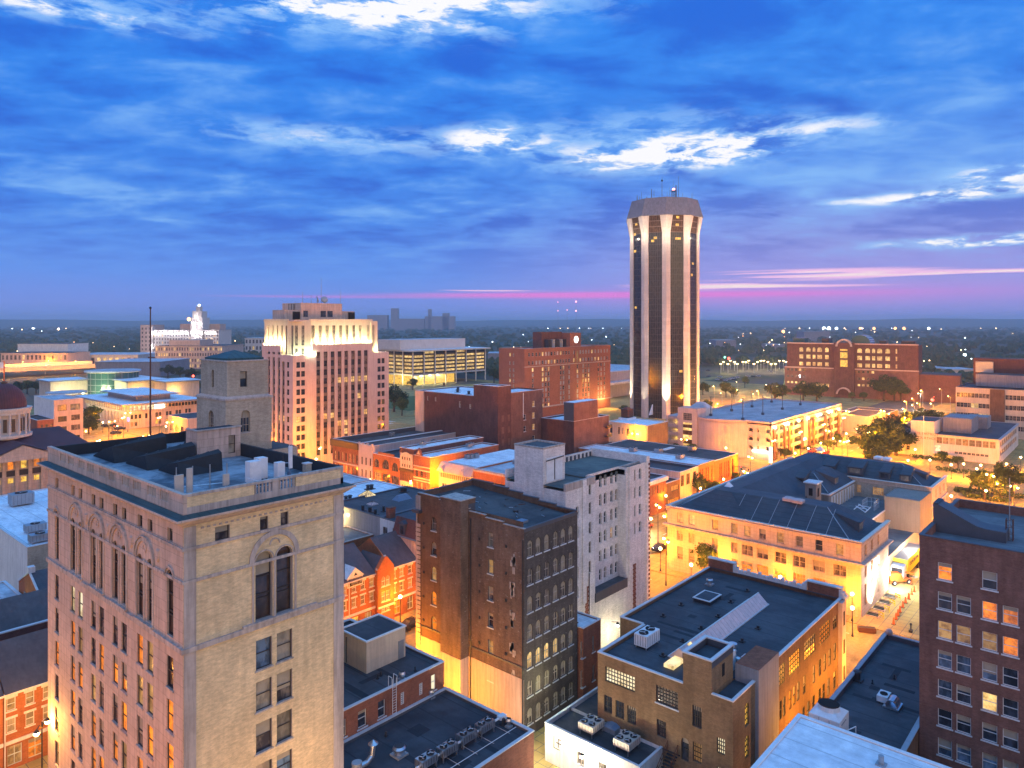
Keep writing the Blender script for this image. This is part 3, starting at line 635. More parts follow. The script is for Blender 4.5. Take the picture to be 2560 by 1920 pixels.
def shed(x0,x1,y0,y1,z,hL,hR,label):
 m=MB();ym=y0+(y1-y0)*.25
 lo=[(x0,a,b)for a,b in((y0,z),(y1,z),(y1,z+.1),(ym+1.4,z+hR*.55),(y0+.7,z+hR*.75))];hi=[(x1,a,b)for a,b in((y0,z),(y1,z),(y1,z+hL*.4),(ym-.3,z+hR*1.15),(y0+.2,z+hR*1.0))];m.hull(lo,hi,'black_membrane')
 for k in range(1,5):u=x0+(x1-x0)*k/5;t=k/5;m.tube((u,ym+1.4-1.7*t,z+hR*(.55+.6*t)+.02),(u,y1,z+.1+(hL*.4-.1)*t+.02),.05,'dark_metal',4)
 return single('roof_lantern',m,label,'roof lantern',(0,0,0),'black covered lanterns on the limestone tower roof')
shed(28.6,34.0,81.0,87.2,zd,2.2,2.2,'black membrane covered lantern at the far left of the limestone tower roof')
shed(29.4,34.3,74.6,80.2,zd,2.0,1.9,'black membrane covered lantern in the middle of the limestone tower roof')
shed(30.2,34.4,69.0,74.0,zd,1.9,1.8,'black membrane covered lantern nearest the telecom cabinets on the limestone tower roof')
m=MB();m.hull([(34.5,78.2,zd),(38.6,78.2,zd),(38.6,79.6,zd),(34.5,79.6,zd)],[(35.6,78.2,zd+2.3),(36.4,78.2,zd+2.3),(36.4,79.6,zd+2.3),(35.6,79.6,zd+2.3)],'black_membrane');single('roof_hatch_hood',m,'tall narrow black hood beside the small penthouse on the limestone tower','roof hood',(0,0,0))
fx,fy=37.8,88.9;m=MB();m.cyl(0,0,0,.5,.5,'rust',10,r2=.2);m.cyl(0,0,.5,16.5,.11,'rust',8,r2=.07);m.ball(0,0,16.6,.16,'dark_metal',8)
x_=xY(376,89.3);single('flagpole',m,'tall bare rust coloured flagpole at the back of the limestone tower roof','flagpole',(x_,89.3,zd))
e=empty('rooftop_antenna_array',28.0,60.2,zd);tag(e,'rooftop antenna frame with three beige panel antennas near the front corner of the limestone tower','antenna')
fr=MB();fr.path([(-1.6,.9,.9),(2.2,-.4,.9)],.05,'steel');fr.path([(-1.6,.9,.3),(2.2,-.4,.3)],.05,'steel')
for a,b in((-1.6,.9),(-.4,.5),(.9,.05),(2.2,-.4)):fr.tube((a,b,0),(a,b,2.6),.05,'steel');fr.tube((a,b,1.2),(a+.4,b+1.2,0),.035,'steel')
for k in range(6):fr.box(-1.8+k*.7,-1.5+k*.7,.3-k*.2,.6-k*.2,0,.18,'grey_metal')
fr.build('frame',e)
for a,b,wq,z0,z1 in((-1.5,.75,.36,.35,2.0),(-.75,.45,.22,.2,2.5),(2.0,-.5,.26,.7,1.7)):
 q=MB();q.box(a-wq,a+wq,b-.22,b-.02,z0,z1,'beige_panel');q.build('panel_antenna',e)
q=MB();q.ball(0.3,-.2,.3,.3,'steel',10,.5);q.build('dish',e)
def cabinet(x,y,sx,sy,h,label,m_='white_metal'):
 e=empty('equipment_cabinet',x,y,zd);tag(e,label,'cabinet','telecom cabinets on the limestone tower roof')
 m=MB();m.box(-sx/2,sx/2,-sy/2,sy/2,.35,.35+h,m_);m.build('housing',e)
 m=MB();m.box(-sx/2+.06,sx/2-.06,-sy/2-.03,-sy/2+.0,.45,.25+h,m_);m.build('door',e)
 m=MB()
 for a in(-.4,.4):
  for b in(-.4,.4):m.box(a*sx-.05,a*sx+.05,b*sy-.05,b*sy+.05,0,.35,'dark_metal')
 m.build('feet',e)
cabinet(33.1,60.6,1.1,.9,1.9,'left tall white telecom cabinet on the limestone tower roof');cabinet(34.4,61.6,.9,.9,1.9,'middle white telecom cabinet on the limestone tower roof');cabinet(35.6,60.4,.75,.7,1.45,'shorter round cornered cabinet right of the two tall ones')
e=empty('antenna_mast',36.6,60.3,zd);tag(e,'crowded antenna mast with a white panel beside the roof cabinets','antenna')
m=MB();m.tube((0,0,0),(0,0,3.3),.06,'steel');m.tube((-.5,.3,0),(-.5,.3,2.4),.05,'dark_metal');m.tube((-.5,.3,1.6),(0,0,1.6),.03,'steel');m.box(-.65,-.4,.1,.3,.4,1.3,'grey_metal');m.box(-.15,.1,-.1,.15,.1,.8,'blue_grey');m.build('mast',e)
m=MB();m.box(-.15,.2,-.2,-.05,1.1,3.2,'white_metal');m.build('panel_antenna',e)
m=MB();rail(m,[(31.8,57.3),(31.8,59.4)],zd,1.1,'white_metal',.35);rail(m,[(31.8,57.3),(38.3,57.3)],zd,1.1,'steel',1.3);single('safety_railing',m,'pale steel railing around the cabinets on the limestone tower','railing',(0,0,0))
m=MB();m.cyl(0,0,0,.75,.22,'blue_grey',10);m.cyl(0,0,.75,.8,.24,'white_metal',10);single('bucket',m,'light blue bucket beside the antenna mast','bucket',(36.9,58.8,zd))
m=MB();m.box(-.3,.3,-.3,.3,0,1.3,'grey_tan_brick');m.box(-.36,.36,-.36,.36,1.3,1.4,'coping');single('chimney_stub',m,'short brick chimney stub near the right parapet of the limestone tower','chimney',(38.3,60.0,zd))
b=Bld('brick_warehouse','tall dark brown brick building in the centre with peeling walls and a painted base','warehouse',64.7,55.1)
X0,X1,Y0,Y1=64.7,75.4,55.1,74.3;ZB=25.2
rw=[22.1-3.33*i for i in range(6)]
hX=[]
for j,z in enumerate(rw):
 for c,pn in((71.0,['glass_curtain','glass','lit_dim','lit_reflect_orange','lit_reflect_orange','glass'][j]),(60.6,['blind','lit_dim','glass_curtain','glass','lit_dim','lit_reflect_orange'][j]),(68.75,'glass')):
  h=(c-.5,c+.5,z-.1,z+1.75,True)if c>62 else(c-.45,c+.45,z-.1,z+1.65,False)
  h=tuple(round(q,3)if not isinstance(q,bool)else q for q in h);hX.append(h);b.win('X',X0,h,'dh',pn,'frame_tan','coping',.25,True)
b.fac('X',X0,64.4,Y1,7.3,26.0,[h for h in hX if h[0]>64.4],'brown_brick',.3);b.fac('X',X0,Y0,64.4,7.3,ZB,[h for h in hX if h[0]<64.4],'worn_brick',.3)
b.fac('X',X0-.06,Y0,Y1,0,7.3,(),'peach_paint',.1,part='painted_base')
hY=[]
for j in range(8):
 for i,px in enumerate((1325,1346,1367,1389,1408,1427)):
  c=xY(px,Y0);z=21.75-3.36*j
  if z<1:continue
  h=(round(c-.5,3),round(c+.5,3),round(z,3),round(z+1.95,3),True);hY.append(h)
  pn='glass_curtain' if random.random()<.6 else 'blind'
  if j==4 and i<4:pn='lit'
  if j==7:pn='blind'
  b.win('Y',Y0,h,'dh2',pn,'frame_tan','coping',.22,True)
b.fac('Y',Y0,X0,X1,0,ZB,hY,'worn_brick_grey',.25)
b.rest('wall',None,'brown_brick',X0,X1,Y0,Y1,0,ZB)
b.mb('wall').box(X0+.3,X0+.31,Y0+.4,Y1-.4,24.6,26.0,'brown_brick')
r=b.mb('roof');r.face([(X0+.3,Y0+.3,24.7),(X1-.3,Y0+.3,24.7),(X1-.3,Y1-.3,25.9),(X0+.3,Y1-.3,25.9)],'tar_roof')
p=b.mb('parapet')
steps=[(Y0,58.5,25.25),(58.5,61.5,25.5),(61.5,64.4,25.8),(64.4,67,26.1),(67,70,26.35),(70,Y1,26.6)]
for a,c,z in steps:p.box(X0,X0+.3,a,c,26.0 if a>64 else 25.2,z,'brown_brick');p.box(X0-.05,X0+.35,a,c,z,z+.08,'limestone_trim');p.box(X1-.3,X1-.004,a,c,25.2,z+.15,'brown_brick');p.box(X1-.36,X1+.05,a,c,z+.15,z+.23,'dark_coping')
p.box(X0+.3,X1-.3,Y1-.3,Y1-.004,25.2,26.6,'brown_brick');p.box(X0+.3,X1-.3,Y1-.35,Y1+.05,26.6,26.68,'dark_coping');p.box(X0+.31,X1-.31,Y0-.05,Y0+.3,25.0,25.3,'dark_coping');p.box(X0-.05,X1+.05,Y0-.06,Y0-.003,24.9,25.2,'dark_coping')
ch=b.mb('chimney_shaft');ch.box(X0-1.5,X0-.07,64.4,68.1,7.3,27.3,'worn_brick');ch.box(X0-1.55,X0-.07,64.35,68.15,0,7.3,'peach_paint');ch.box(X0-.07,X0+1.2,64.4,68.1,26.7,27.3,'brown_brick');ch.box(X0-1.55,X0+1.25,64.35,68.15,27.3,27.4,'limestone_trim');ch.box(X0,X0+1.2,64.42,68.08,24.9,26.7,'dark_coping')
q=b.mb('corner_quoins');q.box(X0-.12,X0+.9,Y1,Y1+.18,0,25.2,'limestone')
for k in range(36):q.box(X0-.16,X0-.07,Y1-.7,Y1+.19,.3+k*.62,.75+k*.62,'limestone')
q.box(X0-.6,X0+1,Y1-1,Y1+.5,24.0,24.4,'dark_coping');q.box(X0-.15,X0+.7,Y1-.7,Y1+.2,24.4,26.3,'limestone_trim')
bb=b.mb('belt');bb.box(X0-.1,X0-.003,Y0-.1,Y1,8.55,8.75,'dark_coping')
for k in range(7):bb.box(X0-.07,X0-.002,Y0+.1,Y0+.22,1+k*3.3,1.1+k*3.3,'dark_metal')
st=b.mb('wall_anchors')
for z in(9.4,12.6,15.9,19.2,22.5):
 for y in(69.6,73.0,62.5,58.0):st.cyl(X0-.02,y,z,z+.3,.14,'dark_metal',8)
dp=b.mb('downpipe');dp.tube((X0-.1,64.0,1),(X0-.1,64.0,25),.09,'dark_metal');dp.tube((X0-.12,Y0+.15,1),(X0-.12,Y0+.15,24),.1,'dark_metal')
pl=b.mb('plaster_patches')
random.seed(3)
for j in range(5):
 zc=20.8-3.4*j
 for k in range(9):y=56.9+random.uniform(-.35,.35);z=zc+random.uniform(-.9,.9);s_=random.uniform(.15,.45);pl.box(X0-.03,X0-.004-.001*k,y-s_*.5,y+s_*.5,z-s_,z+s_,'limestone_trim')
b.done()
vent(70.5,61.5,24.95,'low dark vent box in the middle of the tar roof of the dark brick building',.5,.35,cap=False)
vent(69.5,71.0,25.5,'small dark vent at the far end of the tar roof of the dark brick building',.22,.5)
m=MB();m.box(-.9,.9,-.55,.55,0,.3,'grey_metal','blue_grey');single('roof_hatch',m,'flat grey blue roof hatch near the front edge of the tar roof','roof hatch',(67.6,58.2,24.85))
m=MB()
for k in range(26):
 x,y=random.uniform(65.5,74.5),random.uniform(56.5,73.3);a=random.uniform(0,3);L=random.uniform(.2,1.2);z=24.75+(y-55)*.062
 m.tube((x,y,z),(x+L*math.cos(a),y+L*math.sin(a),z+.03),.05,random.choice(['grey_metal','dark_metal','rust','dark_metal']),4)
tag(m.build('roof_debris'),'scattered debris lying on the tar roof of the dark brick building','debris',kind='stuff')
s=Bld('alley_house','small orange brick annex with a blue white roof beside the tall dark brick building','house',75.8,54.45)
hs=s.grid('Y',54.45,[xY(1459,54.45),xY(1484,54.45)],[6.2,2.4],.62,2.1,style='dh2',pane='glass_curtain',frame='frame_tan',sill='coping',parts=True)
s.block(75.8,79.8,54.45,59.0,10,'red_brick','white_roof',par=.15,th=.2,hY=hs);s.done()
vent(76.8,56.4,9.9,'dark vent stack on the blue white roof of the alley annex',.2,1.1)
c=Bld('white_brick_building','tall white painted brick building with arched windows, a light court and a mossy roof','office building',78.4,59.3)
X0,X1,Y0,Y1,ZC=78.4,100.5,59.3,70.5,27.6
rws=[26.9-1.75-2.8*i for i in range(6)]
xa,xb=xY(1488,Y0),xY(1566,Y0)
hA=c.grid('Y',Y0,[xY(1428,Y0),xY(1443,Y0)],rws[1:6],.7,1.75,style='dh',pane='glass',alt='glass_curtain',frame='frame_white',sill=None,arch=True)
hA+=c.grid('Y',Y0,[xY(1475,Y0)],rws[:5],.62,1.75,style='dh',pane='glass',frame='frame_tan',arch=True)
hB=c.grid('Y',Y0,[xY(1587,Y0)],rws[:4],.42,1.75,style='dh',pane='glass',frame='frame_tan');hB+=c.grid('Y',Y0,[xY(1600,Y0)],rws[:4],.85,1.75,style='dh2',pane='glass',frame='frame_white',arch=True)
z0=10.6
c.fac('Y',Y0,X0,xa,0,ZC,hA,'white_brick',.25);c.fac('Y',Y0,xb,X1,0,ZC,hB,'white_brick',.25)
c.fac('Y',Y0,xa,xb,0,z0,(),'white_brick')
D_=1.5
hC=c.grid('Y',Y0+D_,[xY(q,Y0+D_)for q in(1501,1513,1529)],rws,.72,1.8,style='dh',pane='glass',alt='glass_curtain',frame='frame_white',arch=True,lit=.03,lits=('lit_dim',))
hC+=c.grid('Y',Y0+D_,[xY(q,Y0+D_)for q in(1541,1553)],rws,.8,1.8,style='dh',pane='glass',alt='blind',frame='frame_white',arch=True)
c.fac('Y',Y0+D_,xa,xb,z0,ZC,hC,'white_brick',.2)
m=c.mb('light_court')
m.face([(xa,Y0,z0),(xa,Y0+D_,z0),(xa,Y0+D_,ZC),(xa,Y0,ZC)],'white_brick');m.face([(xb,Y0,z0),(xb,Y0+D_,z0),(xb,Y0+D_,ZC),(xb,Y0,ZC)],'white_brick')
m.face([(xa,Y0,z0),(xb,Y0,z0),(xb,Y0+D_,z0),(xa,Y0+D_,z0)],'tar_roof');m.box(xa-.1,xb+.1,Y0-.16,Y0-.003,z0-1.3,z0+.05,'dark_coping')
m.box(X0,xa,Y0,Y1,ZC-.65,ZC-.6,'moss_roof');
m=c.mb('pier')
for u0,u1 in((xY(1455,Y0),xY(1464,Y0)),(xY(1571,Y0),xY(1577,Y0))):m.box(u0,u1,Y0-.2,Y0-.003,10,ZC,'white_brick')
m.box(X1-.9,X1+.05,Y0-.14,Y0-.004,0,ZC+.9,'white_brick')
for k in range(40):m.box(X1-.28,X1+.09,Y0-.2,Y0-.141,.5+k*.68,.86+k*.68,'rust')
m=c.mb('exposed_brick')
for u in(xY(1467,Y0),xY(1586,Y0)):
 for k in range(34):
  z=1+k*.33;
  if z>(13.5 if u<90 else 17):break
  q=.35+.12*((k%2));m.box(u-q,u+q,Y0-.03,Y0-.003,z,z+.3,'red_brick')
m.tube((xY(1472,Y0),Y0-.08,2),(xY(1472,Y0),Y0-.08,14),.07,'dark_metal')
hX=c.grid('X',X0,[Y0+1.4,Y0+3.4],rws[3:6],.7,1.7,style='dh',pane='glass',frame='frame_white',arch=True)
hX+=c.grid('X',X0,[67.8,69.6],[22.3],.8,1.2,style='dh',pane='glass',frame='frame_white',arch=True)
c.fac('X',X0,Y0,Y1,0,ZC-1.0,hX,'white_brick',.25)
c.rest('wall',None,'white_brick',X0,X1,Y0,Y1,0,ZC)
r=c.mb('roof');r.box(xa,X1-.3,Y0+D_,Y1-.3,ZC-1.2,ZC-.4,'moss_roof');r.box(xb,X1-.3,Y0+.3,Y0+D_,ZC-1.2,ZC-.4,'moss_roof');r.box(X0+.05,xa,Y0+.3,Y1-.3,ZC-1.2,ZC-.98,'moss_roof')
p=c.mb('parapet');p.box(X1-.3,X1,Y0,Y1,ZC-1,ZC+.9,'white_brick');p.box(X0,X1-.3,Y1-.3,Y1,ZC-1,ZC+.6,'white_brick');p.box(xa,X1-.3,Y0+D_-.25 if 0 else Y0+D_+.001,Y0+D_+.25,ZC-.4,ZC-.1,'limestone_trim');p.box(X0-.05,xa,Y0-.06,Y0+.3,ZC-.98,ZC+.06,'limestone_trim')
for k in range(16):p.box(X0+4.6+k*1.1,X0+5.0+k*1.1,Y1-.45,Y1-.31,ZC-.35,ZC+.35,'dark_coping')
t=c.mb('stair_tower');ty=(yX(1377,X0-.02),yX(1318,X0));t0,t1=64.0,69.6
TX0,TX1=X0+.0,X0+4.3;ZT=32.0
t.box(X0-.05,X0+5.0,63.2,68.6,20,ZT,'white_brick');t.box(X0+.25,X0+4.7,63.5,68.3,ZT,ZT+.02,'tar_roof');
for a in((X0-.1,X0+5.05,63.15,63.45),(X0-.1,X0+5.05,68.35,68.65)):t.box(*a,ZT,ZT+.25,'limestone_trim')
for a in((X0-.1,X0+.2,63.45,68.35),(X0+4.75,X0+5.05,63.45,68.35)):t.box(*a,ZT,ZT+.25,'limestone_trim')
t.box(X0+.6,X0+4.3,63.1,63.2,27.2,30.6,'white_metal');t.tube((X0+.4,63.0,30.3),(X0+4.5,63.0,30.5),.08,'dark_metal');t.tube((X0+2.4,63.05,27.4),(X0+2.4,63.05,30.3),.06,'dark_metal')
c.done()
m=MB();m.tube((0,0,0),(0,-1.0,.25),.05,'dark_metal');m.cyl(0,-1.1,-.1,.3,.28,'dark_metal',10,r2=.12);m.ball(0,-1.1,-.2,.22,'lamp_white',10)
xl=xY(1528,Y0);single('wall_lamp',m,'bright bell shaped lamp fixed low on the blank white brick wall','wall lamp',(xl,Y0-.05,5.2))
d=Bld('ochre_brick_building','ochre brick building with a black roof, gridded steel windows and a long pinkish ridge skylight','workshop building',68,30.5)
X0,X1,Y0,Y1,ZD=68.0,103.2,30.5,46.8,12.1
H_=[];
def dw(pa,pb,za,zb,st,pn,arch=False,sill=None):
 a,q=yX(pa,X0),yX(pb,X0);h=(round(min(a,q),3),round(max(a,q),3),za,zb,arch);H_.append(h);d.win('X',X0,h,st,pn,'frame_dark',sill,.22,True)
dw(1513,1587,9.05,10.75,'g10x4','lit_cool');dw(1640,1695,9.0,10.85,'g7x5','blind',sill='coping')
dw(1510,1530,5.55,7.45,'cross','glass');dw(1539,1560,5.5,7.4,'cross','glass');dw(1568,1590,5.45,7.35,'g4x4','glass')
dw(1731,1754,8.0,10.2,'g4x2','glass');dw(1642,1665,5.4,7.2,'g4x4','glass_curtain');dw(1732,1754,4.4,6.4,'g4x4','lit_dim');dw(1792,1812,6.3,7.9,'g4x4','lit_cool');dw(1792,1812,3.0,4.9,'g4x4','lit_cool')
dw(1703,1722,4.0,6.4,'dh','glass',True)
d.fac('X',X0,Y0,Y1,0,12.0,H_,'ochre_brick',.25)
d.fac('X',X0,32.8,36.0,12.0,15.3,(),'ochre_brick')
th=.3
HY=[]
def dy(pa,pb,za,zb,st,pn,arch=False):
 a,q=xY(pa,Y0),xY(pb,Y0);h=(round(a,3),round(q,3),za,zb,arch);HY.append(h);d.win('Y',Y0,h,st,pn,'frame_dark',None,.3,True)
for pa,pb,pn in((1941,1966,'lit_dim'),(1977,2004,'lit_reflect_orange'),(2015,2042,'lit_reflect_orange'),(2053,2078,'lit_reflect_orange')):dy(pa,pb,8.6,10.9,'g5x4',pn)
dy(2086,2095,8.9,10.6,'dh2','glass')
for pa in(1944,1953,1962,1977,1987,1997,2012,2036,2051,2063,2075,2088):dy(pa,pa+6,4.7,6.9,'dh',random.choice(['lit_reflect_orange','lit_dim','glass','lit_dim']))
for pa in(1944,1956,1968,1982,1994,2010,2022,2035,2050,2060,2072,2087):dy(pa,pa+6,.9,3.2,'dh','glass' if random.random()<.6 else 'lit_dim')
d.fac('Y',Y0,X0,73.4,0,11.9,[],'ochre_brick')if 0 else None
hw=[(round(xY(1862,Y0),3),round(xY(1873,Y0),3),za,zb,True)for za,zb in((8.2,10.6),(4.9,7.2),(1.5,3.8))]
for h in hw:d.win('Y',Y0,h,'g3x4','lit_amber','frame_dark',None,.22,True)
d.fac('Y',Y0,X0,73.4,0,12.0,hw,'ochre_brick',.25);d.fac('Y',Y0+.2,79.0,X1,0,ZD,HY,'brown_brick',.3);d.mb('wall').box(73.4,79.0,Y0-.4,Y0+2.2,0,13.3,'grey_stucco','red_brick')
d.mb('wall').box(X1-1.6,X1+.02,Y0-.35,Y0+.19,0,12.0,'pink_stone')
for z in(8.8,5.0,1.4):d.mb('wall').box(X1-1.1,X1-.5,Y0-.38,Y0-.36,z,z+1.9,'void')
w_=d.mb('wall');w_.face([(X1,Y0,0),(X1,50.2,0),(X1,50.2,ZD),(X1,Y0,ZD)],'brown_brick');w_.face([(X0,Y1,0),(78,Y1,0),(78,Y1,ZD),(X0,Y1,ZD)],'ochre_brick')
hx=[(round(yX(1593,78),3),round(yX(1608,78),3),9.2,10.8)];hx=[(min(a[0],a[1]),max(a[0],a[1]),a[2],a[3],False)for a in hx]
hx=[h for h in hx if h[0]>46.8 and h[1]<50.2]
for h in hx:d.win('X',78,h,'g4x4','glass','frame_dark',None,.2,True)
d.fac('X',78,Y1,50.2,0,ZD,hx,'ochre_brick',.25);w_.face([(78,50.2,0),(X1,50.2,0),(X1,50.2,ZD),(78,50.2,ZD)],'ochre_brick')
r=d.mb('roof');zr=11.6
r.face([(X0+th,36.0,zr),(X0+th,Y1-th,zr),(78,Y1-th,zr),(78,50.2-th,zr),(X1-th,50.2-th,zr),(X1-th,Y0+.4,zr),(79,Y0+.4,zr),(79,32.8,zr),(73.1,32.8,zr),(73.1,36.0,zr)],'black_roof')
r.face([(X0+th,Y0+th,11.45),(73.4,Y0+th,11.45),(73.4,32.8,11.45),(X0+th,32.8,11.45)],'black_roof')
cp=d.mb('coping')
def cop(x0,x1,y0,y1,z,mt='coping',hgt=.12):cp.box(x0,x1,y0,y1,z,z+hgt,mt)
cop(X0-.06,X0+th,36.0,Y1+.06,12.0);cop(X0+th,78.0,Y1-th,Y1+.06,12.0);cop(78.0-.06,78+th,Y1+.06,50.26,12.0);cop(78+th,X1,50.2-th,50.26,12.0);cop(X1-th,X1+.06,Y0+.1,50.2-th,12.02,'dark_coping');cop(79.0,X1-th,Y0+.1,Y0+.5,12.1)
cop(X0-.06,X0+th,Y0-.06,32.8,12.0);cop(X0+th,73.4,Y0-.06,Y0+th,12.0)
cp.box(X0+th-.02,X0+th,36.0,Y1-th,zr,12.0,'dark_coping')
t=d.mb('stair_tower');t.box(X0+.002,73.1,35.99,36.0,11.5,15.3,'ochre_brick');t.face([(X0,32.8,11.45),(73.1,32.8,11.45),(73.1,32.8,15.3),(X0,32.8,15.3)],'ochre_brick');t.face([(73.1,32.8,11.4),(73.1,36,11.4),(73.1,36,15.3),(73.1,32.8,15.3)],'ochre_brick')
t.box(X0+.3,72.8,33.1,35.7,14.5,14.6,'black_roof');t.box(70.4,71.0,32.76,32.79,12.9,14.2,'void')
for a in((X0-.08,73.2,32.7,33.1),(X0-.08,73.2,35.7,36.1)):t.box(*a,15.3,15.45,'coping');t.box(a[0]+.1,a[1]-.1,a[2]+.05,a[3]-.02,14.6,15.3,'dark_coping')
for a in((X0-.08,X0+.3,33.1,35.7),(72.8,73.2,33.1,35.7)):t.box(*a,15.3,15.45,'coping');t.box(a[0]+.1,a[1]-.05,a[2],a[3],14.6,15.3,'dark_coping')
k=d.mb('skylight');p0=AT(1690,1640,12.0);p1=AT(1925,1478,12.0)
yk=36.9;xa2,xb2=73.2,95.5
yk=(AT(1925,1480,12)[1]+AT(1740,1610,12)[1])/2
n=26
for i in range(n):
 a=xa2+(xb2-xa2)*i/n;q=xa2+(xb2-xa2)*(i+1)/n-.05
 mt='skylight_lit' if i in(2,)else 'pink_skylight'
 k.hull([(a,yk-1.35,11.75),(q,yk-1.35,11.75),(q,yk+1.35,11.75),(a,yk+1.35,11.75)],[(a,yk-.05,12.95),(q,yk-.05,12.95),(q,yk+.05,12.95),(a,yk+.05,12.95)],mt)
k.box(xa2-.1,xb2+.1,yk-1.45,yk+1.45,11.5,11.75,'coping');k.box(xa2,xb2,yk-.07,yk+.07,12.93,13.0,'coping')
for i in range(8):k.box(xa2+(xb2-xa2)*i/8,xa2+(xb2-xa2)*i/8+.05,yk-.6,yk+.6,12.05,12.06,'coping')
k.box(70.5,73.0,yk-.7,yk+.5,11.7,12.1,'skylight_lit')
o=d.mb('ornamental_parapet')
for y0,y1 in((46.0,50.2),(Y0+.2,35.2)):o.box(X1-.2,X1+.35,y0,y1,12.14,13.4,'red_brick');o.box(X1-.3,X1+.45,y0-.1,y1+.1,13.4,13.6,'coping')
for y,s_ in((45.9,-1),(35.3,1),(Y0+.2,-1)):
 for q in range(3):o.box(X1-.25,X1+.4,y-.05-.35*q if s_<0 else y+.0+.35*q,y+.3-.35*q if s_<0 else y+.35+.35*q,12.14,13.3-.35*q,'coping')
for i in range(17):
 y=36.6+i*.56;o.cyl(X1+.1,y,12.14,12.65+.3*(i%3==1),.27,'coping',8);
o.box(X1-.15,X1+.3,36.4,46.0,12.14,12.35,'coping')
d.done()
ac_unit(74.2,44.0,11.6,3.0,1.7,1.35,'large white rooftop unit with two round fans on the ochre brick building',2,.3,'white_metal',rz=0)
m=MB();m.box(-1.7,1.7,-1.2,1.2,0,.5,'dark_metal');m.box(-1.8,1.8,-1.3,1.3,.5,.6,'coping','coping');m.box(-1.55,1.55,-1.05,1.05,.6,.605,'slate_roof')
x,y=AT(1768,1500,11.6);single('roof_skylight',m,'square framed skylight with a pale border on the black roof of the ochre brick building','skylight',(x,y,11.6))
for i,(px,py)in enumerate(((1703,1513),(1658,1541),(1827,1506),(1796,1542),(1753,1572),(1707,1604),(1657,1640),(1895,1572),(1855,1604),(1868,1478))):
 x,y=AT(px,py,11.6);vent(x,y,11.6,'small dark square curb vent on the black roof of the ochre brick building',.24,.42,group='dark curb vents on the black roof',cap=False)
x,y=AT(1774,1462,11.6);turbine(x,y,11.6,'round steel ventilator at the far corner of the black roof of the ochre brick building',.42)
e=empty('roof_ducting',76.2,34.2,11.6);tag(e,'cluster of steel ducts and a louvred unit behind the ochre brick stair tower','duct')
m=MB();m.box(-1.6,-.6,-.6,.4,0,2.1,'white_metal');m.build('louvred_unit',e)
m=MB();m.path([(-.4,-.9,.5),(.6,-.9,.5),(.6,.1,.5),(.6,.1,1.4)],.3,'steel',10);m.path([(-.2,-1.1,.3),(-.2,-1.1,1.1),(.9,-1.1,1.1)],.2,'steel',8);m.build('duct',e)
m=MB();m.cyl(1.3,.6,0,1.7,.4,'steel',14);m.cyl(1.3,.6,1.7,1.8,.5,'steel',14);m.cyl(.2,.3,0,1.0,.45,'grey_metal',12);m.build('fan',e)
w2=Bld('low_white_building','low white walled building with two big condensers beside the ochre brick building','shop building',63.3,38.4)
X0,X1,Y0,Y1,Z_=63.3,67.95,38.4,50.8,4.4
hE=[]
for pa,pb in((1442,1461),(1496,1516)):
 a,q=sorted((yX(pa,X0),yX(pb,X0)));h=(round(a,3),round(q,3),1.6,3.0,False);hE.append(h);w2.win('X',X0,h,'dh2','glass_curtain','frame_tan','coping',.2,True)
w2.fac('X',X0,Y0,Y1,0,Z_,hE,'white_paint',.2);w2.fac('Y',Y0,X0,X1,0,Z_,(),'white_paint');w2.rest('wall',None,'white_paint',X0,X1,Y0,Y1,0,Z_)
r=w2.mb('roof');r.box(X0+.25,X1,Y0+.25,Y1-.25,3.8,4.0,'tar_roof');r.box(X1,74.4,46.9,Y1-.25,3.8,4.02,'tar_roof')
w2.mb('wall').box(X1,74.6,Y1-.25,Y1,0,Z_,'white_paint')
q=w2.mb('coping');q.box(X0-.05,X0+.25,Y0-.05,Y1+.05,Z_,Z_+.1,'coping');q.box(X0+.25,74.6,Y1-.25,Y1+.05,Z_,Z_+.1,'coping');q.box(X0+.25,X1,Y0-.05,Y0+.25,Z_,Z_+.1,'coping')
l=w2.mb('wall_letters')
yl=yX(1393,X0)
def stroke(y0,z0,y1,z1,t=.07):l.box(X0-.05,X0-.003,min(y0,y1)-t/2,max(y0,y1)+t/2,min(z0,z1)-t/2,max(z0,z1)+t/2,'letter_dark')
yy=yX(1385,X0);stroke(yy,3.4,yy,2.1);stroke(yy,2.1,yy-.75,2.1)
yy=yX(1396,X0);stroke(yy,3.25,yy,2.35);stroke(yy,3.25,yy-.3,3.25);stroke(yy+.3,2.8,yy-.35,2.8)
w2.done()
ac_unit(*AT(1478,1828,4.1),4.0,2.3,2.0,.75,'rooftop condenser with four round fans nearer the white corner of the low white building',4,.55,'beige_panel','big condensers on the low white building')
ac_unit(*AT(1567,1870,4.1),4.0,2.3,2.0,.75,'rooftop condenser with four round fans beside the steel stair landing',4,.55,'beige_panel','big condensers on the low white building')
x,y=AT(1533,1822,4.1);m=MB();m.box(-.9,.9,-.8,.8,0,.55,'grey_metal');m.hull([(-.95,-.85,.55),(.95,-.85,.55),(.95,.85,.55),(-.95,.85,.55)],[(-.8,-.3,.8),(.8,-.3,.8),(.8,.3,.8),(-.8,.3,.8)],'blue_grey');single('roof_hood',m,'blue grey low hood between the two big condensers','roof hood',(x,y,4.0))
e=empty('steel_stair',66.6,37.2,0);tag(e,'dark steel exterior stair with railings beside the low white building','staircase')
m=MB()
for i in range(14):m.box(-2.6+i*.28,-2.32+i*.28,-.6,.6,1.2+i*.22,1.25+i*.22,'dark_metal')
m.box(1.3,1.38 if 0 else 2.2,-.9,1.2,4.25,4.35,'dark_metal');m.build('steps',e)
m=MB();rail(m,[(-2.6,-.6),(1.4,-.6)],0,1,'rust')if 0 else None
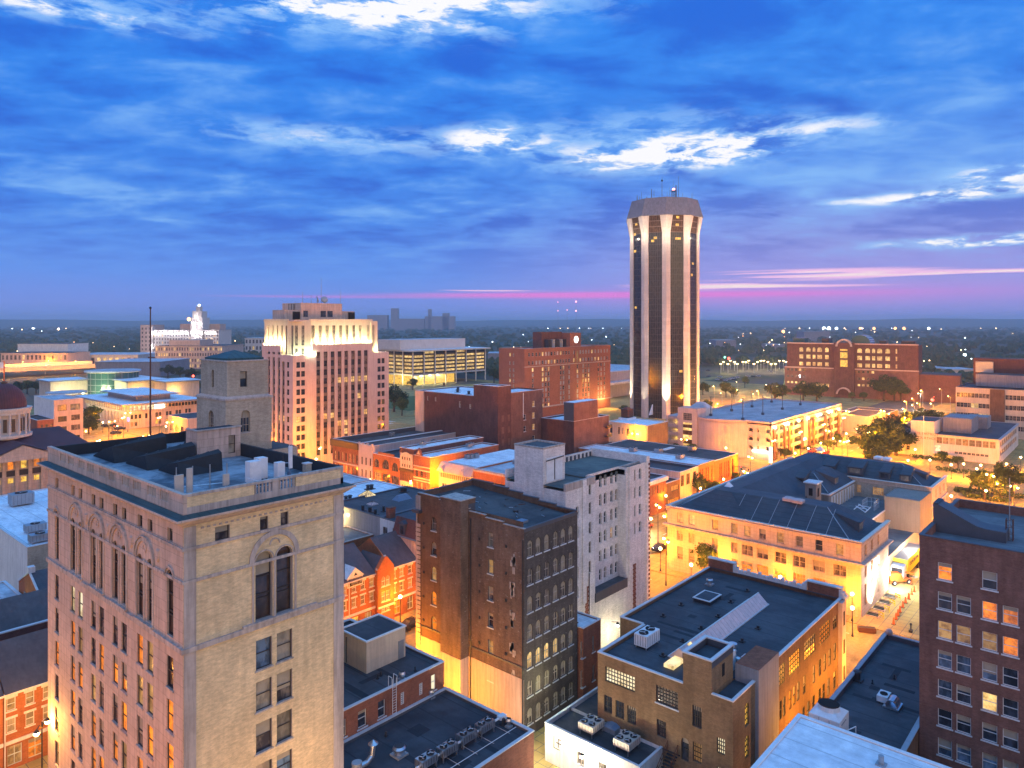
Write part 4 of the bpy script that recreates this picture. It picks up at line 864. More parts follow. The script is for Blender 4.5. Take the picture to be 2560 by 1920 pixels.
for sy in(-.6,.6):m.path([(-2.6,sy,2.2),(1.3,sy,5.3),(2.2,sy,5.3)],.04,'rust');m.path([(-2.6,sy,1.7),(1.3,sy,4.8),(2.2,sy,4.8)],.03,'rust');[m.tube((-2.6+q*.65,sy,1.2+q*.51),(-2.6+q*.65,sy,2.2+q*.51),.03,'rust')for q in range(8)]
m.build('railing',e)
m=MB();m.tube((-2.4,-.5,0),(-2.4,-.5,1.3),.07,'dark_metal');m.tube((1.9,-.8,0),(1.9,-.8,4.3),.07,'dark_metal');m.build('posts',e)
i_=Bld('plum_brick_tower','tall plum red brick building filling the right edge with rows of white framed windows','apartment building',83,-22)
X0,Y0,Y1,ZI=83.0,-22.0,17.1,28.0
cc=[yX(2362,X0),yX(2409,X0),yX(2474,X0),yX(2526,X0)]
cc+=[cc[3]-3.9,cc[3]-6.2,cc[3]-10,cc[3]-12.3]
hI=[]
for k_,c0 in enumerate(cc):
 for j in range(9):
  z=ZI-2.97*(j+1)-1.15
  if k_==1 and j==0 or k_==3 and j==0:continue
  z+={0:.45,1:.2,2:.15,3:-.05}.get(k_,0)if 0 else 0
  if z<1:continue
  h=(round(c0-.62,3),round(c0+.62,3),round(z,3),round(z+1.72,3),True if 0 else False);hI.append(h)
  pn='glass_blue' if j>2 else random.choice(['lit_reflect_orange','lit_dim','blind','bronze_glass'])
  if(k_,j)in((0,0),):pn='lit_reflect_orange'
  if(k_,j)in((2,4),):pn='lit'
  if(k_,j)in((0,2),(1,2),(2,2)):pn='lit_dim'
  if j>2 and random.random()<.5:pn='glass'
  i_.win('X',X0,h,'dh',pn,'frame_white','coping',.2,k_<4)
i_.block(X0,103,Y0,Y1,ZI,'plum_brick','grey_roof',par=.9,th=.35,cop='dark_coping',hX=hI)
i_.done()
m=MB();pr=[(0,0),(0,3.0),(-.5,3.0),(-4.0,1.3),(-4.8,1.15),(-6.6,1.1),(-6.6,0)]
m.hull([(0,a,b)for a,b in pr],[(2.6,a,b)for a,b in pr],'dark_coping');m.hull([(-.05,a,b+.01)for a,b in((-.5,3.0),(0,3.0),(0,3.12),(-.5,3.12))],[(2.65,a,b+.01)for a,b in((-.5,3.0),(0,3.0),(0,3.12),(-.5,3.12))],'slate_roof')
single('stair_enclosure',m,'dark sloped stair enclosure with a long shingled back on the plum brick roof','roof structure',(89.0,17.0,27.1))
m=MB();
for s_ in((-.3,-.3),(.3,-.3),(.3,.3),(-.3,.3)):m.tube((*s_,0),(*s_,2.2),.035,'rust',4)
for z in(.0,.7,1.4,2.1):m.path([(-.3,-.3,z),(.3,-.3,z),(.3,.3,z),(-.3,.3,z),(-.3,-.3,z)],.025,'rust',4);m.tube((-.3,-.3,z),(.3,.3,z+.6),.02,'rust',4)
m.tube((0,0,0),(0,0,6.5),.05,'grey_metal');x,y=AT(2524,1350,27.1)
single('lattice_mast',m,'small rusty lattice mast with a thin aerial on the plum brick roof','aerial',(x,y,27.1))
j_=Bld('black_roofed_hall','low building with a long flat black roof left of the plum brick tower','hall',72,17.2)
j_.block(72.0,105.5,17.2,25.9,8.0,'brown_brick','black_roof',par=.55,th=.4,cop='grey_metal')
for y in(25.3,18.0):j_.mb('ornament').ball(105.4,y,8.3,.5,'limestone_trim',10);
j_.mb('gutter').tube((72.3,25.9,7.9),(80,25.9,7.9),.1,'white_metal');j_.mb('gutter').box(73.3,73.5,17.6,24.0,8.1,8.25,'white_metal')
j_.done()
vent(*AT(2144,1700,7.5),7.5,'square dark chimney vent near the street edge of the long black roof',.42,1.0)
for px,py in((2181,1709),(2236,1696)):vent(*AT(px,py,7.5),7.5,'tiny pipe vent standing on the long black roof',.1,.35,group='pipe vents on the long black roof')
e=empty('exhaust_fan',*AT(2232,1765,7.5),7.5);tag(e,'white exhaust fan with a curved hood on the long black roof','exhaust fan')
m=MB();m.box(-1.0,1.0,-.8,.8,0,.18,'steel');m.box(-.2,1.5,.5,1.6,.1,.75,'white_metal');m.build('base',e)
m=MB()
for q in range(8):
 a0,a1=math.pi*q/8,math.pi*(q+1)/8;m.hull([(-.8,.62*math.cos(a0),.18+.75*math.sin(a0)),(.8,.62*math.cos(a0),.18+.75*math.sin(a0)),(.8,.62*math.cos(a1),.18+.75*math.sin(a1)),(-.8,.62*math.cos(a1),.18+.75*math.sin(a1))],[(-.8,.55*math.cos(a0),.18+.66*math.sin(a0)),(.8,.55*math.cos(a0),.18+.66*math.sin(a0)),(.8,.55*math.cos(a1),.18+.66*math.sin(a1)),(-.8,.55*math.cos(a1),.18+.66*math.sin(a1))],'steel')
m.build('hood',e)
m=MB();m.cyl(.6,1.05,.75,.85,.4,'dark_metal',14,top='void');m.build('fan',e)
k_=Bld('white_roofed_building','building with a bright blue white membrane roof at the bottom right corner','building',40,5)
k_.block(38,70.1,2,24.8,12.0,'pale_concrete','white_roof',par=.08,th=.3,cop='white_metal',faceX=True);k_.done()
vent(*AT(2203,1912,11.92),11.92,'stubby grey pipe on the bright white roof at the bottom right',.3,.8,cap=False,m_='grey_metal')
e=empty('cooling_tower',*AT(2072,1828,8),7.6);tag(e,'white box shaped cooling tower with a round dark fan beside the bright white roof','cooling tower')
m=MB();m.box(-1.5,1.5,-1.5,1.5,0,2.4,'white_metal');m.hull([(-1.5,-1.5,2.4),(1.5,-1.5,2.4),(1.5,1.5,2.4),(-1.5,1.5,2.4)],[(-1.0,-1.0,2.75),(1.0,-1.0,2.75),(1.0,1.0,2.75),(-1.0,1.0,2.75)],'white_metal');m.build('housing',e)
m=MB();m.cyl(0,0,2.75,3.25,1.05,'white_metal',20,top='void');m.cyl(0,0,3.25,3.28,.9,'rust',20,top='void');m.build('fan_ring',e)
m=MB();m.box(-.9,.5,-1.54,-1.5,1.9,2.0,'grey_metal');m.box(-1.54,-1.5,-.8,.9,1.8,1.95,'grey_metal');[m.box(-1.53,-1.5,q-.02,q+.02,.1,2.3,'grey_metal')for q in(-.5,.5)];m.build('trim',e)
m=MB();m.path([(0,0,0),(0,0,1.3),(1.2,-.4,1.3),(1.2,-.4,0)],.05,'white_metal');m.path([(.4,.6,0),(.4,.6,1.2)],.05,'steel');single('steel_rail',m,'bent pale steel ladder rail beside the white cooling tower','railing',(*AT(2120,1845,8),7.5))
l1=Bld('low_black_roof_building','low brick building with a wide black roof at the bottom centre','building',40,47.4)
l1.block(36,57.2,47.4,60.75,7.35,'red_brick','black_roof',par=.3,th=.3,cop='coping',depth=.2);l1.done()
l2=Bld('black_roof_extension','brick building with a black roof and a cream rooftop room behind the fan unit roof','building',40,60.8)
Y0=60.8;hh=[]
for pa,pb,pn in((895,917,'glass'),(945,964,'glass'),(1078,1090,'lit_cool'),(858,866,'glass')):
 h=(round(xY(pa,Y0),3),round(xY(pb,Y0),3),7.75,9.55,False);hh.append(h);l2.win('Y',Y0,h,'dh',pn,'frame_white','coping',.25,True)
for pa in(1002,1048):h=(round(xY(pa,Y0),3),round(xY(pa+8,Y0),3),8.0,9.3,False);hh.append(h);l2.win('Y',Y0,h,'g1x6','blind','frame_white',None,.1,True)
l2.block(36,57.0,60.8,79,10.4,'red_brick','black_roof',par=.25,th=.3,cop='coping',hY=hh)
p=l2.mb('rooftop_room');l2.fac('X',49.6,65.7,70.8,10.15,13.7,(),'cream_stone',part='rooftop_room');p.box(49.61,55.3,65.7,70.8,10.15,13.7,'cream_stone',bottom=False)
p.box(49.55,55.35,65.64,70.86,10.2,11.0,'blue_grey')if 0 else None
c_=l2.mb('rooftop_room_roof');c_.box(49.5,55.4,65.6,65.85,13.7,13.85,'white_metal');c_.box(49.5,55.4,70.65,70.9,13.7,13.85,'white_metal');c_.box(49.5,49.75,65.85,70.65,13.7,13.85,'white_metal');c_.box(55.15,55.4,65.85,70.65,13.7,13.85,'white_metal');c_.box(49.75,55.15,65.85,70.65,13.7,13.72,'black_roof')
dd_=l2.mb('door');dd_.box(54.2,55.0,65.64,65.7,10.2,12.3,'grey_metal');dd_.tube((49.5,69.4,10.3),(49.5,69.4,13.3),.05,'dark_metal')
l2.done()
e=empty('roof_ladder',xY(984,60.8),60.65,7.05);tag(e,'white steel ladder fixed to the brick wall between the two black roofs','ladder')
m=MB()
for a in(-.25,.25):m.tube((a,0,0),(a,0,4.3),.03,'white_metal')
for q in range(12):m.tube((-.25,0,.25+q*.28),(.25,0,.25+q*.28),.02,'white_metal')
m.build('rungs',e)
m=MB()
for a in(-.35,.35):m.path([(a,0,3.4),(a,0,4.5),(a,.6,4.5),(a,.6,3.4)],.03,'white_metal')
m.build('grab_rails',e)
turbine(*AT(1005,1700,10.15),10.15,'steel turbine ventilator on the upper black roof beside the ladder',.32)
turbine(*AT(1078,1745,7.05),7.05,'small pale ventilator at the foot of the brick wall',.28)
turbine(*AT(998,1888,7.05),7.05,'large open topped round steel fan on the lower black roof',.55)
e=empty('flue_pipe',*AT(930,1912,7.05),7.05);tag(e,'shiny bent steel flue with a conical cap at the bottom edge of the black roof','flue')
m=MB();m.path([(-1.6,0,.5),(-.6,0,.5),(0,0,.9),(.15,0,1.9)],.26,'steel',12);m.build('pipe',e);m=MB();m.cyl(.15,0,2.0,2.35,.5,'steel',16,r2=.05);m.build('cap',e)
m=MB();m.cyl(-1.7,.1,0,1.0,.5,'grey_metal',12);m.cyl(-2.8,.3,0,.7,.4,'dark_metal',12);m.build('base',e)
for i,(px,py)in enumerate(((1212,1834),(1167,1860),(1118,1893),(1066,1922))):
 x,y=AT(px,py,7.05);a=ac_unit(x,y,7.05,2.0,1.05,.75,['twin fan unit farthest along the row on the lower black roof','second twin fan unit from the far end of the row on the lower black roof','third twin fan unit from the far end of the row on the lower black roof','nearest twin fan unit of the row, at the bottom edge of the photo'][i],2,.5,'steel','twin fan units in a row on the lower black roof')
m=MB();q0=AT(1255,1795,7.6);q1=AT(1040,1925,7.6);m.tube((*q0,7.75),(*q1,7.75),.12,'white_metal');m.tube((q0[0],q0[1]-2.0,7.4),(q1[0],q1[1]-2.0,7.4),.03,'white_metal')
for s_ in(.1,.3,.5,.7,.9):x,y=q0[0]+(q1[0]-q0[0])*s_,q0[1]+(q1[1]-q0[1])*s_;m.tube((x,y,7.05),(x,y,7.75),.04,'steel');m.tube((x,y,7.3),(x,y-2.2,7.3),.03,'steel')
m.box(q0[0]-.5,q0[0]+.4,q0[1]-.3,q0[1]+.3,7.6,7.95,'white_metal')
single('pipe_run',m,'long pale pipe duct running behind the row of twin fan units','pipe',(0,0,0))
turbine(*AT(1272,1818,7.05),7.05,'small steel vent by the wall end of the pipe duct',.26)
vent(*AT(1258,1812,7.05),7.05,'short dark pipe beside the small steel vent at the roof corner',.22,.6)
for px,py in((965,1840),):vent(*AT(px,py,7.05),7.05,'tiny dark stub vent in the middle of the lower black roof',.12,.35)
for px,py in((944,1697),(952,1690),(1038,1678)):vent(*AT(px,py,10.15),10.15,'tiny dark pipe vent on the upper black roof',.1,.4,group='pipe vents on the upper black roof')
rq=random.Random(4)
for nm_,e_,z_,(xa_,xb_,ya_,yb_),n_ in(('roof_patch',d.e,11.6,(76,99,39.5,44.2),10),('roof_patch',l1.e,7.05,(44,54,49,58),7),('roof_patch',l2.e,10.15,(46,56,61.5,64.5),4),('roof_patch',j_.e,7.45,(76,101,20,23.5),7),('roof_patch',k_.e,11.92,(50,66,8,21),4)):
 m=MB()
 for k in range(n_):
  x,y=rq.uniform(xa_,xb_),rq.uniform(ya_,yb_);a,c_=rq.choice(((.5,.5),(1.6,.35),(.35,1.6),(2.6,.3),(.9,.9),(.3,2.6)));zz_=z_+.006+.0015*k;m.face([(x-a,y-c_,zz_),(x+a,y-c_,zz_),(x+a,y+c_,zz_),(x-a,y+c_,zz_)],'tar_patch' if e_!=k_.e else 'grey_patch')
 o=m.build(nm_,e_,tuple(e_.location))
def light(x,y,z,power,col=(1,.5,.12),r=.15,parent=None,spot=None,rot=None,blend=.6):
 l=bpy.data.lights.new('lamp_light','SPOT' if spot else 'POINT');l.energy=power;l.color=col;l.shadow_soft_size=r
 if spot:l.spot_size=R(spot);l.spot_blend=blend
 o=bpy.data.objects.new('lamp_light',l);COL.objects.link(o);o.location=(x,y,z)
 if rot:o.rotation_euler=rot
 if parent is not None:o.parent=parent
 return o
def up_spot(x,y,z,power,col,tx,ty,tz,ang=70):
 v=Vector((tx-x,ty-y,tz-z));return light(x,y,z,power,col,.2,None,ang,v.to_track_quat('-Z','Y').to_euler())
f=Bld('stone_courthouse','large pale stone courthouse with dark hipped metal roofs around a yard, across the lit street','courthouse',128.8,35.2)
X0,X1,Y0,Y1,ZE=128.8,146.0,35.2,71.7,12.9
yc=[yX(p,X0)for p in(2099,2047,1998,1951,1906,1868,1836,1788,1729,1700)]
hh=[]
for i,y in enumerate(yc):
 hs=[(10.0,11.9,.62,'lit' if i in(8,9)else random.choice(['glass_curtain','blind','lit_dim','glass']),'dh'),(6.4,8.3,.62 if i>5 else 1.05,'glass_curtain' if i<6 else 'blind','pair'),(2.6,5.2,.62 if i>5 else 1.05,'lit_reflect_orange' if 0<i<6 else 'glass_curtain','g4x4')]
 for a,b_,q,pn,st in hs:
  h=(round(y-q,3),round(y+q,3),a,b_,False);hh.append(h);f.win('X',X0,h,st,pn,'frame_tan','courthouse_stone' if a>9 else None,.3,True)
f.fac('X',X0,Y0,Y1,0,ZE-.9,hh,'courthouse_stone',.35)
hy=[]
for px in(2164,2180,2196):
 x=xY(px,Y0)
 for a,b_,pn in((10.0,11.9,'glass_curtain'),(6.4,8.3,'glass'),(1.6,5.2,'glass_curtain')):
  h=(round(x-.6,3),round(x+.6,3),a,b_,False);hy.append(h);f.win('Y',Y0,h,'dh2',pn,'frame_tan',None,.3,True)
f.fac('Y',Y0,X0,X1,0,ZE-.9,hy,'courthouse_stone',.35)
w_=f.mb('wall');w_.face([(X1,Y0,0),(X1,54,0),(X1,54,ZE-.9),(X1,Y0,ZE-.9)],'courthouse_stone')
w_.face([(X1,54,0),(163,54,0),(163,54,12),(X1,54,12)],'grey_tan_brick');w_.face([(X0,Y1,0),(198,Y1,0),(198,Y1,12),(X0,Y1,12)],'courthouse_stone')
hz=[(round(xY(p,35.0)-.5,3),round(xY(p,35.0)+.5,3),a,b_,False)for p in(2340,2350,2360)for a,b_ in((9.8,11.7),(6.2,8.0))]
for h in hz:f.win('Y',35.0,h,'dh','glass','frame_tan',None,.25)
f.fac('Y',35.0,181.8,198,0,12,hz,'courthouse_stone',.3)
hz=[]
for p,a,b_,wq,pn in((2195,9.4,11.2,1.2,'lit_dim'),(2147,9.4,11.2,.5,'lit_dim'),(2151,5.6,7.4,1.2,'glass_curtain'),(2192,5.4,7.2,1.2,'glass')):
 y=yX(p,181.8);h=(round(y-wq,3),round(y+wq,3),a,b_,False);hz.append(h);f.win('X',181.8,h,'g5x4',pn,'frame_tan',None,.25)
f.fac('X',181.8,35.0,54,0,12,hz,'grey_tan_brick',.3)
w_.face([(198,35,0),(198,Y1,0),(198,Y1,12),(198,35,12)],'courthouse_stone')
f.fac('X',163,51.2,54,0,12,(),'taupe_stucco');f.fac('Y',51.2,163,181.8,0,12,(),'taupe_stucco')
mp=f.mb('pilasters');mp.box(164.5,181,51.05,51.19,5.5,11.4,'white_paint')
for k in range(9):x=165.3+k*1.95;mp.box(x,x+.28,50.8,51.04,5.5,11.4,'cream_stone')
cq=f.mb('cornice')
def crn(x0,x1,y0,y1,z0,z1,o,mt='courthouse_stone'):
 cq.box(x0-o,x0+.4,y0-o,y1+o,z0,z1,mt);cq.box(x0+.4,x1+o,y0-o,y0+.4,z0,z1,mt)
crn(X0,X1,Y0,Y1,ZE-.9,ZE-.02,.0);crn(X0,X1,Y0,Y1,ZE-.5,ZE-.25,.25);crn(X0,X1,Y0,Y1,ZE-.02,ZE+.1,.32,'pale_concrete');crn(X0,X1,Y0,Y1,9.1,9.4,.7,'limestone_trim');crn(X0,X1,Y0,Y1,8.7,9.1,.3)
crn(181.8,198,35.0,54,12,12.9,.1);crn(181.8,198,35.0,54,12.9,13.02,.3,'pale_concrete');cq.box(181.6,198.3,34.7,34.95,8.6,8.9,'pale_concrete');cq.box(181.6,181.78,35,54,8.2,8.5,'pale_concrete')
cq.box(162.8,181.5,50.9,51.3,12,12.25,'coping');cq.box(162.8,163.1,51.3,55,12,12.25,'coping');cq.box(X0,198,Y1-.4,Y1+.3,12,13.0,'pale_concrete')
for i in range(14):y=Y0+1.5+i*2.65;cq.cyl(X0-.2,y,ZE+.1,ZE+.32,.13,'pale_concrete',6,r2=.04)
r=f.mb('roof')
def hip(x0,x1,y0,y1,z0,z1,ins,mt='standing_seam',ix=None):
 a=[(x0,y0,z0),(x1,y0,z0),(x1,y1,z0),(x0,y1,z0)];ix=ix or ins
 b_=[(x0+ix,y0+ins,z1),(x1-ix,y0+ins,z1),(x1-ix,y1-ins,z1),(x0+ix,y1-ins,z1)]
 for i in range(4):j=(i+1)%4;r.face([a[i],a[j],b_[j],b_[i]],mt)
 r.face(b_,mt)
for(x0,x1,y0,y1)in((X0,X1,Y0,Y1),(X1,181.8,54,Y1),(181.8,198,35.0,Y1)):r.box(x0+.4,x1,y0+.4 if y0<50 else y0,y1-.4,12.0,12.35,'slate_roof')
r.box(163.1,181.8,51.3,54,12.0,12.2,'slate_roof')
hip(X0+1.5,X1+.6,Y0+2.2,Y1-1.2,12.36,16.0,5.6,ix=5.9);hip(X0+1.2,196.5,55.5,Y1-1.0,12.37,16.02,5.8);hip(182.6,197.2,36.6,Y1-1.2,12.38,16.04,5.8,ix=6.2);hip(164,183.5,51.6,62,12.25,15.2,4.6)
rb=f.mb('roof_ribs')
for i in range(8):
 y=41.5+i*3.4;rb.tube((X0+1.55,y-.0,12.42),(X0+7.3,y,16.0),.05,'grey_metal',4)
for p,q in(((X0+1.5,Y0+2.2,12.4),(X0+7.4,Y0+7.8,16.05)),((164,51.6,12.3),(168.6,56.2,15.25)),((182.6,36.6,12.4),(188.8,42.4,16.05)),((X0+1.4,Y1-1.2,12.4),(X0+7.0,Y1-6.8,16.05))):rb.tube(p,q,.09,'grey_metal',4)
def dormer(x,y,ax='X',wd=2.2,z=12.6,pn='blind'):
 q=f.mb('dormer')if 0 else MB()
 if ax=='X':lo=[(x,y-wd/2),(x+4.5,y-wd/2),(x+4.5,y+wd/2),(x,y+wd/2)];q.hull([(*p,z)for p in lo],[(x,y-wd/2,z+1.7),(x+4.5,y-wd/2,z+2.9),(x+4.5,y+wd/2,z+2.9),(x,y+wd/2,z+1.7)],'dark_coping','standing_seam');q.box(x-.05,x-.01,y-wd*.35,y+wd*.35,z+.4,z+1.45,pn);q.box(x-.3,x+.1,y-wd/2-.2,y+wd/2+.2,z+1.65,z+1.8,'slate_roof')
 else:lo=[(x-wd/2,y),(x+wd/2,y),(x+wd/2,y+4.5),(x-wd/2,y+4.5)];q.hull([(*p,z)for p in lo],[(x-wd/2,y,z+1.7),(x+wd/2,y,z+1.7),(x+wd/2,y+4.5,z+2.9),(x-wd/2,y+4.5,z+2.9)],'dark_coping','standing_seam');q.box(x-wd*.35,x+wd*.35,y-.05,y-.01,z+.4,z+1.45,pn);q.box(x-wd/2-.2,x+wd/2+.2,y-.3,y+.1,z+1.65,z+1.8,'slate_roof')
 q.build('dormer',f.e,f.loc)
dormer(137.5,37.6,'Y',2.4,12.5);dormer(172.5,52.4,'Y',2.6,12.6);dormer(165.0,58.3,'X',2.4,12.8,'glass');dormer(183.5,58,'X',3.4,12.8);dormer(183.6,51.6,'X',3.4,13.2);dormer(183.7,45.2,'X',2.2,12.9,'glass');dormer(183.7,40.8,'X',2.2,12.9);dormer(190.5,37.6,'Y',2.4,12.6)
ct=f.mb('service_tower');tx,ty_=AT(2009,1345,12);ct.box(157.6,160.6,52.0,54.4,5,15.2,'taupe_stucco');ct.box(157.3,160.9,51.7,54.7,15.2,15.45,'coping');ct.box(158.2,159.3,51.95,51.99,12.4,14.2,'void');ct.box(157.55,157.59,52.8,53.6,12.6,14.2,'void')
ct.box(X1,163,54.0,57,0,12.0,'taupe_stucco')if 0 else None
f.mb('annex').box(X1,181.7,36.2,53.9,0,5.0,'cream_stone','grey_roof');f.mb('annex').box(158,181.6,42.0,51.1,5.0,8.6,'grey_tan_brick','grey_roof');f.mb('annex').box(157.9,181.5,41.85,42.0,8.6,8.9,'coping');f.mb('annex').box(171,181.7,35.1,42.0,5.0,11.9,'taupe_stucco')
f.done()
for i,(px,py)in enumerate(((1972,1251),(1996,1256),(2196,1147),(2218,1150))):
 x,y=AT(px,py,16);m=MB();m.box(-.9,.9,-.9,.9,0,.5,'pink_stone' if i<2 else 'white_metal');m.hull([(-1,-1,.5),(1,-1,.5),(1,1,.5),(-1,1,.5)],[(-.5,-.5,.75),(.5,-.5,.75),(.5,.5,.75),(-.5,.5,.75)],'pink_stone' if i<2 else 'white_metal')
 single('roof_vent_box',m,['pinkish capped vent box on the front ridge of the courthouse, the left one','pinkish capped vent box on the front ridge of the courthouse, the right one','white capped vent box on the far ridge of the courthouse, the left one','white capped vent box on the far ridge of the courthouse, the right one'][i],'roof vent',(x,y,15.95),'capped vent boxes on the courthouse ridges')
for px,py,lb in((1822,1222,'small white pyramid vent on the left slope of the courthouse roof'),(2051,1128,'pale pyramid cupola on the far left ridge of the courthouse roof')):
 x,y=AT(px,py,15.5);m=MB();m.box(-.7,.7,-.7,.7,0,.5,'white_metal');m.hull([(-.8,-.8,.5),(.8,-.8,.5),(.8,.8,.5),(-.8,.8,.5)],[(-.1,-.1,1.5),(.1,-.1,1.5),(.1,.1,1.5),(-.1,.1,1.5)],'white_metal');single('roof_cupola',m,lb,'cupola',(x,y,15.4))
x,y=AT(2155,1277,8.8);e=empty('scissor_frame',x,y,8.6);tag(e,'folded white steel frame lying on the annex roof in the courthouse yard','steel frame')
m=MB()
for k in range(4):m.path([(k*1.0-2,-1.2,.5+.5*(k%2)),(k*1.0-1,1.0,1.3-.5*(k%2))],.09,'white_metal')
m.path([(-2.2,-1.2,.5),(2.2,-1.2,.8)],.1,'white_metal');m.path([(-2.2,1.0,.8),(2.2,1.0,1.0)],.1,'white_metal');m.build('lattice',e)
m=MB();rail(m,[(2.4,-1.8),(6.4,-1.8),(6.4,.6)],0,1.9,'white_metal',.7);rail(m,[(2.4,.6),(6.4,.6)],0,1.9,'white_metal',.7);m.build('cage',e)
e=empty('trailer_truck',*AT(2262,1437,0),.15,0);tag(e,'white truck with a long yellow lettered container trailer behind the courthouse corner','truck')
m=MB();m.box(-3.6,9,-1.25,1.25,1.2,3.9,'yellow_paint','grey_metal')
for k in range(30):m.box(-3.5+k*.42,-3.35+k*.42,-1.3,-1.251,1.3,3.8,'yellow_paint')
m.build('container',e)
def text(body,size,mt,parent,loc,rot,name='lettering',extr=.02):
 cu=bpy.data.curves.new(name,'FONT');cu.body=body;cu.size=size;cu.extrude=extr;cu.align_x='LEFT';t_=bpy.data.objects.new('tmp',cu);COL.objects.link(t_)
 me=bpy.data.meshes.new_from_object(t_.evaluated_get(bpy.context.evaluated_depsgraph_get()));bpy.data.objects.remove(t_);me.materials.clear();me.materials.append(MATS[mt])
 o=bpy.data.objects.new(name,me);COL.objects.link(o);o.parent=parent;o.location=loc;o.rotation_euler=rot;return o
text('CREMEXILLUMN',1.0,'letter_dark',e,(-2.2,-1.33,2.5),(R(90),0,0))
m=MB();m.hull([(-6.3,-1.2,.6),(-4.0,-1.2,.6),(-4.0,1.2,.6),(-6.3,1.2,.6)],[(-5.7,-1.1,3.0),(-4.0,-1.1,3.2),(-4.0,1.1,3.2),(-5.7,1.1,3.0)],'white_metal');m.box(-6.1,-5.9,-.9,.9,1.8,2.7,'glass');m.build('cab',e)
for x in(-5.2,-2.6,5.5,7):
 for s_ in(-1.1,1.1):m=MB();m.tube((x,s_-.15,.5),(x,s_+.15,.5),.5,'rubber',14);m.build('wheel',e)
e=empty('boom_lift',*AT(2246,1460,0),.15,-35);tag(e,'orange boom lift parked by the courthouse corner','boom lift')
m=MB();m.hull([(-2.4,-.9,.6),(2.2,-.9,.6),(2.2,.9,.6),(-2.4,.9,.6)],[(-2.2,-.9,1.0),(2.0,-.9,1.0),(2.0,.9,1.0),(-2.2,.9,1.0)],'orange_paint');m.hull([(-2.6,-.8,1.0),(.4,-.8,1.0),(.4,.8,1.0),(-2.6,.8,1.0)],[(-2.5,-.7,2.0),(0,-.7,2.1),(0,.7,2.1),(-2.5,.7,2.0)],'orange_paint');m.build('chassis',e)
m=MB();m.path([(-1.2,.3,2.1),(2.4,.3,1.8),(3.8,.3,1.2)],.16,'orange_paint');m.box(3.6,4.4,-.4,.8,.7,.8,'dark_metal');m.build('boom',e)
for x in(-1.7,1.5):
 for s_ in(-.9,.9):
  m=MB();m.tube((x,s_-.14,.5),(x,s_+.14,.5),.5,'rubber',14);o=m.build('wheel',e);m=MB();m.tube((x,s_-.16,.5),(x,s_+.16,.5),.25,'coping',10);m.build('rim',o)
cone0=None
cp_=[(2285,1481),(2279,1488),(2272,1500),(2264,1510),(2257,1521),(2250,1533),(2245,1542),(2240,1551),(2234,1563),(2276,1462),(2241,1450)]
for i,(px,py)in enumerate(cp_):
 x,y=AT(px,py,0)
 if cone0 is None:
  cone0=empty('traffic_cone',x,y,.15);m=MB();m.box(-.3,.3,-.3,.3,0,.06,'rubber');m.build('base',cone0);m=MB();m.cyl(0,0,.06,1.15,.24,'orange_plastic',10,r2=.09);m.cyl(0,0,.55,.75,.165,'white_metal',10,r2=.13);m.build('cone',cone0);KIDS[cone0.name]=list(cone0.children);o=cone0
  KIDS['traffic_cone']=[c_ for c_ in sc.objects if c_.parent==cone0]
 else:o=copy_tree(cone0)
 o.location=(x,y,.15);tag(o,'orange traffic cone beside the paved strip next to the courthouse','traffic cone','traffic cones along the paved strip')
m=MB()
for k in range(5):
 x,y=AT(2163+k*17,1545-k*21,0);m.box(x-.1,x+1.9,y-.2,y+2.0,.151,.2,'void');m.box(x-.1,x+1.9,y-.5,y-.3,.151,.9,'yellow_paint')if k%2 else None
m=MB();sheet(131,147,24,35.1,.17,'pavement',m);structure('paved_strip',m)
for k in range(4):
 x=130.5+k*3.6;m=MB();m.box(0,2.0,0,1.8,0,.05,'void');m.box(-.1,0,-.1,1.8,0,.25,'courthouse_stone');m.box(2.0,2.1,-.1,1.8,0,.25,'courthouse_stone');m.box(-.1,2.1,-.2,-.1,0,.25,'courthouse_stone');single('window_well',m,'dark square window well at the foot of the courthouse side wall','window well',(x,33.2,.15),'window wells along the courthouse side')
 m=MB()
 for q in(0,1.0):m.box(q,q+.08,0,.08,0,1.0,'yellow_paint')
 m.box(0,1.08,-.03,0,.35,.5,'yellow_paint');m.box(0,1.08,-.03,0,.75,.95,'yellow_paint');single('site_barrier',m,'yellow site barrier standing in front of a window well','barrier',(x+.4,32.2,.15),'yellow barriers beside the window wells',rz=60)
up_spot(X_:=134.5,34.0,.4,9000,(1,.93,.75),134.5,35.2,8,110)
m=MB();m.box(-.2,.2,-.15,.15,0,.35,'lamp_white');single('wall_floodlight',m,'bright white floodlight on the courthouse side wall','floodlight',(yX_ if 0 else 136.5,35.0,6.4));light(136.5,34.4,6.2,2600,(1,.93,.78),.2)
m=MB();m.box(-.2,.2,-.15,.15,0,.35,'lamp_white');single('wall_floodlight',m,'bright white floodlight at the back corner of the courthouse side wall','floodlight',(145.6,35.0,3.0));light(146.4,34.0,3.2,5000,(1,.93,.78),.2);light(160,33.5,5.5,3000,(1,.9,.7),.3)
m=MB();m.box(-1.3,1.3,-.45,.45,0,.75,'rust');m.box(-1.15,1.15,-.33,.33,.75,.78,'mulch');single('planter',m,'long brown planter box on the corner pavement by the lamp','planter',(*AT(2167,1582,0),.15),rz=-60)
m=MB();m.cyl(0,0,0,1.2,.1,'dark_metal',8);m.ball(0,0,1.3,.2,'dark_metal',8);m.box(-.3,.3,-.25,.25,0,.4,'dark_metal');single('hydrant',m,'small dark hydrant by the street behind the long black roof','hydrant',(*AT(2277,1583,0),.15))
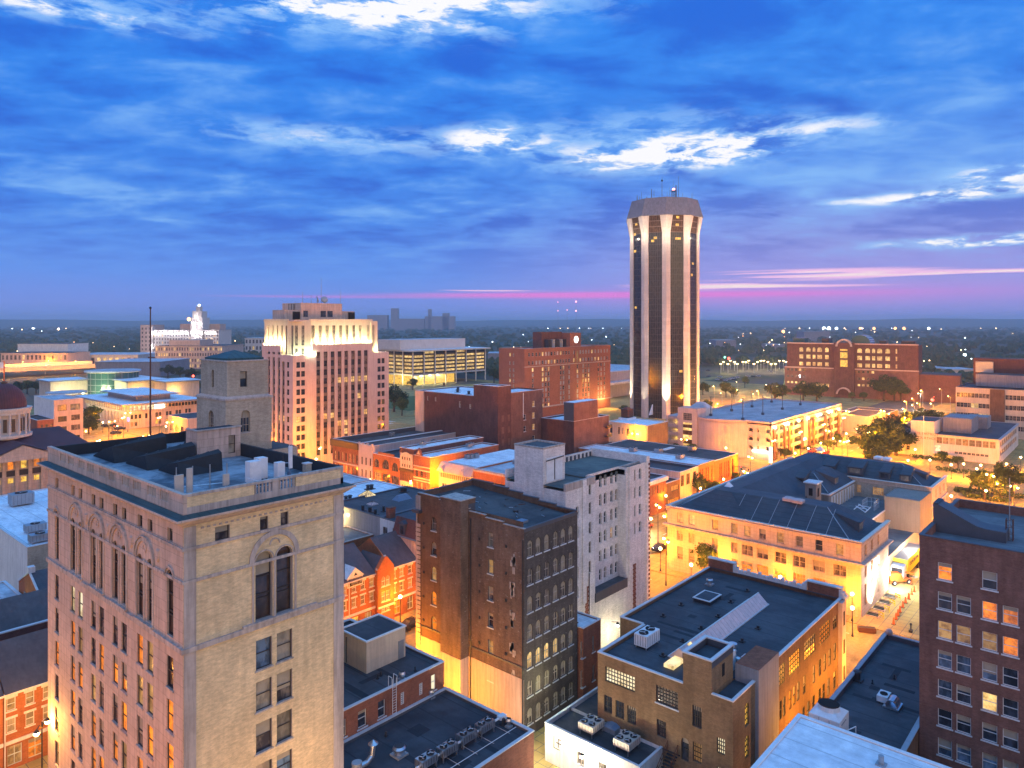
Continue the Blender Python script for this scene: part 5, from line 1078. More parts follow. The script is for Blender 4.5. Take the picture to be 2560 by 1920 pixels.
def rowhouse(x0,x1,label,ww,gable=None,z=8.65,yf=94.4,yb=106,shop='lit_reflect_orange',ridge=12.6,group='row houses on the side street'):
 b=Bld('row_house',label,'row house',x0,yf,group=group);hs=[]
 for c0 in ww:
  for za,zb in((6.7,8.1),(4.3,5.8)):
   h=(round(c0-.42,3),round(c0+.42,3),za,zb,False);hs.append(h);b.win('Y',yf,h,'dh','lit_dim' if random.random()<.5 else 'blind','frame_white','white_paint',.15,True)
 n=max(2,int((x1-x0)/2.0))
 for i in range(n):
  c0=x0+(x1-x0)*(i+.5)/n;h=(round(c0-.7,3),round(c0+.7,3),.5,2.7,False);hs.append(h);b.win('Y',yf,h,'dh2',random.choice(['lit_dim','lit_reflect_orange','glass_curtain','lit_amber']),'frame_white',None,.3,True)
 b.fac('Y',yf,x0,x1,0,z,hs,'orange_brick',.25);b.fac('X',x0,yf,yb,0,z,(),'orange_brick');b.rest('wall',None,'orange_brick',x0,x1,yf,yb,0,z)
 t=b.mb('trim');t.box(x0,x1,yf-.18,yf-.003,3.0,3.35,'white_paint');t.box(x0-.1,x1+.05,yf-.35,yf-.003,z-.15,z+.08,'white_paint');t.tube((x0+.05,yf-.12,.1),(x0+.05,yf-.12,z),.07,'white_paint')
 for c0 in ww:
  for zb in(8.1,5.8):t.box(c0-.6,c0+.6,yf-.1,yf-.003,zb+.02,zb+.25,'white_paint')
 r=b.mb('roof');ym=(yf+yb)/2;r.face([(x0,yf-.3,z+.08),(x1,yf-.3,z+.08),(x1,ym,ridge),(x0,ym,ridge)],'shingle');r.face([(x0,ym,ridge),(x1,ym,ridge),(x1,yb+.3,z),(x0,yb+.3,z)],'shingle')
 for x in(x0,x1):b.mb('wall').face([(x,yf,z),(x,yb,z),(x,ym,ridge-.05)],'orange_brick')
 if gable=='pavilion':
  pass
 if gable=='dormer':
  cx=ww[0]+.2;q=b.mb('dormer');q.hull([(cx-1.5,yf-.05,z-1.0),(cx+1.5,yf-.05,z-1.0),(cx+1.5,yf+3,z-1.0),(cx-1.5,yf+3,z-1.0)],[(cx-1.5,yf-.05,z+.5),(cx+1.5,yf-.05,z+.5),(cx+1.5,yf+3,z+.5),(cx-1.5,yf+3,z+.5)],'white_paint');q.hull([(cx-1.7,yf-.15,z+.5),(cx+1.7,yf-.15,z+.5),(cx,yf-.15,z+2.0)],[(cx-1.7,yf+4.5,z+.5),(cx+1.7,yf+4.5,z+.5),(cx,yf+4.5,z+2.0)],'white_paint');q.box(cx-1.3,cx-.45,yf-.1,yf-.06,z-.8,z+.35,'glass_curtain');q.box(cx-.4,cx+.4,yf-.1,yf-.06,z-.8,z+.35,'glass_curtain');q.box(cx+.45,cx+1.3,yf-.1,yf-.06,z-.8,z+.35,'glass_curtain');q.hull([(cx-.35,yf-.2,z+.8),(cx+.35,yf-.2,z+.8),(cx,yf-.2,z+1.25)],[(cx-.35,yf-.16,z+.8),(cx+.35,yf-.16,z+.8),(cx,yf-.16,z+1.25)],'glass')
 b.done();return b
xq=lambda p:xY(p,94.4)
rowhouse(xq(978),xq(1042),'orange brick row house at the right end of the row above lit shopfronts',[xq(985),xq(1004),xq(1025)])
rowhouse(xq(871.5),xq(937),'orange brick row house with a white triple dormer over its eaves',[xq(885),xq(907),xq(929)],'dormer')
rowhouse(xq(790),xq(871.5),'orange brick row house partly hidden by the limestone tower edge',[xq(861),xq(840),xq(815)])
b=Bld('row_house','narrow brick row house front with a stepped white edged gable between its neighbours','row house',xq(937),93.6,group='row houses on the side street');hs=[]
for za,zb,ar in((6.4,8.0,True),(3.9,5.5,False),(2.2,2.9,False)):
 for p in(951,962):h=(round(xq(p)-.38,3),round(xq(p)+.38,3),za,zb,ar);hs.append(h);b.win('Y',93.6,h,'dh','lit_dim','frame_white','white_paint',.15,True)
b.fac('Y',93.6,xq(937),xq(977.5),0,9.4,hs,'orange_brick',.2);b.mb('wall').box(xq(937),xq(977.5),93.85,94.35,0,9.4,'orange_brick')
xa,xb,xc=xq(937),xq(977.5),(xq(937)+xq(977.5))/2
b.mb('gable').hull([(xa,93.6,9.41),(xb,93.6,9.41),(xb,94.35,9.41),(xa,94.35,9.41)],[(xc-.25,93.6,11.2),(xc+.25,93.6,11.2),(xc+.25,94.35,11.2),(xc-.25,94.35,11.2)],'orange_brick')
for p,q in(((xa-.05,9.35),(xa+.7,9.45)),((xa+.7,9.45),(xc,11.3)),((xc,11.3),(xb-.7,9.45)),((xb-.7,9.45),(xb+.05,9.35))):b.mb('coping').tube((p[0],93.95,p[1]),(q[0],93.95,q[1]),.17,'white_paint',6)
b.mb('gable').box(xa,xb,93.3,93.59,2.95,3.2,'white_paint');b.mb('roof').hull([(xa,94.4,8.7),(xb,94.4,8.7),(xc,94.4,11.0)],[(xa,100,8.7),(xb,100,8.7),(xc,100,11.0)],'shingle');b.done()
rowhouse(22.0,36,'orange brick row house at the bottom left under the street lamp',[xq(28),xq(75),xq(118)])
rowhouse(8,21.9,'orange brick row house cut off by the left edge of the photo',[19.5,16,12.5])
b=Bld('gabled_house','dark roofed brick house behind the left row houses with a stepped parapet','house',14,108);b.fac('X',14,108,119,0,9.5,(),'red_brick');b.fac('Y',108,14,40,0,9.5,(),'red_brick');b.rest('wall',None,'red_brick',14,40,108,119,0,9.5)
r=b.mb('roof');r.face([(13.8,107.7,9.5),(40,107.7,9.5),(40,113.5,13.2),(13.8,113.5,13.2)],'shingle');r.face([(13.8,113.5,13.2),(40,113.5,13.2),(40,119.3,9.5),(13.8,119.3,9.5)],'shingle');b.mb('parapet').box(14,40,107.3,107.69,9.5,10.8,'maroon_brick');b.mb('parapet').box(14,40,107.25,107.75,10.8,10.95,'coping');b.done()
b=Bld('gable_brick_house','orange brick gable end house below the blue white flat roof at the left edge','house',32.6,120.2)
b.mb('wall').hull([(32.6,120.2,0),(48,120.2,0),(48,131.7,0),(32.6,131.7,0)],[(32.6,120.2,9.5),(48,120.2,9.5),(48,131.7,9.5),(32.6,131.7,9.5)],'orange_brick');b.mb('wall').hull([(32.6,120.2,9.5),(32.6,131.7,9.5),(32.6,126,12)],[(48,120.2,9.5),(48,131.7,9.5),(48,126,12)],'orange_brick')
r=b.mb('roof');r.face([(32.5,119.9,9.5),(48,119.9,9.5),(48,126,12.15),(32.5,126,12.15)],'shingle');r.face([(32.5,126,12.15),(48,126,12.15),(48,132,9.5),(32.5,132,9.5)],'shingle')
for p,q in(((120,9.45),(126,12.2)),((126,12.2),(131.9,9.45))):b.mb('coping').tube((32.55,*p),(32.55,*q),.16,'white_paint',5)
b.mb('coping').box(32.3,33.2,125.5,126.5,12.1,13.0,'white_paint')
for y in(128.3,124.2):h=(y-.35,y+.35,6.6,8.6,True);b.win('X',32.45,h,'dh','glass','frame_tan','coping',.12);
b.done()
b=Bld('blue_white_roof_building','white walled building with a blue white roof and grey units at the left edge','building',36,140.5)
hz=[(42,45,8.6,10.9,False)];b.win('Y',140.5,hz[0],'dh2','glass','frame_tan',None,.25)
b.block(36,70,140.5,187,12,'white_paint','white_roof',par=.12,th=.3,cop='coping',hY=hz,my='grey_tan_brick');b.done()
ac_unit(*AT(53,1258,12.2),11.9,4.0,3.0,2.2,'large grey rooftop unit far back on the blue white roof at the left edge',1,.3)
ac_unit(*AT(88,1325,12.2),11.9,3.2,2.0,1.2,'grey rooftop unit near the front of the blue white roof, farther of two',1,.3,group='pair of grey units on the blue white roof')
ac_unit(*AT(100,1350,12.2),11.9,3.2,2.0,1.2,'grey rooftop unit near the front of the blue white roof, nearer of two',1,.3,group='pair of grey units on the blue white roof')
b=Bld('green_shed','small lit yellow green wall and low roof beside the brick gable','shed',28,126);b.block(28,32.3,128,138,8,'cream_stone','pale_roof',par=.1);b.done();light(30,127,5,500,(.8,1,.4))
def simple(name,label,cat,x0,x1,y0,y1,z,m,roof,hx=(),hy=(),par=.4,cop='coping',my=None,group=None,fin=True):
 b=Bld(name,label,cat,x0,y0,group=group);b.hx=[];b.hy=[]
 for(px0,px1,za,zb,st,pn,ar)in hx:
  a,q=sorted((yX(px0,x0),yX(px1,x0)));h=(round(a,3),round(q,3),za,zb,ar);b.hx.append(h);b.win('X',x0,h,st,pn,'frame_dark',None,.2)
 for(px0,px1,za,zb,st,pn,ar)in hy:
  a,q=sorted((xY(px0,y0),xY(px1,y0)));h=(round(a,3),round(q,3),za,zb,ar);b.hy.append(h);b.win('Y',y0,h,st,pn,'frame_dark',None,.2)
 b.block(x0,x1,y0,y1,z,m,roof,par=par,cop=cop,hX=b.hx,hY=b.hy,my=my)
 if fin:b.done()
 return b
simple('black_flat_roof_building','grey walled building with a black flat roof and skylights behind the row houses','building',84,104,107.1,122.9,13.3,'grey_stucco','black_roof',par=.15,cop='dark_coping')
simple('white_flat_roof_building','building with a blue white roof and a glowing pyramid skylight behind the row houses','building',84,104,123.0,134.7,12.9,'red_brick','white_roof',par=.1,cop='white_metal')
simple('far_blue_roof_building','building whose pale blue roof just shows past the limestone tower edge','building',84,104,136,152,12.8,'red_brick','pale_roof',par=.1)
simple('white_rear_building','white rear wall with tall dark windows below a black roof','building',83.9,104,101,107.0,13.3,'white_paint','black_roof',hx=((943,954,9.3,12.0,'dh','glass_curtain',False),(957.5,968.5,9.1,11.8,'dh','glass_curtain',False),(981,988,9.2,12.0,'dh','glass',False),(995,1001,9.0,11.8,'dh','glass',False)),par=.1,cop='dark_coping')
b=Bld('pink_mansard_house','pink walled house with a dark mansard roof and dormer beside the dark brick building','house',82,94.6);h=(97.2,97.9,9.0,10.6,False);b.win('X',82,h,'dh','glass','frame_tan',None,.2)
b.fac('X',82,94.6,100.9,0,11.9,[h],'peach_paint',.2);b.fac('Y',94.6,82,104,0,11.9,(),'peach_paint');b.rest('wall',None,'peach_paint',82,104,94.6,100.9,0,11.9);b.mb('gutter').box(81.7,81.99,94.4,101,11.85,12.05,'blue_grey')
b.mb('roof').hull([(81.9,94.5,12.06),(104,94.5,12.06),(104,100.95,12.06),(81.9,100.95,12.06)],[(82.9,95.2,15.0),(103,95.2,15.0),(103,100.9,15.0),(82.9,100.9,15.0)],'maroon_brick','slate_roof');q=b.mb('dormer');q.box(81.95,83.5,97.6,99.0,12.2,14.2,'dark_coping');q.box(81.9,81.94,97.9,98.7,12.4,13.8,'glass');q.hull([(81.7,97.4,14.2),(83.9,97.4,14.2),(83.9,99.2,14.2),(81.7,99.2,14.2)],[(81.9,98.2,14.7),(83.7,98.2,14.7),(83.7,98.4,14.7),(81.9,98.4,14.7)],'slate_roof');b.done()
simple('low_orange_annex','low orange brick annex with a pink coping behind the row house roofs','annex',76,83.5,108.4,117,9.9,'orange_brick','grey_roof',hx=((863,868,6.5,8.2,'dh','lit_dim',False),),par=.1,cop='peach_paint')
def pyramid(x,y,z,a,h,mt,label,cat='skylight',rz=0):
 e=empty('roof_skylight',x,y,z,rz);tag(e,label,cat);m=MB();m.box(-a,a,-a,a,0,.2,'grey_metal');m.build('curb',e)
 m=MB();
 for i in range(4):
  c_=[(-a,-a),(a,-a),(a,a),(-a,a)];m.face([(*c_[i],.2),(*c_[(i+1)%4],.2),(0,0,h)],mt)
 for i in range(4):
  c_=[(-a,-a),(a,-a),(a,a),(-a,a)];m.tube((*c_[i],.22),(0,0,h+.02),.05,'frame_dark',4);q=c_[(i+1)%4]
  for k in(1,2,3):m.tube((c_[i][0]+(q[0]-c_[i][0])*k/4,c_[i][1]+(q[1]-c_[i][1])*k/4,.22),(0,0,h+.02),.03,'frame_dark',4)
 m.build('glass',e)
pyramid(*AT(919,1242,12.8),12.8,1.45,1.5,'skylight_lit','glowing cream pyramid skylight on the blue white roof');pyramid(*AT(931,1262,13.15),13.15,.9,.8,'pink_skylight','small pale pyramid skylight with a turbine on the black roof')
m=MB();m.hull([(-1.8,-1.1,0),(1.8,-1.1,0),(1.8,1.1,0),(-1.8,1.1,0)],[(-1.2,-.2,1.0),(1.2,-.2,1.0),(1.2,.3,1.0),(-1.2,.3,1.0)],'blue_grey');single('roof_skylight',m,'blue grey hipped skylight on the black roof behind the row houses','skylight',(*AT(1005,1248,13.15),13.15))
m=MB();m.box(-.7,.7,-.5,.5,0,1.9,'red_brick');m.box(-.75,.75,-.55,.55,1.9,2.05,'maroon_brick');single('chimney',m,'square red brick chimney at the edge of the black roof','chimney',(*AT(977,1294,13.2),13.15))
for i,(px,py,q)in enumerate(((907,1277,.5),(925,1281,.6),(938,1287,.5),(959,1279,.4))):vent(*AT(px,py,13.15),13.15,'dark stub chimney along the front edge of the black roof',q*.8,1.0,group='stub chimneys on the black roof edge')
for i,(px,py)in enumerate(((865,1250),(875,1248),(920,1222),(929,1221),(1005,1232),(1013,1232))):vent(*AT(px,py,12.95),12.8 if i<4 else 13.15,'dark round fan unit on the roofs behind the row houses',.5,.9,group='dark fan units behind the row houses')
e=empty('utility_pole',*AT(904,1400,3),0);tag(e,'pale pole with insulators and wires in the yard behind the row houses','utility pole');m=MB();m.cyl(0,0,0,12.5,.12,'grey_metal',8);m.build('pole',e);m=MB();m.box(-.8,.8,-.06,.06,11.4,11.55,'grey_metal');m.ball(0,0,11.9,.25,'white_metal',8);m.ball(-.6,0,11.8,.18,'white_metal',8);m.build('crossarm',e)
light(82.5,119,11.5,1400,(1,.72,.25),.2);m=MB();m.box(-.2,0,-.25,.25,-.2,.2,'lamp_glow');single('wall_lamp',m,'glaring yellow wall lamp on the grey rear wall beside the limestone tower','wall lamp',(83.97,117.0,12.0));light(80,103.5,5,900,(1,.9,.6),.2)
XS=130
def tall(ps,za,zb,wq,st='dh',pn='glass_curtain',ar=True,alt=None):return[(p-wq/2,p+wq/2,za,zb,st,(alt or pn)if random.random()<.3 else pn,ar)for p in ps]
yy=lambda p:yX(p,XS)
b=simple('corner_brick_block','dark corniced brick block with two rows of arched windows at the far street corner','commercial building',XS,165,yy(897.5),yy(832),13.6,'red_brick','tar_roof',hx=tall([838,847,856,865,874,883,892],7.3,10.0,4.2,alt='lit_dim')+tall([838,847,856,865,874,883,892],3.6,6.2,4.2,pn='glass_curtain',alt='lit_dim')+[(834,895,.4,2.4,'g8x1','lit',False)],par=1.3,fin=False)
m=b.mb('cornice');m.box(XS-.7,XS-.003,yy(897.5),yy(832)+.4,11.6,13.55,'bronze');m.box(XS-.3,XS-.003,yy(897.5),yy(832),6.5,6.9,'limestone_trim');b.done()
b=simple('white_fronted_shop','narrow pinkish white fronted building squeezed between two brick blocks','commercial building',XS-.2,170,yy(932),yy(897.5)-.05,13.5,'pink_stone','black_roof',hx=tall([905,915,926],7.6,9.8,3.4,ar=False)+tall([905,915,926],4.0,6.2,3.4,ar=False),par=.3,fin=False);m=b.mb('finials')
for k in range(4):m.box(XS-.4,XS+.3,yy(932)+k*2.1,yy(932)+k*2.1+.4,13.6,14.1,'pink_stone')
b.done()
b=simple('arched_orange_shop','orange brick shop with three big half round windows on its upper floor','commercial building',XS,168,yy(999),yy(932)-.05,11.4,'orange_brick','tar_roof',hx=[(936,947.5,7.6,10,'cross','glass_curtain',True),(956,972,7.6,10.3,'cross','glass_curtain',True),(980,995,7.5,9.9,'cross','glass_curtain',True),(935,951,3.6,6.2,'cross','blind',False),(956,974,3.6,6.2,'g5x2','glass_curtain',False),(980,997,3.5,6.1,'cross','glass_curtain',False)],par=.5,fin=False)
b.mb('raised_parapet').box(XS,XS+.4,yy(985),yy(945),11.5,12.2,'orange_brick');b.done()
b=simple('ornate_stone_front','tall narrow front with carved pale stone arches under a brick top','commercial building',XS,158,yy(1034),yy(999)-.05,14.6,'maroon_brick','white_roof',hx=tall([1008,1013,1018,1023],5.6,7.4,2.0),par=.3,fin=False)
m=b.mb('stone_front');m.box(XS-.12,XS-.01,yy(1033)+.1,yy(1000)-.1,9.0,13.2,'peach_paint');m.box(XS-.12,XS-.01,yy(1033)+.1,yy(1000)-.1,.2,5.4,'cream_stone');m.box(XS-.4,XS-.13,yy(1034),yy(999)-.1,8.2,8.8,'bronze');archi(m,lambda a,z,dd:(XS-.1+dd,a,z),(yy(1034)+yy(999))/2,2.4,10.8,wdt=.4,mt='cream_stone')
for p in(1007,1013,1019,1025):
 for z in(9.4,11.4,3.4,1.6):m.box(XS-.16,XS-.121,yy(p)-.22,yy(p)+.22,z,z+.8 if z>9 else z+1.0,'glass_curtain')
b.done()
b=simple('striped_brick_front','brick front banded with pale stone under a small triangular pediment','commercial building',XS,157.5,yy(1075),yy(1034)-.05,13.2,'red_brick','white_roof',hx=tall([1042,1054,1066],7.4,9.4,5.5,ar=False)+tall([1042,1054,1066],3.4,6.0,6,pn='lit_dim',ar=False),par=.3,fin=False)
m=b.mb('stone_bands')
for z in(10.2,9.2,7.0,6.3,3.0):m.box(XS-.15,XS-.003,yy(1075),yy(1034)-.1,z,z+.28,'cream_stone')
ym=(yy(1042)+yy(1054))/2;m.hull([(XS-.3,ym-1.2,13.35),(XS-.3,ym+1.2,13.35),(XS-.3,ym,15.4)],[(XS+.3,ym-1.2,13.35),(XS+.3,ym+1.2,13.35),(XS+.3,ym,15.4)],'red_brick');m.hull([(XS-.36,ym-.6,13.7),(XS-.36,ym+.6,13.7),(XS-.36,ym,14.7)],[(XS-.31,ym-.6,13.7),(XS-.31,ym+.6,13.7),(XS-.31,ym,14.7)],'cream_stone');b.done()
b=Bld('mansard_fronted_building','cream shop building with a lavender mansard edge and small gables','commercial building',XS,yy(1183));Y0,Y1=yy(1183),yy(1097)
hs=[]
for p in(1108,1114,1124,1131,1146,1152,1162,1169):h=(round(yy(p)-.35,3),round(yy(p)+.35,3),4.2,7.2,False);hs.append(h);b.win('X',XS,h,'dh',random.choice(['glass_curtain','lit_dim','lit_amber']),'frame_dark',None,.2)
for k in range(16):y=Y0+.6+k*(Y1-Y0-1.0)/16;h=(round(y,3),round(y+.45,3),8.7,9.9,False);hs.append(h);b.win('X',XS,h,'dh','glass_curtain','frame_dark',None,.2)
b.block(XS,158,Y0,Y1,10.6,'cream_stone','white_roof',par=.0 if 0 else .1,hX=hs);m=b.mb('mansard');m.hull([(XS-.9,Y0,10.4),(XS+2,Y0,10.4),(XS+2,Y1,10.4),(XS-.9,Y1,10.4)],[(XS+.6,Y0+.2,12.6),(XS+2,Y0+.2,12.6),(XS+2,Y1-.2,12.6),(XS+.6,Y1-.2,12.6)],'pink_stone')
for y in(Y0+3.5,Y1-2):m.hull([(XS-1.1,y-.9,10.5),(XS-1.1,y+.9,10.5),(XS-1.1,y,12.0)],[(XS+.5,y-.9,10.5),(XS+.5,y+.9,10.5),(XS+.5,y,12.0)],'pink_stone')
b.mb('roof').box(XS+2,158,Y0+.2,Y1-.2,10.7,12.3,'maroon_brick','white_roof');b.done()
b=simple('brick_shop_arches','orange brick shop with two round arches and a bracketed bay right of the mansard front','commercial building',XS,156,yy(1272),yy(1183)-.05,12.6,'orange_brick','pale_roof',hx=[(1189,1201,5.6,8.6,'cross','glass_curtain',True),(1209,1221,5.6,8.6,'cross','lit_dim',True),(1234,1240,5.4,8.2,'dh','glass_curtain',False),(1242,1249,5.4,8.2,'dh','lit_dim',False),(1251,1258,5.4,8.2,'dh','glass_curtain',False),(1260,1267,5.4,8.2,'dh','lit_dim',False)],par=.4,fin=False);b.mb('cornice').box(XS-.5,XS-.003,yy(1268),yy(1233),9.2,9.9,'bronze');b.mb('cornice').box(XS-.3,XS-.003,yy(1272),yy(1183)-.1,12.0,12.5,'limestone_trim');b.done()
simple('white_corner_shop','low white corner building just left of the white brick tower','commercial building',XS,150,94,yy(1272)-.05,11.8,'white_paint','tar_roof',hx=((1305,1312,6.3,8.3,'dh','glass',True),),par=1.0)
for i,(px,py,z)in enumerate(((1057,1113,14.6),(1085,1108,13.2),(1130,1107,13.2),(1142,1107,13.2),(1172,1118,13.2),(1178,1116,13.2),(1170,1146,12.4),(1180,1145,12.4),(1190,1144,12.4),(1290,1160,12.2),(1300,1167,12.2),(880,1095,12.4),(960,1085,12.4),(980,1089,12.4))):
 x,y=AT(px,py,z);ac_unit(x,y,z-.15,1.6,1.2,1.0,'small grey unit on the roofs of the historic street fronts',1,.2,group='small units on the historic roofs')
v=Bld('maroon_brick_warehouse','large windowless maroon brick warehouse block with a taller stair section','warehouse',163.8,150.3);Y_a=160.8
q=dict(par=.3,cop='coping',th=.4)
v.block(163.8,186,160.9,189,26.2,'maroon_brick','white_roof',hX=[h for h in[(184.5,185.5,23.2,24.6,False),(182.5,183.2,23.2,24.6,False),(178.5,179.3,23.2,24.6,False),(166.8,167.6,22.0,24.0,False),(162.0,162.8,22.0,23.4,False)]],faceY=False,**q)
for h in[(184.5,185.5,23.2,24.6),(182.5,183.2,23.2,24.6),(178.5,179.3,23.2,24.6),(166.8,167.6,22.0,24.0),(162.0,162.8,22.0,23.4)]:v.win('X',163.8,h,'dh','blind','frame_white',None,.2)
v.block(163.8,170,150.3,160.85,29.8,'maroon_brick','white_roof',**q)
hs=[]
for px,z in((1334,24.0),(1334,20.2),(1334,16.4),(1334,12.6),(1312,20.0),(1312,16.2)):
 x=xY(px,150.3);h=(round(x-.6,3),round(x+.6,3),z-1.9,z-.1,False);hs.append(h);v.win('Y',150.3,h,'dh','lit_dim' if px>1320 and z>15 else 'glass','frame_white','coping',.2)
v.fac('Y',150.31,170,186,0,27.4,hs,'plum_brick',.2);v.rest('wall',None,'maroon_brick',170,186,150.31,160.9,0,27.4);v.mb('roof').face([(170,150.6,27.0),(185.6,150.6,27.0),(185.6,160.9,27.0),(170,160.9,27.0)],'white_roof');v.mb('coping').box(170,186.1,150.2,150.6,27.4,27.5,'coping')
v.mb('bricked_up_windows')
for px in(1257,1272,1286,1322):
 for z in(20.6,16.9,13.1):x=xY(px,150.3);v.mb('bricked_up_windows').box(x-.55,x+.55,150.24,150.297,z-2,z,'plum_brick')
v.mb('drainpipe').tube((xY(1308,150.2),150.15,19),(xY(1308,150.2),150.15,27),.12,'white_metal');v.mb('pale_end_bay').box(163.5,163.79,184.6,189,0,26.1,'peach_paint')
v.done()
for px,py in((1110,963),(1145,975),(1144,980),(1172,985)):vent(*AT(px,py,26),25.9,'dark vent on the white roof of the maroon warehouse',.6,1.0,group='vents on the maroon warehouse')
b=Bld('red_brick_workshop','red brick building with a dark sided stair block, right of the maroon warehouse','workshop',184.9,136.5)
b.block(184.9,205,136.5,149.9,18,'maroon_brick','white_roof',my='plum_brick',par=.5);x0=185;b.mb('stair_block').box(185.0,xY(1493,136.6),136.4,140.5,18.1,24.0,'plum_brick','white_roof');b.mb('stair_block').box(184.86,184.98,136.6,140.5,18.1,23.8,'dark_coping')
for z in(14,11,8):b.mb('fire_escape').box(202.5,205,135.2,136.4,z,z+.15,'dark_metal');b.mb('fire_escape').box(202.5,205,135.2,135.25,z+.15,z+1.1,'dark_metal')
b.done();ac_unit(200,140,17.6,4,3,2.2,'grey box unit beside the stair block of the red brick workshop',1,.2)
b=simple('low_white_bank','low cream walled building with a white roof, in front of the round cornered garage','bank building',229,244,135.5,153,11.9,'cream_stone','white_roof',hx=((1545,1550,7.6,10.2,'dh','glass_curtain',False),(1556,1558,7.8,10.2,'dh','glass',False),(1566,1572,7.4,10.0,'dh','glass_curtain',False),(1581,1588,7.2,9.8,'dh','glass_curtain',False),(1525,1531,7.7,10.2,'dh','glass',False)),par=.2,my='ochre_brick')
e=empty('roof_plant',*AT(1568,1047,11.9),11.7);tag(e,'dark ribbed arched plant unit on the white roof of the low bank','roof plant')
m=MB();m.box(-2,2,-1.5,1.5,.8,4,'rust')
for k in range(6):m.box(-2.1,2.1,-1.6,1.6,1.0+k*.6,1.2+k*.6,'dark_metal')
m.build('housing',e);m=MB();m.box(-3.2,3.4,-2,2,0,.8,'white_metal');m.build('base',e);m=MB();m.cyl(0,0,4,4.8,1.9,'rust',12,r2=1.0);m.build('hood',e)
m=MB();m.hull([(-1.3,-.2,0),(1.3,-.2,0),(1.3,.2,0),(-1.3,.2,0)],[(1.2,-.1,4.2),(1.5,-.1,4.2),(1.5,.1,4.2),(1.2,.1,4.2)],'white_metal');single('roof_fin',m,'white triangular fin standing on the low bank roof','roof fin',(*AT(1627,1036,11.9),11.7))
def shop(name,label,pa,pb,z,mt,roof,wins,yb,par=.5,x0=None,x1=None,**k):
 return simple(name,label,'shop',x0 or xY(pa,94),x1 or xY(pb,94),94,yb,z,mt,roof,hy=wins,par=par,**k)
b=shop('small_cornice_shop','small brick shop with a white cornice beside the white brick tower',1600,1665,9.4,'red_brick','tar_roof',tall([1630,1637,1644,1651,1658],5.4,7.6,3,alt='lit_dim'),112,fin=False);b.mb('cornice').box(xY(1600,94),xY(1665,94),93.3,93.99,8.4,9.4,'white_paint');b.done()
shop('dark_brick_shop','low dark brick shop with one wide window and a red awning',1665.5,1700,7.2,'brown_brick','tar_roof',[(1678,1696,4.6,6.0,'g5x1','lit_dim',False),(1670,1698,.4,2.6,'g6x1','lit_reflect_orange',False)],112)
shop('panelled_shop','pale fronted shop with square white panels next to the tall windowed orange building',1700.5,1746,9.0,'peach_paint','black_roof',[(1702,1710,5.0,8.0,'cross','glass_curtain',False),(1716,1725,5.0,8.0,'cross','glass_curtain',False),(1732,1740,5.0,8.0,'cross','glass_curtain',False)],125,par=.7)
shop('white_roof_shop','orange brick building with slim tall windows under a blue white roof strip',1746.5,1786,9.3,'orange_brick','white_roof',tall([1752,1757,1766,1771,1780],2.6,8.0,2.6,'tall',ar=False,pn='glass'),136,par=.15)
shop('brown_roof_shop','orange brick building with slim tall windows under a brown flat roof at the street corner',1786.5,1846,9.0,'orange_brick','tar_roof',tall([1800,1804,1812,1817,1822,1832],2.6,7.8,2.4,'tall',ar=False,pn='glass')+[(1828,1831,2.6,8.2,'tall','lit_amber',False)],134,par=.15)
simple('grey_rear_shed','low grey roofed building behind the shops','building',168,184,114,132,8.0,'brown_brick','grey_roof',par=.2)
for i,(px,py)in enumerate(((1583,1128),(1646,1131),(1700,1146),(1730,1125))):ac_unit(*AT(px,py,9.3),9.1,2.4,1.8,1.1,'pale rooftop unit on the long roofs behind the tall windowed shops',1,.2,group='units on the shop roofs')
m=MB();m.box(-3,3,-.8,.8,0,.25,'white_metal');single('roof_skylight',m,'long low white skylight on the brown roof behind the shops','skylight',(*AT(1670,1121,9.1),8.9))
s=Bld('art_deco_tower','pinkish stone setback tower with dark window strips and a floodlit cream crown','office tower',130,212.1)
X0,Y0=130.0,212.1;XE,YE=xY(972,Y0),yX(655,130)
zt=lambda py,px:zz(py,xY(px,Y0),Y0)
z_c,z_m,z_r=zt(888,760),zt(862,860),zt(880,950)
xa,xb=xY(782,Y0),xY(930,Y0)
P_=3.06;rows_=[3.2+P_*k for k in range(11)]
cp2=[xY(p,Y0)for p in(746,758,948,958)];cs2=[xY(p,Y0)for p in(778,796.5,814.5,832,849.5,866,883,899,915,931)]
hy=[];sp=s.mb('spandrel');lits={(4,8),(5,8),(6,8),(7,8),(8,8),(9,8),(7,6),(2,4),(3,4),(9,4),(9,5),(8,4),(4,3),(5,3),(5,2)}
for i,x in enumerate(cs2):
 zh=(z_m if 0<i<9 else z_c)-2.2;h=(round(x-.85,3),round(x+.85,3),4.0,round(zh,3),False);hy.append(h)
 for k in range(12):
  z=4.0+k*P_
  if z+2>zh:break
  s.win('Y',Y0,(h[0],h[1],z,z+2.0),'dh2',('lit' if(i,k)in lits else 'glass' if random.random()<.6 else 'glass_curtain'),'frame_dark',None,.5)
  sp.box(h[0],h[1],Y0+.35,Y0+.6,z+2.0,min(z+P_,zh),'spandrel')
for i,x in enumerate(cp2):
 for k in range(11):
  z=4.0+k*P_;h=(round(x-.75,3),round(x+.75,3),round(z,3),round(z+1.9,3),False)
  if h[3]>(z_c if i<2 else z_r)-1.5:break
  hy.append(h);s.win('Y',Y0,h,'dh','lit' if(i,k)==(0,4)else 'glass','frame_dark',None,.3)
s.fac('Y',Y0,X0,xa,0,z_c,hy,'pink_stone',.6);s.fac('Y',Y0,xa,xb,0,z_m,hy,'pink_stone',.6);s.fac('Y',Y0,xb,XE,0,z_r,hy,'pink_stone',.6)
hx=[]
ys=[yX(p,X0)for p in(708,697,684,672)];ypn=yX(720,X0);ym=yX(702,X0)
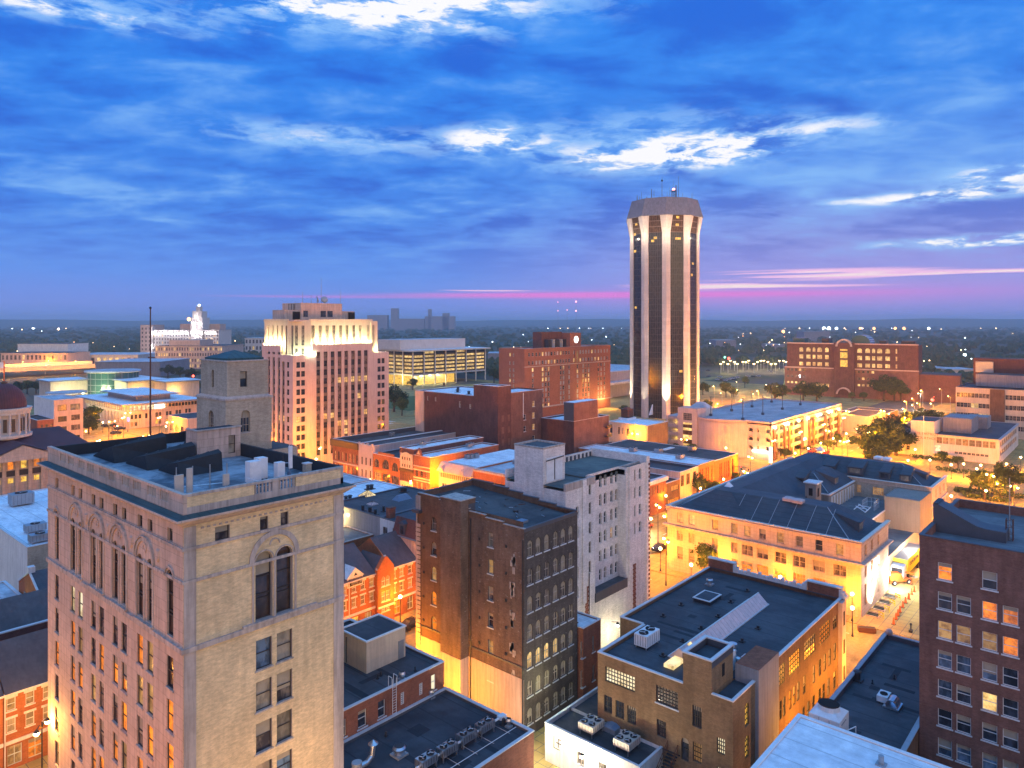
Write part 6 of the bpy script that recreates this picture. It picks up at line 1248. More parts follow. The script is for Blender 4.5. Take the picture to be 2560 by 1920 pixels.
for i,y in enumerate(ys):
 zh=(z_c if i==0 else z_m)-2.2;h=(round(y-.8,3),round(y+.8,3),4.0,round(zh,3),False);hx.append(h)
 for k in range(12):
  z=4.0+k*P_
  if z+2>zh:break
  s.win('X',X0,(h[0],h[1],z,z+2.0),'dh2','lit' if(k in(4,)and i<2)or(k==0 and i<2)else 'glass','frame_dark',None,.5);sp.box(X0+.35,X0+.6,h[0],h[1],z+2.0,min(z+P_,zh),'spandrel')
for k in range(11):
 z=4.0+k*P_;h=(round(ypn-.7,3),round(ypn+.7,3),round(z,3),round(z+1.9,3),False)
 if h[3]<z_c-1.5:hx.append(h);s.win('X',X0,h,'dh','glass','frame_dark',None,.3)
s.fac('X',X0,Y0,ym,0,z_c,hx,'pink_stone',.6);s.fac('X',X0,ym,YE,0,z_m,hx,'pink_stone',.6)
s.rest('wall',None,'pink_stone',X0,XE,Y0,YE,0,z_r);mb=s.mb('wall')
mb.box(X0+.05,XE-.05,Y0+1.5,YE-.05,z_r-1,z_r,'pink_stone');mb.box(X0+.62,xa,Y0+.62,YE,z_c-.8,z_c-.5,'grey_roof');mb.box(xa,xb,Y0+.01,Y0+.5,z_c,z_m,'pink_stone')if 0 else None
mb.face([(xa,Y0,z_c),(xa,Y0+3,z_c),(xa,Y0+3,z_m),(xa,Y0,z_m)],'pink_stone');mb.face([(xb,Y0,z_r),(xb,Y0+3,z_r),(xb,Y0+3,z_m),(xb,Y0,z_m)],'pink_stone');mb.box(xa+.6,xb-.05,Y0+.62,Y0+3,z_m-1.2,z_m-1.0,'grey_roof')
cr=s.mb('crest')
for i in range(19):
 x=xa+.6+(xb-xa-1.2)*i/18;cr.hull([(x-.7,Y0-.1,z_m+.002),(x+.7,Y0-.1,z_m+.002),(x+.7,Y0+.35,z_m+.002),(x-.7,Y0+.35,z_m+.002)],[(x-.2,Y0-.05,z_m+.75),(x+.2,Y0-.05,z_m+.75),(x+.2,Y0+.3,z_m+.75),(x-.2,Y0+.3,z_m+.75)],'pink_stone')
for i in range(7):
 y=ym+.6+(YE-ym-1.2)*i/6;cr.hull([(X0-.1,y-.7,z_m+.002),(X0+.35,y-.7,z_m+.002),(X0+.35,y+.7,z_m+.002),(X0-.1,y+.7,z_m+.002)],[(X0-.05,y-.2,z_m+.7),(X0+.3,y-.2,z_m+.7),(X0+.3,y+.2,z_m+.7),(X0-.05,y+.2,z_m+.7)],'pink_stone')
ux0,uy0,uz=131.6,214.6,51.0;u1=xY(925,uy0);uch=3.2
U=s.mb('crown');hc=[]
for px in(783,801,818,835,852,868,885,901):x=xY(px,uy0);h=(round(x-.7,3),round(x+.7,3),z_c-.4,48.8,False);hc.append(h);s.win('Y',uy0,h,'tall','blind' if random.random()<.75 else 'glass_curtain','frame_dark',None,.5)
hc=[h for h in hc];s.fac('Y',uy0,xY(772,uy0),u1,z_c-1,uz-.8,hc,'cream_stone',.6,part='crown')
xc_=xY(772,uy0);ych=yX(733,ux0)
hx2=[]
for px in(670.5,682,693.5,705,716,728):
 y=yX(px,ux0);h=(round(y-.5,3),round(y+.5,3),z_c-.4,48.8,False)
 if h[0]>ych+.1:hx2.append(h);s.win('X',ux0,h,'tall','blind','frame_dark',None,.5)
uye=yX(661,ux0);s.fac('X',ux0,uy0+3.0,uye,z_c-1,uz-.8,hx2,'cream_stone',.6,part='crown')
U.hull([(ux0-.2,uy0+3,z_c-1),(xc_,uy0-1.2,z_c-1),(xc_+.3,uy0+3,z_c-1)],[(ux0-.2,uy0+3,50.6),(xc_,uy0-1.2,50.6),(xc_+.3,uy0+3,50.6)],'cream_stone')
for t in(.38,.66):
 for(a,b_)in((z_c+.1,z_c+2.2),(z_c+3.2,48.8)):
  px_,py_=ux0-.2+(xc_-ux0+.2)*t,uy0+3+(-4.2)*t;dx,dy_=(xc_-ux0+.2),-4.2;L=math.hypot(dx,dy_);dx/=L;dy_/=L
  U.hull([(px_-dx*.45-.06,py_-dy_*.45-.06,a),(px_+dx*.45-.06,py_+dy_*.45-.06,a),(px_+dx*.45+.1,py_+dy_*.45+.1,a),(px_-dx*.45+.1,py_-dy_*.45+.1,a)],[(px_-dx*.45-.06,py_-dy_*.45-.06,b_),(px_+dx*.45-.06,py_+dy_*.45-.06,b_),(px_+dx*.45+.1,py_+dy_*.45+.1,b_),(px_-dx*.45+.1,py_-dy_*.45+.1,b_)],'glass_curtain')
U.box(u1,xY(940,uy0),uy0-.9,uy0+12,z_c-2,50.3,'cream_stone')
for px in(916.5,929):x=xY(px,uy0);U.box(x-.55,x+.55,uy0-.95,uy0-.9,z_c-.2,48.9,'blind')
U.box(ux0+.2,u1,uy0+.1,uye,uz-.8,uz-.3,'pink_stone','grey_roof')
for(a,b_,c_,d_)in((xc_,u1+1,uy0-.25,uy0+.3),):U.box(a,b_,c_,d_,uz-.8,uz,'cream_stone')
U.box(ux0-.25,ux0+.3,uy0+3,uye,uz-.8,uz,'cream_stone')
ph=s.mb('penthouse');pxa,pxb=xY(752,220),xY(855,220);ph.box(pxa,pxb,220,232,uz-.3,zz(757,pxa,220),'limestone','grey_roof');ph.box(xY(712,221),pxa,221,229,uz-.3,zz(775,pxa,221),'limestone_trim');ph.box(pxb,xY(887,221),221,229,uz-.3,zz(778,pxb,221),'limestone_trim')
for px,w_ in((764,.9),(808,1.1),(825,1.1)):x=xY(px,220);ph.box(x-w_,x+w_,219.94,219.99,uz+.8,uz+3.0,'glass')
for px in(740,878):x=xY(px,221);ph.box(x-1.3,x+1.3,220.5,220.99,uz,uz+2.6,'void')
s.done()
zp=zz(757,pxa,220)
for i in range(10):x=xa+(xb-xa)*(i+.5)/10;light(x,uy0-1.5,z_m+.4,2100,(1,.84,.46),.25)
for i in range(6):y=ym+(YE-ym)*(i+.3)/6;light(ux0-1.1,y,z_m+.4,1700,(1,.80,.38),.25)
for x,y,p in((xc_-1.5,uy0-2.6,1500),(xc_+.5,uy0-2.6,1300),(ux0+.6,uy0-1.2,1300)):light(x,y,z_c+.3,p,(.8,1,.6),.25)
light(u1+2,uy0-2.2,z_r+.8,700,(1,.85,.42),.25);light(u1+4,uy0-2.0,z_r+.8,500,(1,.85,.42),.25)
for lb,px in(('left satellite dish on the art deco tower penthouse, turned away',793),('right satellite dish on the art deco tower penthouse, facing the camera',811)):
 e=empty('satellite_dish',xY(px,224),224,zp);tag(e,lb,'satellite dish');m=MB();m.tube((0,0,0),(0,0,1.4),.12,'grey_metal');m.build('mount',e)
 m=MB();m.ball(0,0,0,1.25,'grey_metal',16,.35,half=True);o=m.build('reflector',e);o.location=(0,0,1.5);o.rotation_euler=(R(75),0,R(-20 if px>800 else 60))
for px,hgt in((803,9.5),(756,4),(778,3),(851,5)):
 m=MB();m.cyl(0,0,0,hgt,.09,'grey_metal',6,r2=.05);single('aerial',m,'thin aerial rod on the art deco tower penthouse','aerial',(xY(px,225),225,zp),'aerials on the art deco tower')
for k in range(5):m=MB();m.cyl(0,0,0,1.9,.13,'dark_metal',6);m.ball(0,0,2,.2,'dark_metal',6);single('roof_pipe',m,'short dark vent pipe in the row on the art deco tower side box','vent pipe',(xY(722+k*6.5,224),224,zz(775,pxa,221)),'vent pipes on the art deco tower')
TX,TY=343.0,193.0;NS=10
tw=Bld('faceted_tower','very tall many sided hotel tower with white piers, dark glass strips and a flared crown','hotel tower',TX,TY);tw.loc=(0,0,0)
base_a=math.atan2(-TY,-TX)+R(3.7)
def vtx(i,r,z):a=base_a+2*math.pi*i/NS;return Vector((r*math.cos(a),r*math.sin(a),z))
zs=[0,96.3,105.0,114.6];rs=[19.0,19.0,20.7,18.0]
rs_=lambda z:rs[1]if z<=zs[1]else rs[1]+(rs[2]-rs[1])*(z-zs[1])/(zs[2]-zs[1])
pier=MB();gl=MB();crown=MB();mul=MB()
for i in range(NS):
 for a,b_ in((0,1),(1,2)):
  z0,z1=zs[a],zs[b_]
  A0,A1,B0,B1=vtx(i,rs_(z0),z0),vtx(i,rs_(z1),z1),vtx(i+1,rs_(z0),z0),vtx(i+1,rs_(z1),z1)
  c0=Vector((0,0,0));f_=.19 if a==0 else .27
  for(P0,P1,Q0,Q1)in((A0,A1,B0,B1),(B0,B1,A0,A1)):
   p0,p1=P0.lerp(Q0,.19),P1.lerp(Q1,f_);n_=lambda v:Vector((v.x,v.y,0)).normalized()
   pier.face([P0,p0,p1,P1],'tower_panel');pier.face([p0,p0*.965+Vector((0,0,p0.z*.035)),p1*.965+Vector((0,0,p1.z*.035)),p1],'tower_panel')
  g0,g1,g2,g3=[v.copy()for v in(A0.lerp(B0,.19),A0.lerp(B0,.81),A1.lerp(B1,1-f_),A1.lerp(B1,f_))]
  for v in(g0,g1,g2,g3):v.x*=.97;v.y*=.97
  if a==0:gl.face([g0,g1,g2,g3],'tower_glass')
  else:gl.face([g0,g1,g2,g3],'bronze_glass')
  nf=31 if a==0 else 3
  for k in range(nf+1):
   t=k/nf;p,q=g0.lerp(g3,t)*1.004,g1.lerp(g2,t)*1.004;p.z=q.z=z0+(z1-z0)*t
   tall_=(k%1==0)
   mul.hull([p,q,q*.996+Vector((0,0,q.z*.004)),p*.996+Vector((0,0,p.z*.004))],[v+Vector((0,0,.28 if a==0 else 1.3))for v in(p,q,q*.996+Vector((0,0,q.z*.004)),p*.996+Vector((0,0,p.z*.004)))],'dark_metal' if a==0 else 'spandrel')
  for k in range(1,6):
   p,q=g0.lerp(g1,k/6)*1.003,g3.lerp(g2,k/6)*1.003;p.z,q.z=z0,z1;mul.tube(p,q,.05,'dark_coping' if a==0 else 'spandrel',4)
 A1,B1,A2,B2=vtx(i,rs[2]+.2,zs[2]),vtx(i+1,rs[2]+.2,zs[2]),vtx(i,rs[3],zs[3]),vtx(i+1,rs[3],zs[3]);crown.face([A1,B1,B2,A2],'crown_panel')
 crown.face([A1,B1,B1*.8+Vector((0,0,zs[2]*.2)),A1*.8+Vector((0,0,zs[2]*.2))],'crown_panel');crown.tube(A1,A2,.12,'crown_panel',4)
crown.face([vtx(i,rs[3],zs[3])for i in range(NS)],'grey_roof')
pier.build('pier',tw.e);gl.build('glass_strip',tw.e);mul.build('mullion',tw.e);crown.build('crown',tw.e)
random.seed(11)
for(i,z,fr)in((NS-1,93,0.5),(NS-1,91.5,.38),(0,92.5,.5),(0,99.5,.5),(NS-2,87,.3),(0,103.3,.5),(NS-2,57,.35),(0,24,.7),(NS-2,96,.3),(0,92.5,.62),(1,80,.5),(1,74,.4),(NS-2,101,.5)):
 p=vtx(i,rs_(z),z).lerp(vtx(i+1,rs_(z),z),fr);d_=(vtx(i+1,1,0)-vtx(i,1,0)).normalized();m=MB();n_=Vector((p.x,p.y,0)).normalized();p-=n_*(.45 if z<96 else .35)
 wd=.8;m.hull([p-d_*wd,p+d_*wd,p+d_*wd-n_*.1,p-d_*wd-n_*.1],[v+Vector((0,0,1.2))for v in(p-d_*wd,p+d_*wd,p+d_*wd-n_*.1,p-d_*wd-n_*.1)],'lit_amber');m.build('window',tw.e)
for i in range(-3,4):
 pass
KN=Vector((-TX,-TY,0)).normalized()
for i,p_ in((0,160000),(NS-2,120000),(1,12000),(NS-1,20000)):
 v=vtx(i%NS,22.4,0);up_spot(TX+v.x,TY+v.y,1.5,p_,(1,.83,.5),TX+v.x*.87,TY+v.y*.87,34,40)
for i in range(NS):
 if i in(0,1,2,8,9,7):v=vtx(i,20.6,0);light(TX+v.x*1.22,TY+v.y*1.22,95.0,3600,(1,.80,.52),.12)
top=zs[3]
def tp(px,back=4):
 k=(px-1280)/F;dd=dep(TX,TY)-back;r=k*dd;return dd*CS+r*SN,dd*SN-r*CS
for px,hgt,r_ in((1604,5,.12),(1655,13,.14),(1629,6.5,.3),(1635,6,.12),(1696,13.5,.14),(1683,11,.1),(1593,3,.3),(1599,2.6,.2),(1674,7.5,.1),(1668,5,.1),(1730,4.4,.14),(1706,4.5,.1),(1617,2.4,.3),(1648,3,.12),(1690,8.5,.5)):
 x,y=tp(px);m=MB();m.cyl(0,0,0,hgt,r_,'blue_grey',6,r2=r_*.5)
 if px==1655:m.ball(0,0,hgt-2,.55,'dark_metal',8)
 for k in range(int(hgt//3)):m.tube((-.8,0,k*2+1.5),(.8,0,k*2+1.5),.07,'blue_grey',4)
 single('aerial',m,'aerial standing on the flat top of the faceted tower','aerial',(x,y,top),'aerials on the faceted tower')
x,y=tp(1684);e=empty('beacon_mast',x,y,top);tag(e,'short lattice mast with a glowing pink aircraft beacon on the faceted tower','beacon');m=MB()
for a,b_ in((-.8,-.8),(.8,-.8),(.8,.8),(-.8,.8)):m.tube((a,b_,0),(a,b_,5.4),.14,'blue_grey',4)
for k in range(4):m.path([(-.8,-.8,k*1.4),(.8,-.8,k*1.4+1.4),(.8,.8,k*1.4),(-.8,.8,k*1.4+1.4)],.09,'blue_grey',4)
m.box(-1.4,1.4,-1.4,1.4,5.4,5.6,'blue_grey');m.build('mast',e);m=MB();m.ball(0,0,6.3,.75,'pink_glow',10);m.build('beacon',e)
t=Bld('lit_office_building','wide modern office with five floors of lit windows raised on white columns','office building',365.6,426);X0,Y0=365.6,426.0;X1=xY(1212,Y0);Y1=yX(945,X0)
zb,zt_=9.0,28.0;fh=(zt_-1.2-zb)/6
hx,hy=[],[]
nb=7;bw=(X1-X0)/nb
for i in range(nb):
 for k in range(6):
  h=(round(X0+bw*i+.8,3),round(X0+bw*(i+1)-.8,3),round(zb+k*fh+1.0,3),round(zb+k*fh+fh-.15,3),False);hy.append(h);t.win('Y',Y0,h,'g8x1','glass' if k==5 and i not in(1,4)else 'lit','frame_dark',None,.4)
nb2=4;bw2=(Y1-Y0)/nb2
for i in range(nb2):
 for k in range(6):
  h=(round(Y0+bw2*i+.8,3),round(Y0+bw2*(i+1)-.8,3),round(zb+k*fh+1.0,3),round(zb+k*fh+fh-.15,3),False);hx.append(h);t.win('X',X0,h,'g8x1','glass' if k==5 else 'lit','frame_dark',None,.4)
t.fac('Y',Y0,X0,X1,zb,zt_-1.2,hy,'bronze',.4);t.fac('X',X0,Y0,Y1,zb,zt_-1.2,hx,'bronze',.4);t.rest('wall',None,'bronze',X0,X1,Y0,Y1,zb,zt_-1.2)
r=t.mb('roof');r.box(X0-3.5,X1+3.5,Y0-3.5,Y1+3.5,zt_-1.2,zt_,'pale_concrete','white_roof');pa,pb=xY(1000,Y0+9),xY(1163,Y0+9);r.box(pa,pb,Y0+9,Y1-6,zt_,zt_+8,'pale_concrete','pale_roof')
t.mb('floor_slab').box(X0-.4,X1+.4,Y0-.4,Y1+.4,zb-1.2,zb,'pale_concrete')
for i in range(nb+1):c_=MB();c_.box(X0+bw*i-.45,X0+bw*i+.45,Y0-.9,Y0-.41,0,zt_-1.2,'pale_concrete');c_.build('column',t.e,t.loc)
for i in range(1,nb2+1):c_=MB();c_.box(X0-.9,X0-.41,Y0+bw2*i-.45,Y0+bw2*i+.45,0,zt_-1.2,'pale_concrete');c_.build('column',t.e,t.loc)
t.mb('lobby').box(X0+3,X0+bw*4.2,Y0+4,Y1-3,.15,zb-1.2,'lit_amber');t.done()
for i in range(4):light(X0+6+i*9,Y0+1.5,zb-2.2,9000,(1,.78,.35),.4)
light(X0-6,Y0+10,5,9000,(1,.78,.3),.4)
u=Bld('orange_brick_hotel','broad orange brick hotel with small windows and a glowing round sign on its roof block','hotel',275,234);X0,Y0=275.0,234.0;X1=xY(1526,Y0);Y1=yX(1269,X0);Z_=36.4
hy=[]
for k,z in enumerate([32.3,28.0]+[24.4-2.72*q for q in range(8)]):
 for i,px in enumerate([1323,1332,1341,1349,1357,1365,1372,1379,1387,1394,1402,1409,1416,1423,1435,1444,1451,1458,1465,1472,1480,1488,1496,1503,1511,1518]):
  if k>1 and px in(1323,1341,1349,1387,1394,1416,1435,1451,1480,1488,1518,1379):continue
  x=xY(px,Y0);h=(round(x-.72,3),round(x+.72,3),z,z+1.95,False);hy.append(h)
  u.win('Y',Y0,h,'dh','lit' if random.random()<.16 else random.choice(['pale_pane','glass_curtain','pale_pane','glass']),'frame_white',None,.2)
hx=[]
for k,z in enumerate([32.3,28.0]+[24.4-2.72*q for q in range(8)]):
 for px in(1275,1284):y=yX(px,X0);h=(round(y-.5,3),round(y+.5,3),z,z+1.7,False);hx.append(h);u.win('X',X0,h,'dh','lit' if random.random()<.15 else 'blind','frame_white',None,.2)
u.block(X0,X1,Y0,Y1+6,Z_,'hotel_brick','pale_roof',par=.6,hX=hx,hY=hy,cop='peach_paint')
m=u.mb('stone_band');m.box(X0-.15,X1+.1,Y0-.2,Y0-.003,26.9,27.3,'peach_paint');m.box(X0-.15,X1+.3,Y0-1.2,Y0-.003,5.4,5.9,'peach_paint')
m=u.mb('roof_block');ra,rb_,rc_=xY(1361,Y0+4),xY(1425,Y0+.4),xY(1452,Y0+.4);m.box(ra,rb_,Y0+6,Y0+12,Z_-.5,Z_+8.2,'maroon_brick');m.box(rb_,rc_,Y0+.4,Y0+10,Z_-.5,Z_+7.6,'hotel_brick')
for i in range(6):m.box(ra+2+i*3.5,ra+4.5+i*3.5,Y0+3,Y0+5.5,Z_-.5,Z_+4.2,'grey_metal' if i%2 else 'dark_metal')
xs_=(rb_+rc_)/2+.5;u.mb('round_sign').ball(xs_,Y0+.3,Z_+3.9,1.8,'lamp_white',16)if 0 else None
q=u.mb('round_sign');q.tube((xs_,Y0+.38,Z_+3.9),(xs_,Y0+.1,Z_+3.9),1.9,'sign_white',20);u.mb('projecting_bay').box(xs_-2.0,xs_+2.0,Y0-.5,Y0-.003,27.4,34.6,'hotel_brick');u.mb('projecting_bay').box(xs_-.6,xs_+.6,Y0-.55,Y0-.501,28,33.8,'lit_dim');u.done()
light(X1-10,Y0-5,6,7000,(1,.55,.15),.4);light(X1-26,Y0-6,9,5000,(1,.55,.15),.4);light(X0-4,Y0+4,9,3000,(1,.6,.2),.4)
b=Bld('dome_side_hall','large plain grey hall with a pale roof between the hotel and the faceted tower','hall',385,262);b.block(385,470,262,330,17,'crown_panel','pale_roof',par=.2);b.mb('canopy').box(383,420,255,261.9,9.3,10.8,'pale_roof');b.done();light(375,258,5,9000,(1,.6,.2),.4)
g_=Bld('parking_garage','pale pink parking garage with a rounded blank corner, lit decks and a blue roof deck','parking garage',253.5,99.4);X0,Y0,X1,Y1=253.5,99.4,334.0,134.5;Z_=13.2
lv=[2.9,6.1,9.3];fc=g_.mb('wall')
for k,z in enumerate(lv+[12.2]):fc.box(X0,X1,Y0,Y0+.4,z-.35,z+.85 if k<3 else Z_,'pink_stone')
pr=g_.mb('pier');ps=[1934,1961,1972,2005,2023,2033,2062,2074,2095]
for px in ps:x=xY(px,Y0);pr.box(x-.9,x+.9,Y0-.5,Y0-.003,0,11.2,'plum_brick')
for px in(1930,1948,1984,2015,2045,2084,2103):x=xY(px,Y0);pr.box(x-.6,x+.6,Y0+.02,Y0+.5,0,12.0,'pink_stone')
x0_,x1_=xY(2008,Y0),xY(2018,Y0);fc.box(x0_,x1_,Y0-.2,Y0-.002,0,Z_,'pink_stone')
yf=108.4;hx=[]
for px,w_ in((1877,1.5),(1895,.7)):
 for z in(3.6,6.8,9.9):y=yX(px,X0);hx.append((round(y-w_/2,3),round(y+w_/2,3),z,z+1.3,False))
for z in(3.6,6.8,9.9):hx.append((99.9,101.2,z,z+1.3,False))
g_.fac('X',X0,Y0,yf,0,Z_,hx,'pink_stone',.4)
arcp=[]
for i in range(15):
 t_=i/14;y=yf+(126.2-yf)*t_;x=X0-3.3*math.sin(math.pi*t_)-3.2*t_;arcp.append((x,y))
for(p,q)in zip(arcp,arcp[1:]):fc.face([(*p,0),(*q,0),(*q,Z_),(*p,Z_)],'pink_stone')
dk=g_.mb('deck')
for z in lv:dk.box(X0+.5,X1-.5,Y0+.45,Y1,z-.3,z,'concrete')
poly=[(X0,Y0),(X1,Y0),(X1,Y1),(250.3,Y1)]+[(a-.0,b_)for a,b_ in reversed(arcp)]
g_.mb('roof_deck').prism(poly,Z_-.5,Z_-.02,'pink_stone','deck')
pp=g_.mb('parapet')
for p,q in zip(poly,poly[1:]+poly[:1]):
 d_=Vector((q[0]-p[0],q[1]-p[1]));
 if d_.length<.1:continue
 n_=Vector((-d_.y,d_.x)).normalized()*.3;pp.hull([(*p,Z_),(*q,Z_),(q[0]+n_.x,q[1]+n_.y,Z_),(p[0]+n_.x,p[1]+n_.y,Z_)],[(*p,Z_+.7),(*q,Z_+.7),(q[0]+n_.x,q[1]+n_.y,Z_+.7),(p[0]+n_.x,p[1]+n_.y,Z_+.7)],'pink_stone')
fc.face([(X1,Y0,0),(X1,Y1,0),(X1,Y1,Z_),(X1,Y0,Z_)],'pink_stone');fc.face([(X0+8,Y0+9,0),(X1,Y0+9,0),(X1,Y0+9,Z_-.6),(X0+8,Y0+9,Z_-.6)],'concrete');fc.face([(X0+7,Y0+1,0),(X0+7,Y1,0),(X0+7,Y1,Z_-.6),(X0+7,Y0+1,Z_-.6)],'concrete')
st=g_.mb('stair_tower');g_.fac('X',249.8,126.3,134.5,0,17.0,[(128.5,132.4,2.2,11.4,False),(128.6,132.3,12.2,15.0,False)],'pink_stone',.4,part='stair_tower');st.box(249.85,257,126.31,134.5,15.5,16.9,'pink_stone');st.box(257,257.1,126.3,134.5,0,16.9,'pink_stone');st.box(249.81,257,126.3,126.5,0,16.9,'pink_stone');g_.win('X',249.8,(128.6,132.3,12.2,15.0),'g6x4','glass','frame_tan',None,.4)
for k,(a,b_)in enumerate(((2.3,3.2),(4.9,6.6),(8.3,9.3),(10.6,11.3))):st.box(250.2,250.3,128.5,132.4,a,b_,'lit')
st.box(250.15,250.4,128.5,132.4,3.2,4.9,'bronze_glass');st.box(250.15,250.4,128.5,132.4,6.6,8.3,'bronze_glass');st.box(250.15,250.4,128.5,132.4,9.3,10.6,'bronze_glass')
dk2=g_.mb('open_decks')
for z in(2.6,5.8,9.0,12.2):dk2.box(253,270,134.6,141.2,z-.5,z+.75,'pink_stone')
dk2.box(254.5,270,134.6,141,0,12.0,'concrete');dk2.box(252.9,253.4,140.6,141.3,0,12.9,'pink_stone')
g_.done()
gm_=MB();gx=[xY(p,Y0)for p in(1935,1961,1968,1994,2018,2042,2049,2069,2076,2094)]
for i,x in enumerate(gx):m=MB();m.box(-.35,.35,-.25,.25,-.2,.35,'lamp_white');single('garage_floodlight',m,'blazing white floodlight along the top of the parking garage facade','floodlight',(x,Y0-.45,11.7),'floodlights along the garage');light(x,Y0-1.3,11.6,900,(1,.75,.38),.25)
for k,z in enumerate([.4]+lv):
 for x in(262,278,295,312,328):light(x,Y0+5,z+2.0,420,(1,.6,.08),.3)
for y in(128.5,131.5):light(251.5,y,3,10,(1,.8,.4),.2)
for z in(4.5,7.7,10.9):light(253.9,137.6,z-.3,60,(1,.6,.1),.2)
m=MB();m.box(0,.15,-2.2,4.6,0,.35,'lamp_white');single('canopy_light',m,'white light strip over the garage entrance on the rounded corner side','light strip',(252.9,101.5,2.9));light(251,103,2.6,500,(1,.72,.2),.3)
m=MB();m.box(-.5,.5,-.4,.4,0,5.6,'sign_white');single('garage_pylon',m,'glowing white upright sign by the garage entrance corner','sign',(250.0,98.2,0))
m=MB();m.box(-.9,.9,-.1,.1,0,.55,'lamp_white');single('entrance_light',m,'slanting bright white strip light over the street side garage entrance','light strip',(xY(2012,Y0-1.5),Y0-1.5,4.2))
for i,(px,py,hgt)in enumerate(((1777,1040,7.5),(1829,1028,7.5),(1857,1050,8),(1880,1018,7),(1907,1037,7.5),(1956,1024,7),(2001,1013,7),(1929,1006,7))):
 x,y=AT(px,py,Z_);x=min(max(x,X0+1),X1-1);y=min(max(y,Y0+1),Y1-1);m=MB();m.box(-.45,.45,-.45,.45,0,.9,'dark_coping');m.cyl(0,0,.9,hgt,.12,'dark_metal',6);m.box(-.9,.9,-.12,.12,hgt,hgt+.15,'dark_metal')
 single('deck_light_pole',m,'unlit light pole with a square base on the blue garage roof deck','light pole',(x,y,Z_-.02),'light poles on the garage roof deck')
b=Bld('stair_kiosk','small pale domed stair kiosk at the left end of the garage roof deck','stair head',256,128);m=b.mb('wall');m.box(257.2,264,127,133.5,Z_,Z_+3,'pale_concrete');m.hull([(257,126.8,Z_+3),(264.2,126.8,Z_+3),(264.2,133.7,Z_+3),(257,133.7,Z_+3)],[(259.5,129,Z_+5.2),(261.5,129,Z_+5.2),(261.5,131.5,Z_+5.2),(259.5,131.5,Z_+5.2)],'pale_roof');b.done()
b=simple('yellow_lit_annex','low wide building glowing yellow at the far end of the garage','building',345,372,90.9,103,7.5,'cream_stone','tar_roof',par=.3);b2=simple('drive_in_bank','flat roofed pavilion with a grey cone roof light beyond the garage','building',372,400,92,112,5.5,'brown_brick','tar_roof',par=.2)
w=Bld('white_office_annex','pale two storey office with ribbon windows, a blank stair block and grey roof plant','office building',299,37);X0,Y0,X1,Y1,Z_=299.0,37.0,352.0,71.2,8.8
hx=[]
for(pa,pb,n,za,zb_,pn)in((2340,2490,9,5.6,7.9,'blind'),(2237,2276,4,5.6,7.6,'blind'),(2335,2352,1,2.6,4.8,'lit_cool'),(2385,2472,8,2.4,3.2,'glass'),(2240,2254,1,2.0,3.8,'lit_dim'),(2265,2275,1,2.0,3.6,'glass'),(2328,2378,6,.3,1.9,'lit_amber')):
 a,q=sorted((yX(pa,X0),yX(pb,X0)))
 for k in range(n):h=(round(a+(q-a)*k/n+.12,3),round(a+(q-a)*(k+1)/n-.12,3),za,zb_,False);hx.append(h);w.win('X',X0,h,'dh2','lit_dim' if pn=='blind' and k in(4,)else pn,'frame_tan',None,.35)
hy=[(round(X0+3+k*5.0,3),round(X0+7.6+k*5.0,3),za,za+1.9,False)for k in range(9)for za in(5.7,2.6)]
for h in hy:w.win('Y',Y0,h,'g3x1',random.choice(['glass_curtain','blind']),'frame_tan',None,.4)
w.block(X0,X1,Y0,Y1,Z_,'pale_concrete','slate_roof',par=.15,hX=hx,hY=hy,cop='grey_metal',over=.5)
sb=w.mb('stair_block');ya,yb=sorted((yX(2277,X0-.5),yX(2336,X0-.5)));sb.box(X0-.5,X0+13,ya,yb,0,13.4,'pale_concrete','slate_roof');pt=w.mb('roof_plant');pt.box(X0+9,X0+24,46.5,55.5,Z_,Z_+5.5,'crown_panel');pt.box(X0+27,X0+36,44,51,Z_,Z_+4.5,'crown_panel')
w.mb('porch').box(X0-3.6,X0-.01,yX(2395,X0),yX(2336,X0)-.1,2.15,2.4,'pale_concrete');w.done()
text('ST. NICHOLAS',1.35,'letter_orange',w.e,(-.56,(yb-2.0)-37,8.4),(R(90),0,R(-90)))if 0 else None
text('U.S. DISTRICT',1.25,'letter_orange',w.e,(-.54,(yb-1.4)-37,8.3),(R(90),0,R(-90)));text('COURTHOUSE',1.25,'letter_orange',w.e,(-.54,(yb-1.6)-37,6.7),(R(90),0,R(-90)))
e=empty('flagpole',297.2,ya+3.2,0);m=MB();m.cyl(0,0,0,15.5,.1,'white_metal',6);m.build('pole',e);tag(e,'white flagpole before the blank stair block of the pale two storey office','flagpole')
c=Bld('banded_office','cream and brown banded modern office rising behind the pale two storey office','office building',370,12);X0,Y0,Y1,Z_=370.0,14.0,61.8,21.0;hx=[]
for k,z in enumerate((16.6,12.2,7.8,3.4)):
 for(pa,pb,n)in((2391,2474,9),(2513,2600,9)):
  a,q=sorted((yX(pa,X0),yX(pb,X0)))
  for i in range(n):h=(round(a+(q-a)*i/n,3)+.05,round(a+(q-a)*(i+1)/n,3)-.05,z,z+2.0,False);h=(round(h[0],3),round(h[1],3),h[2],h[3],False);hx.append(h);c.win('X',X0,h,'dh2','lit' if(k==1 and pa==2391 and i in(3,4))or(k==2 and pa==2391 and i<3)else random.choice(['glass_curtain','glass','glass_curtain']),'frame_tan',None,.4)
c.block(X0,400,Y0,Y1,Z_,'cream_stone','black_roof',par=.4,hX=hx,cop='dark_coping');ya,yb=sorted((yX(2475,X0),yX(2512,X0)));c.mb('brick_pier').box(X0-.5,X0-.01,ya,yb,0,Z_-.2,'brown_brick')
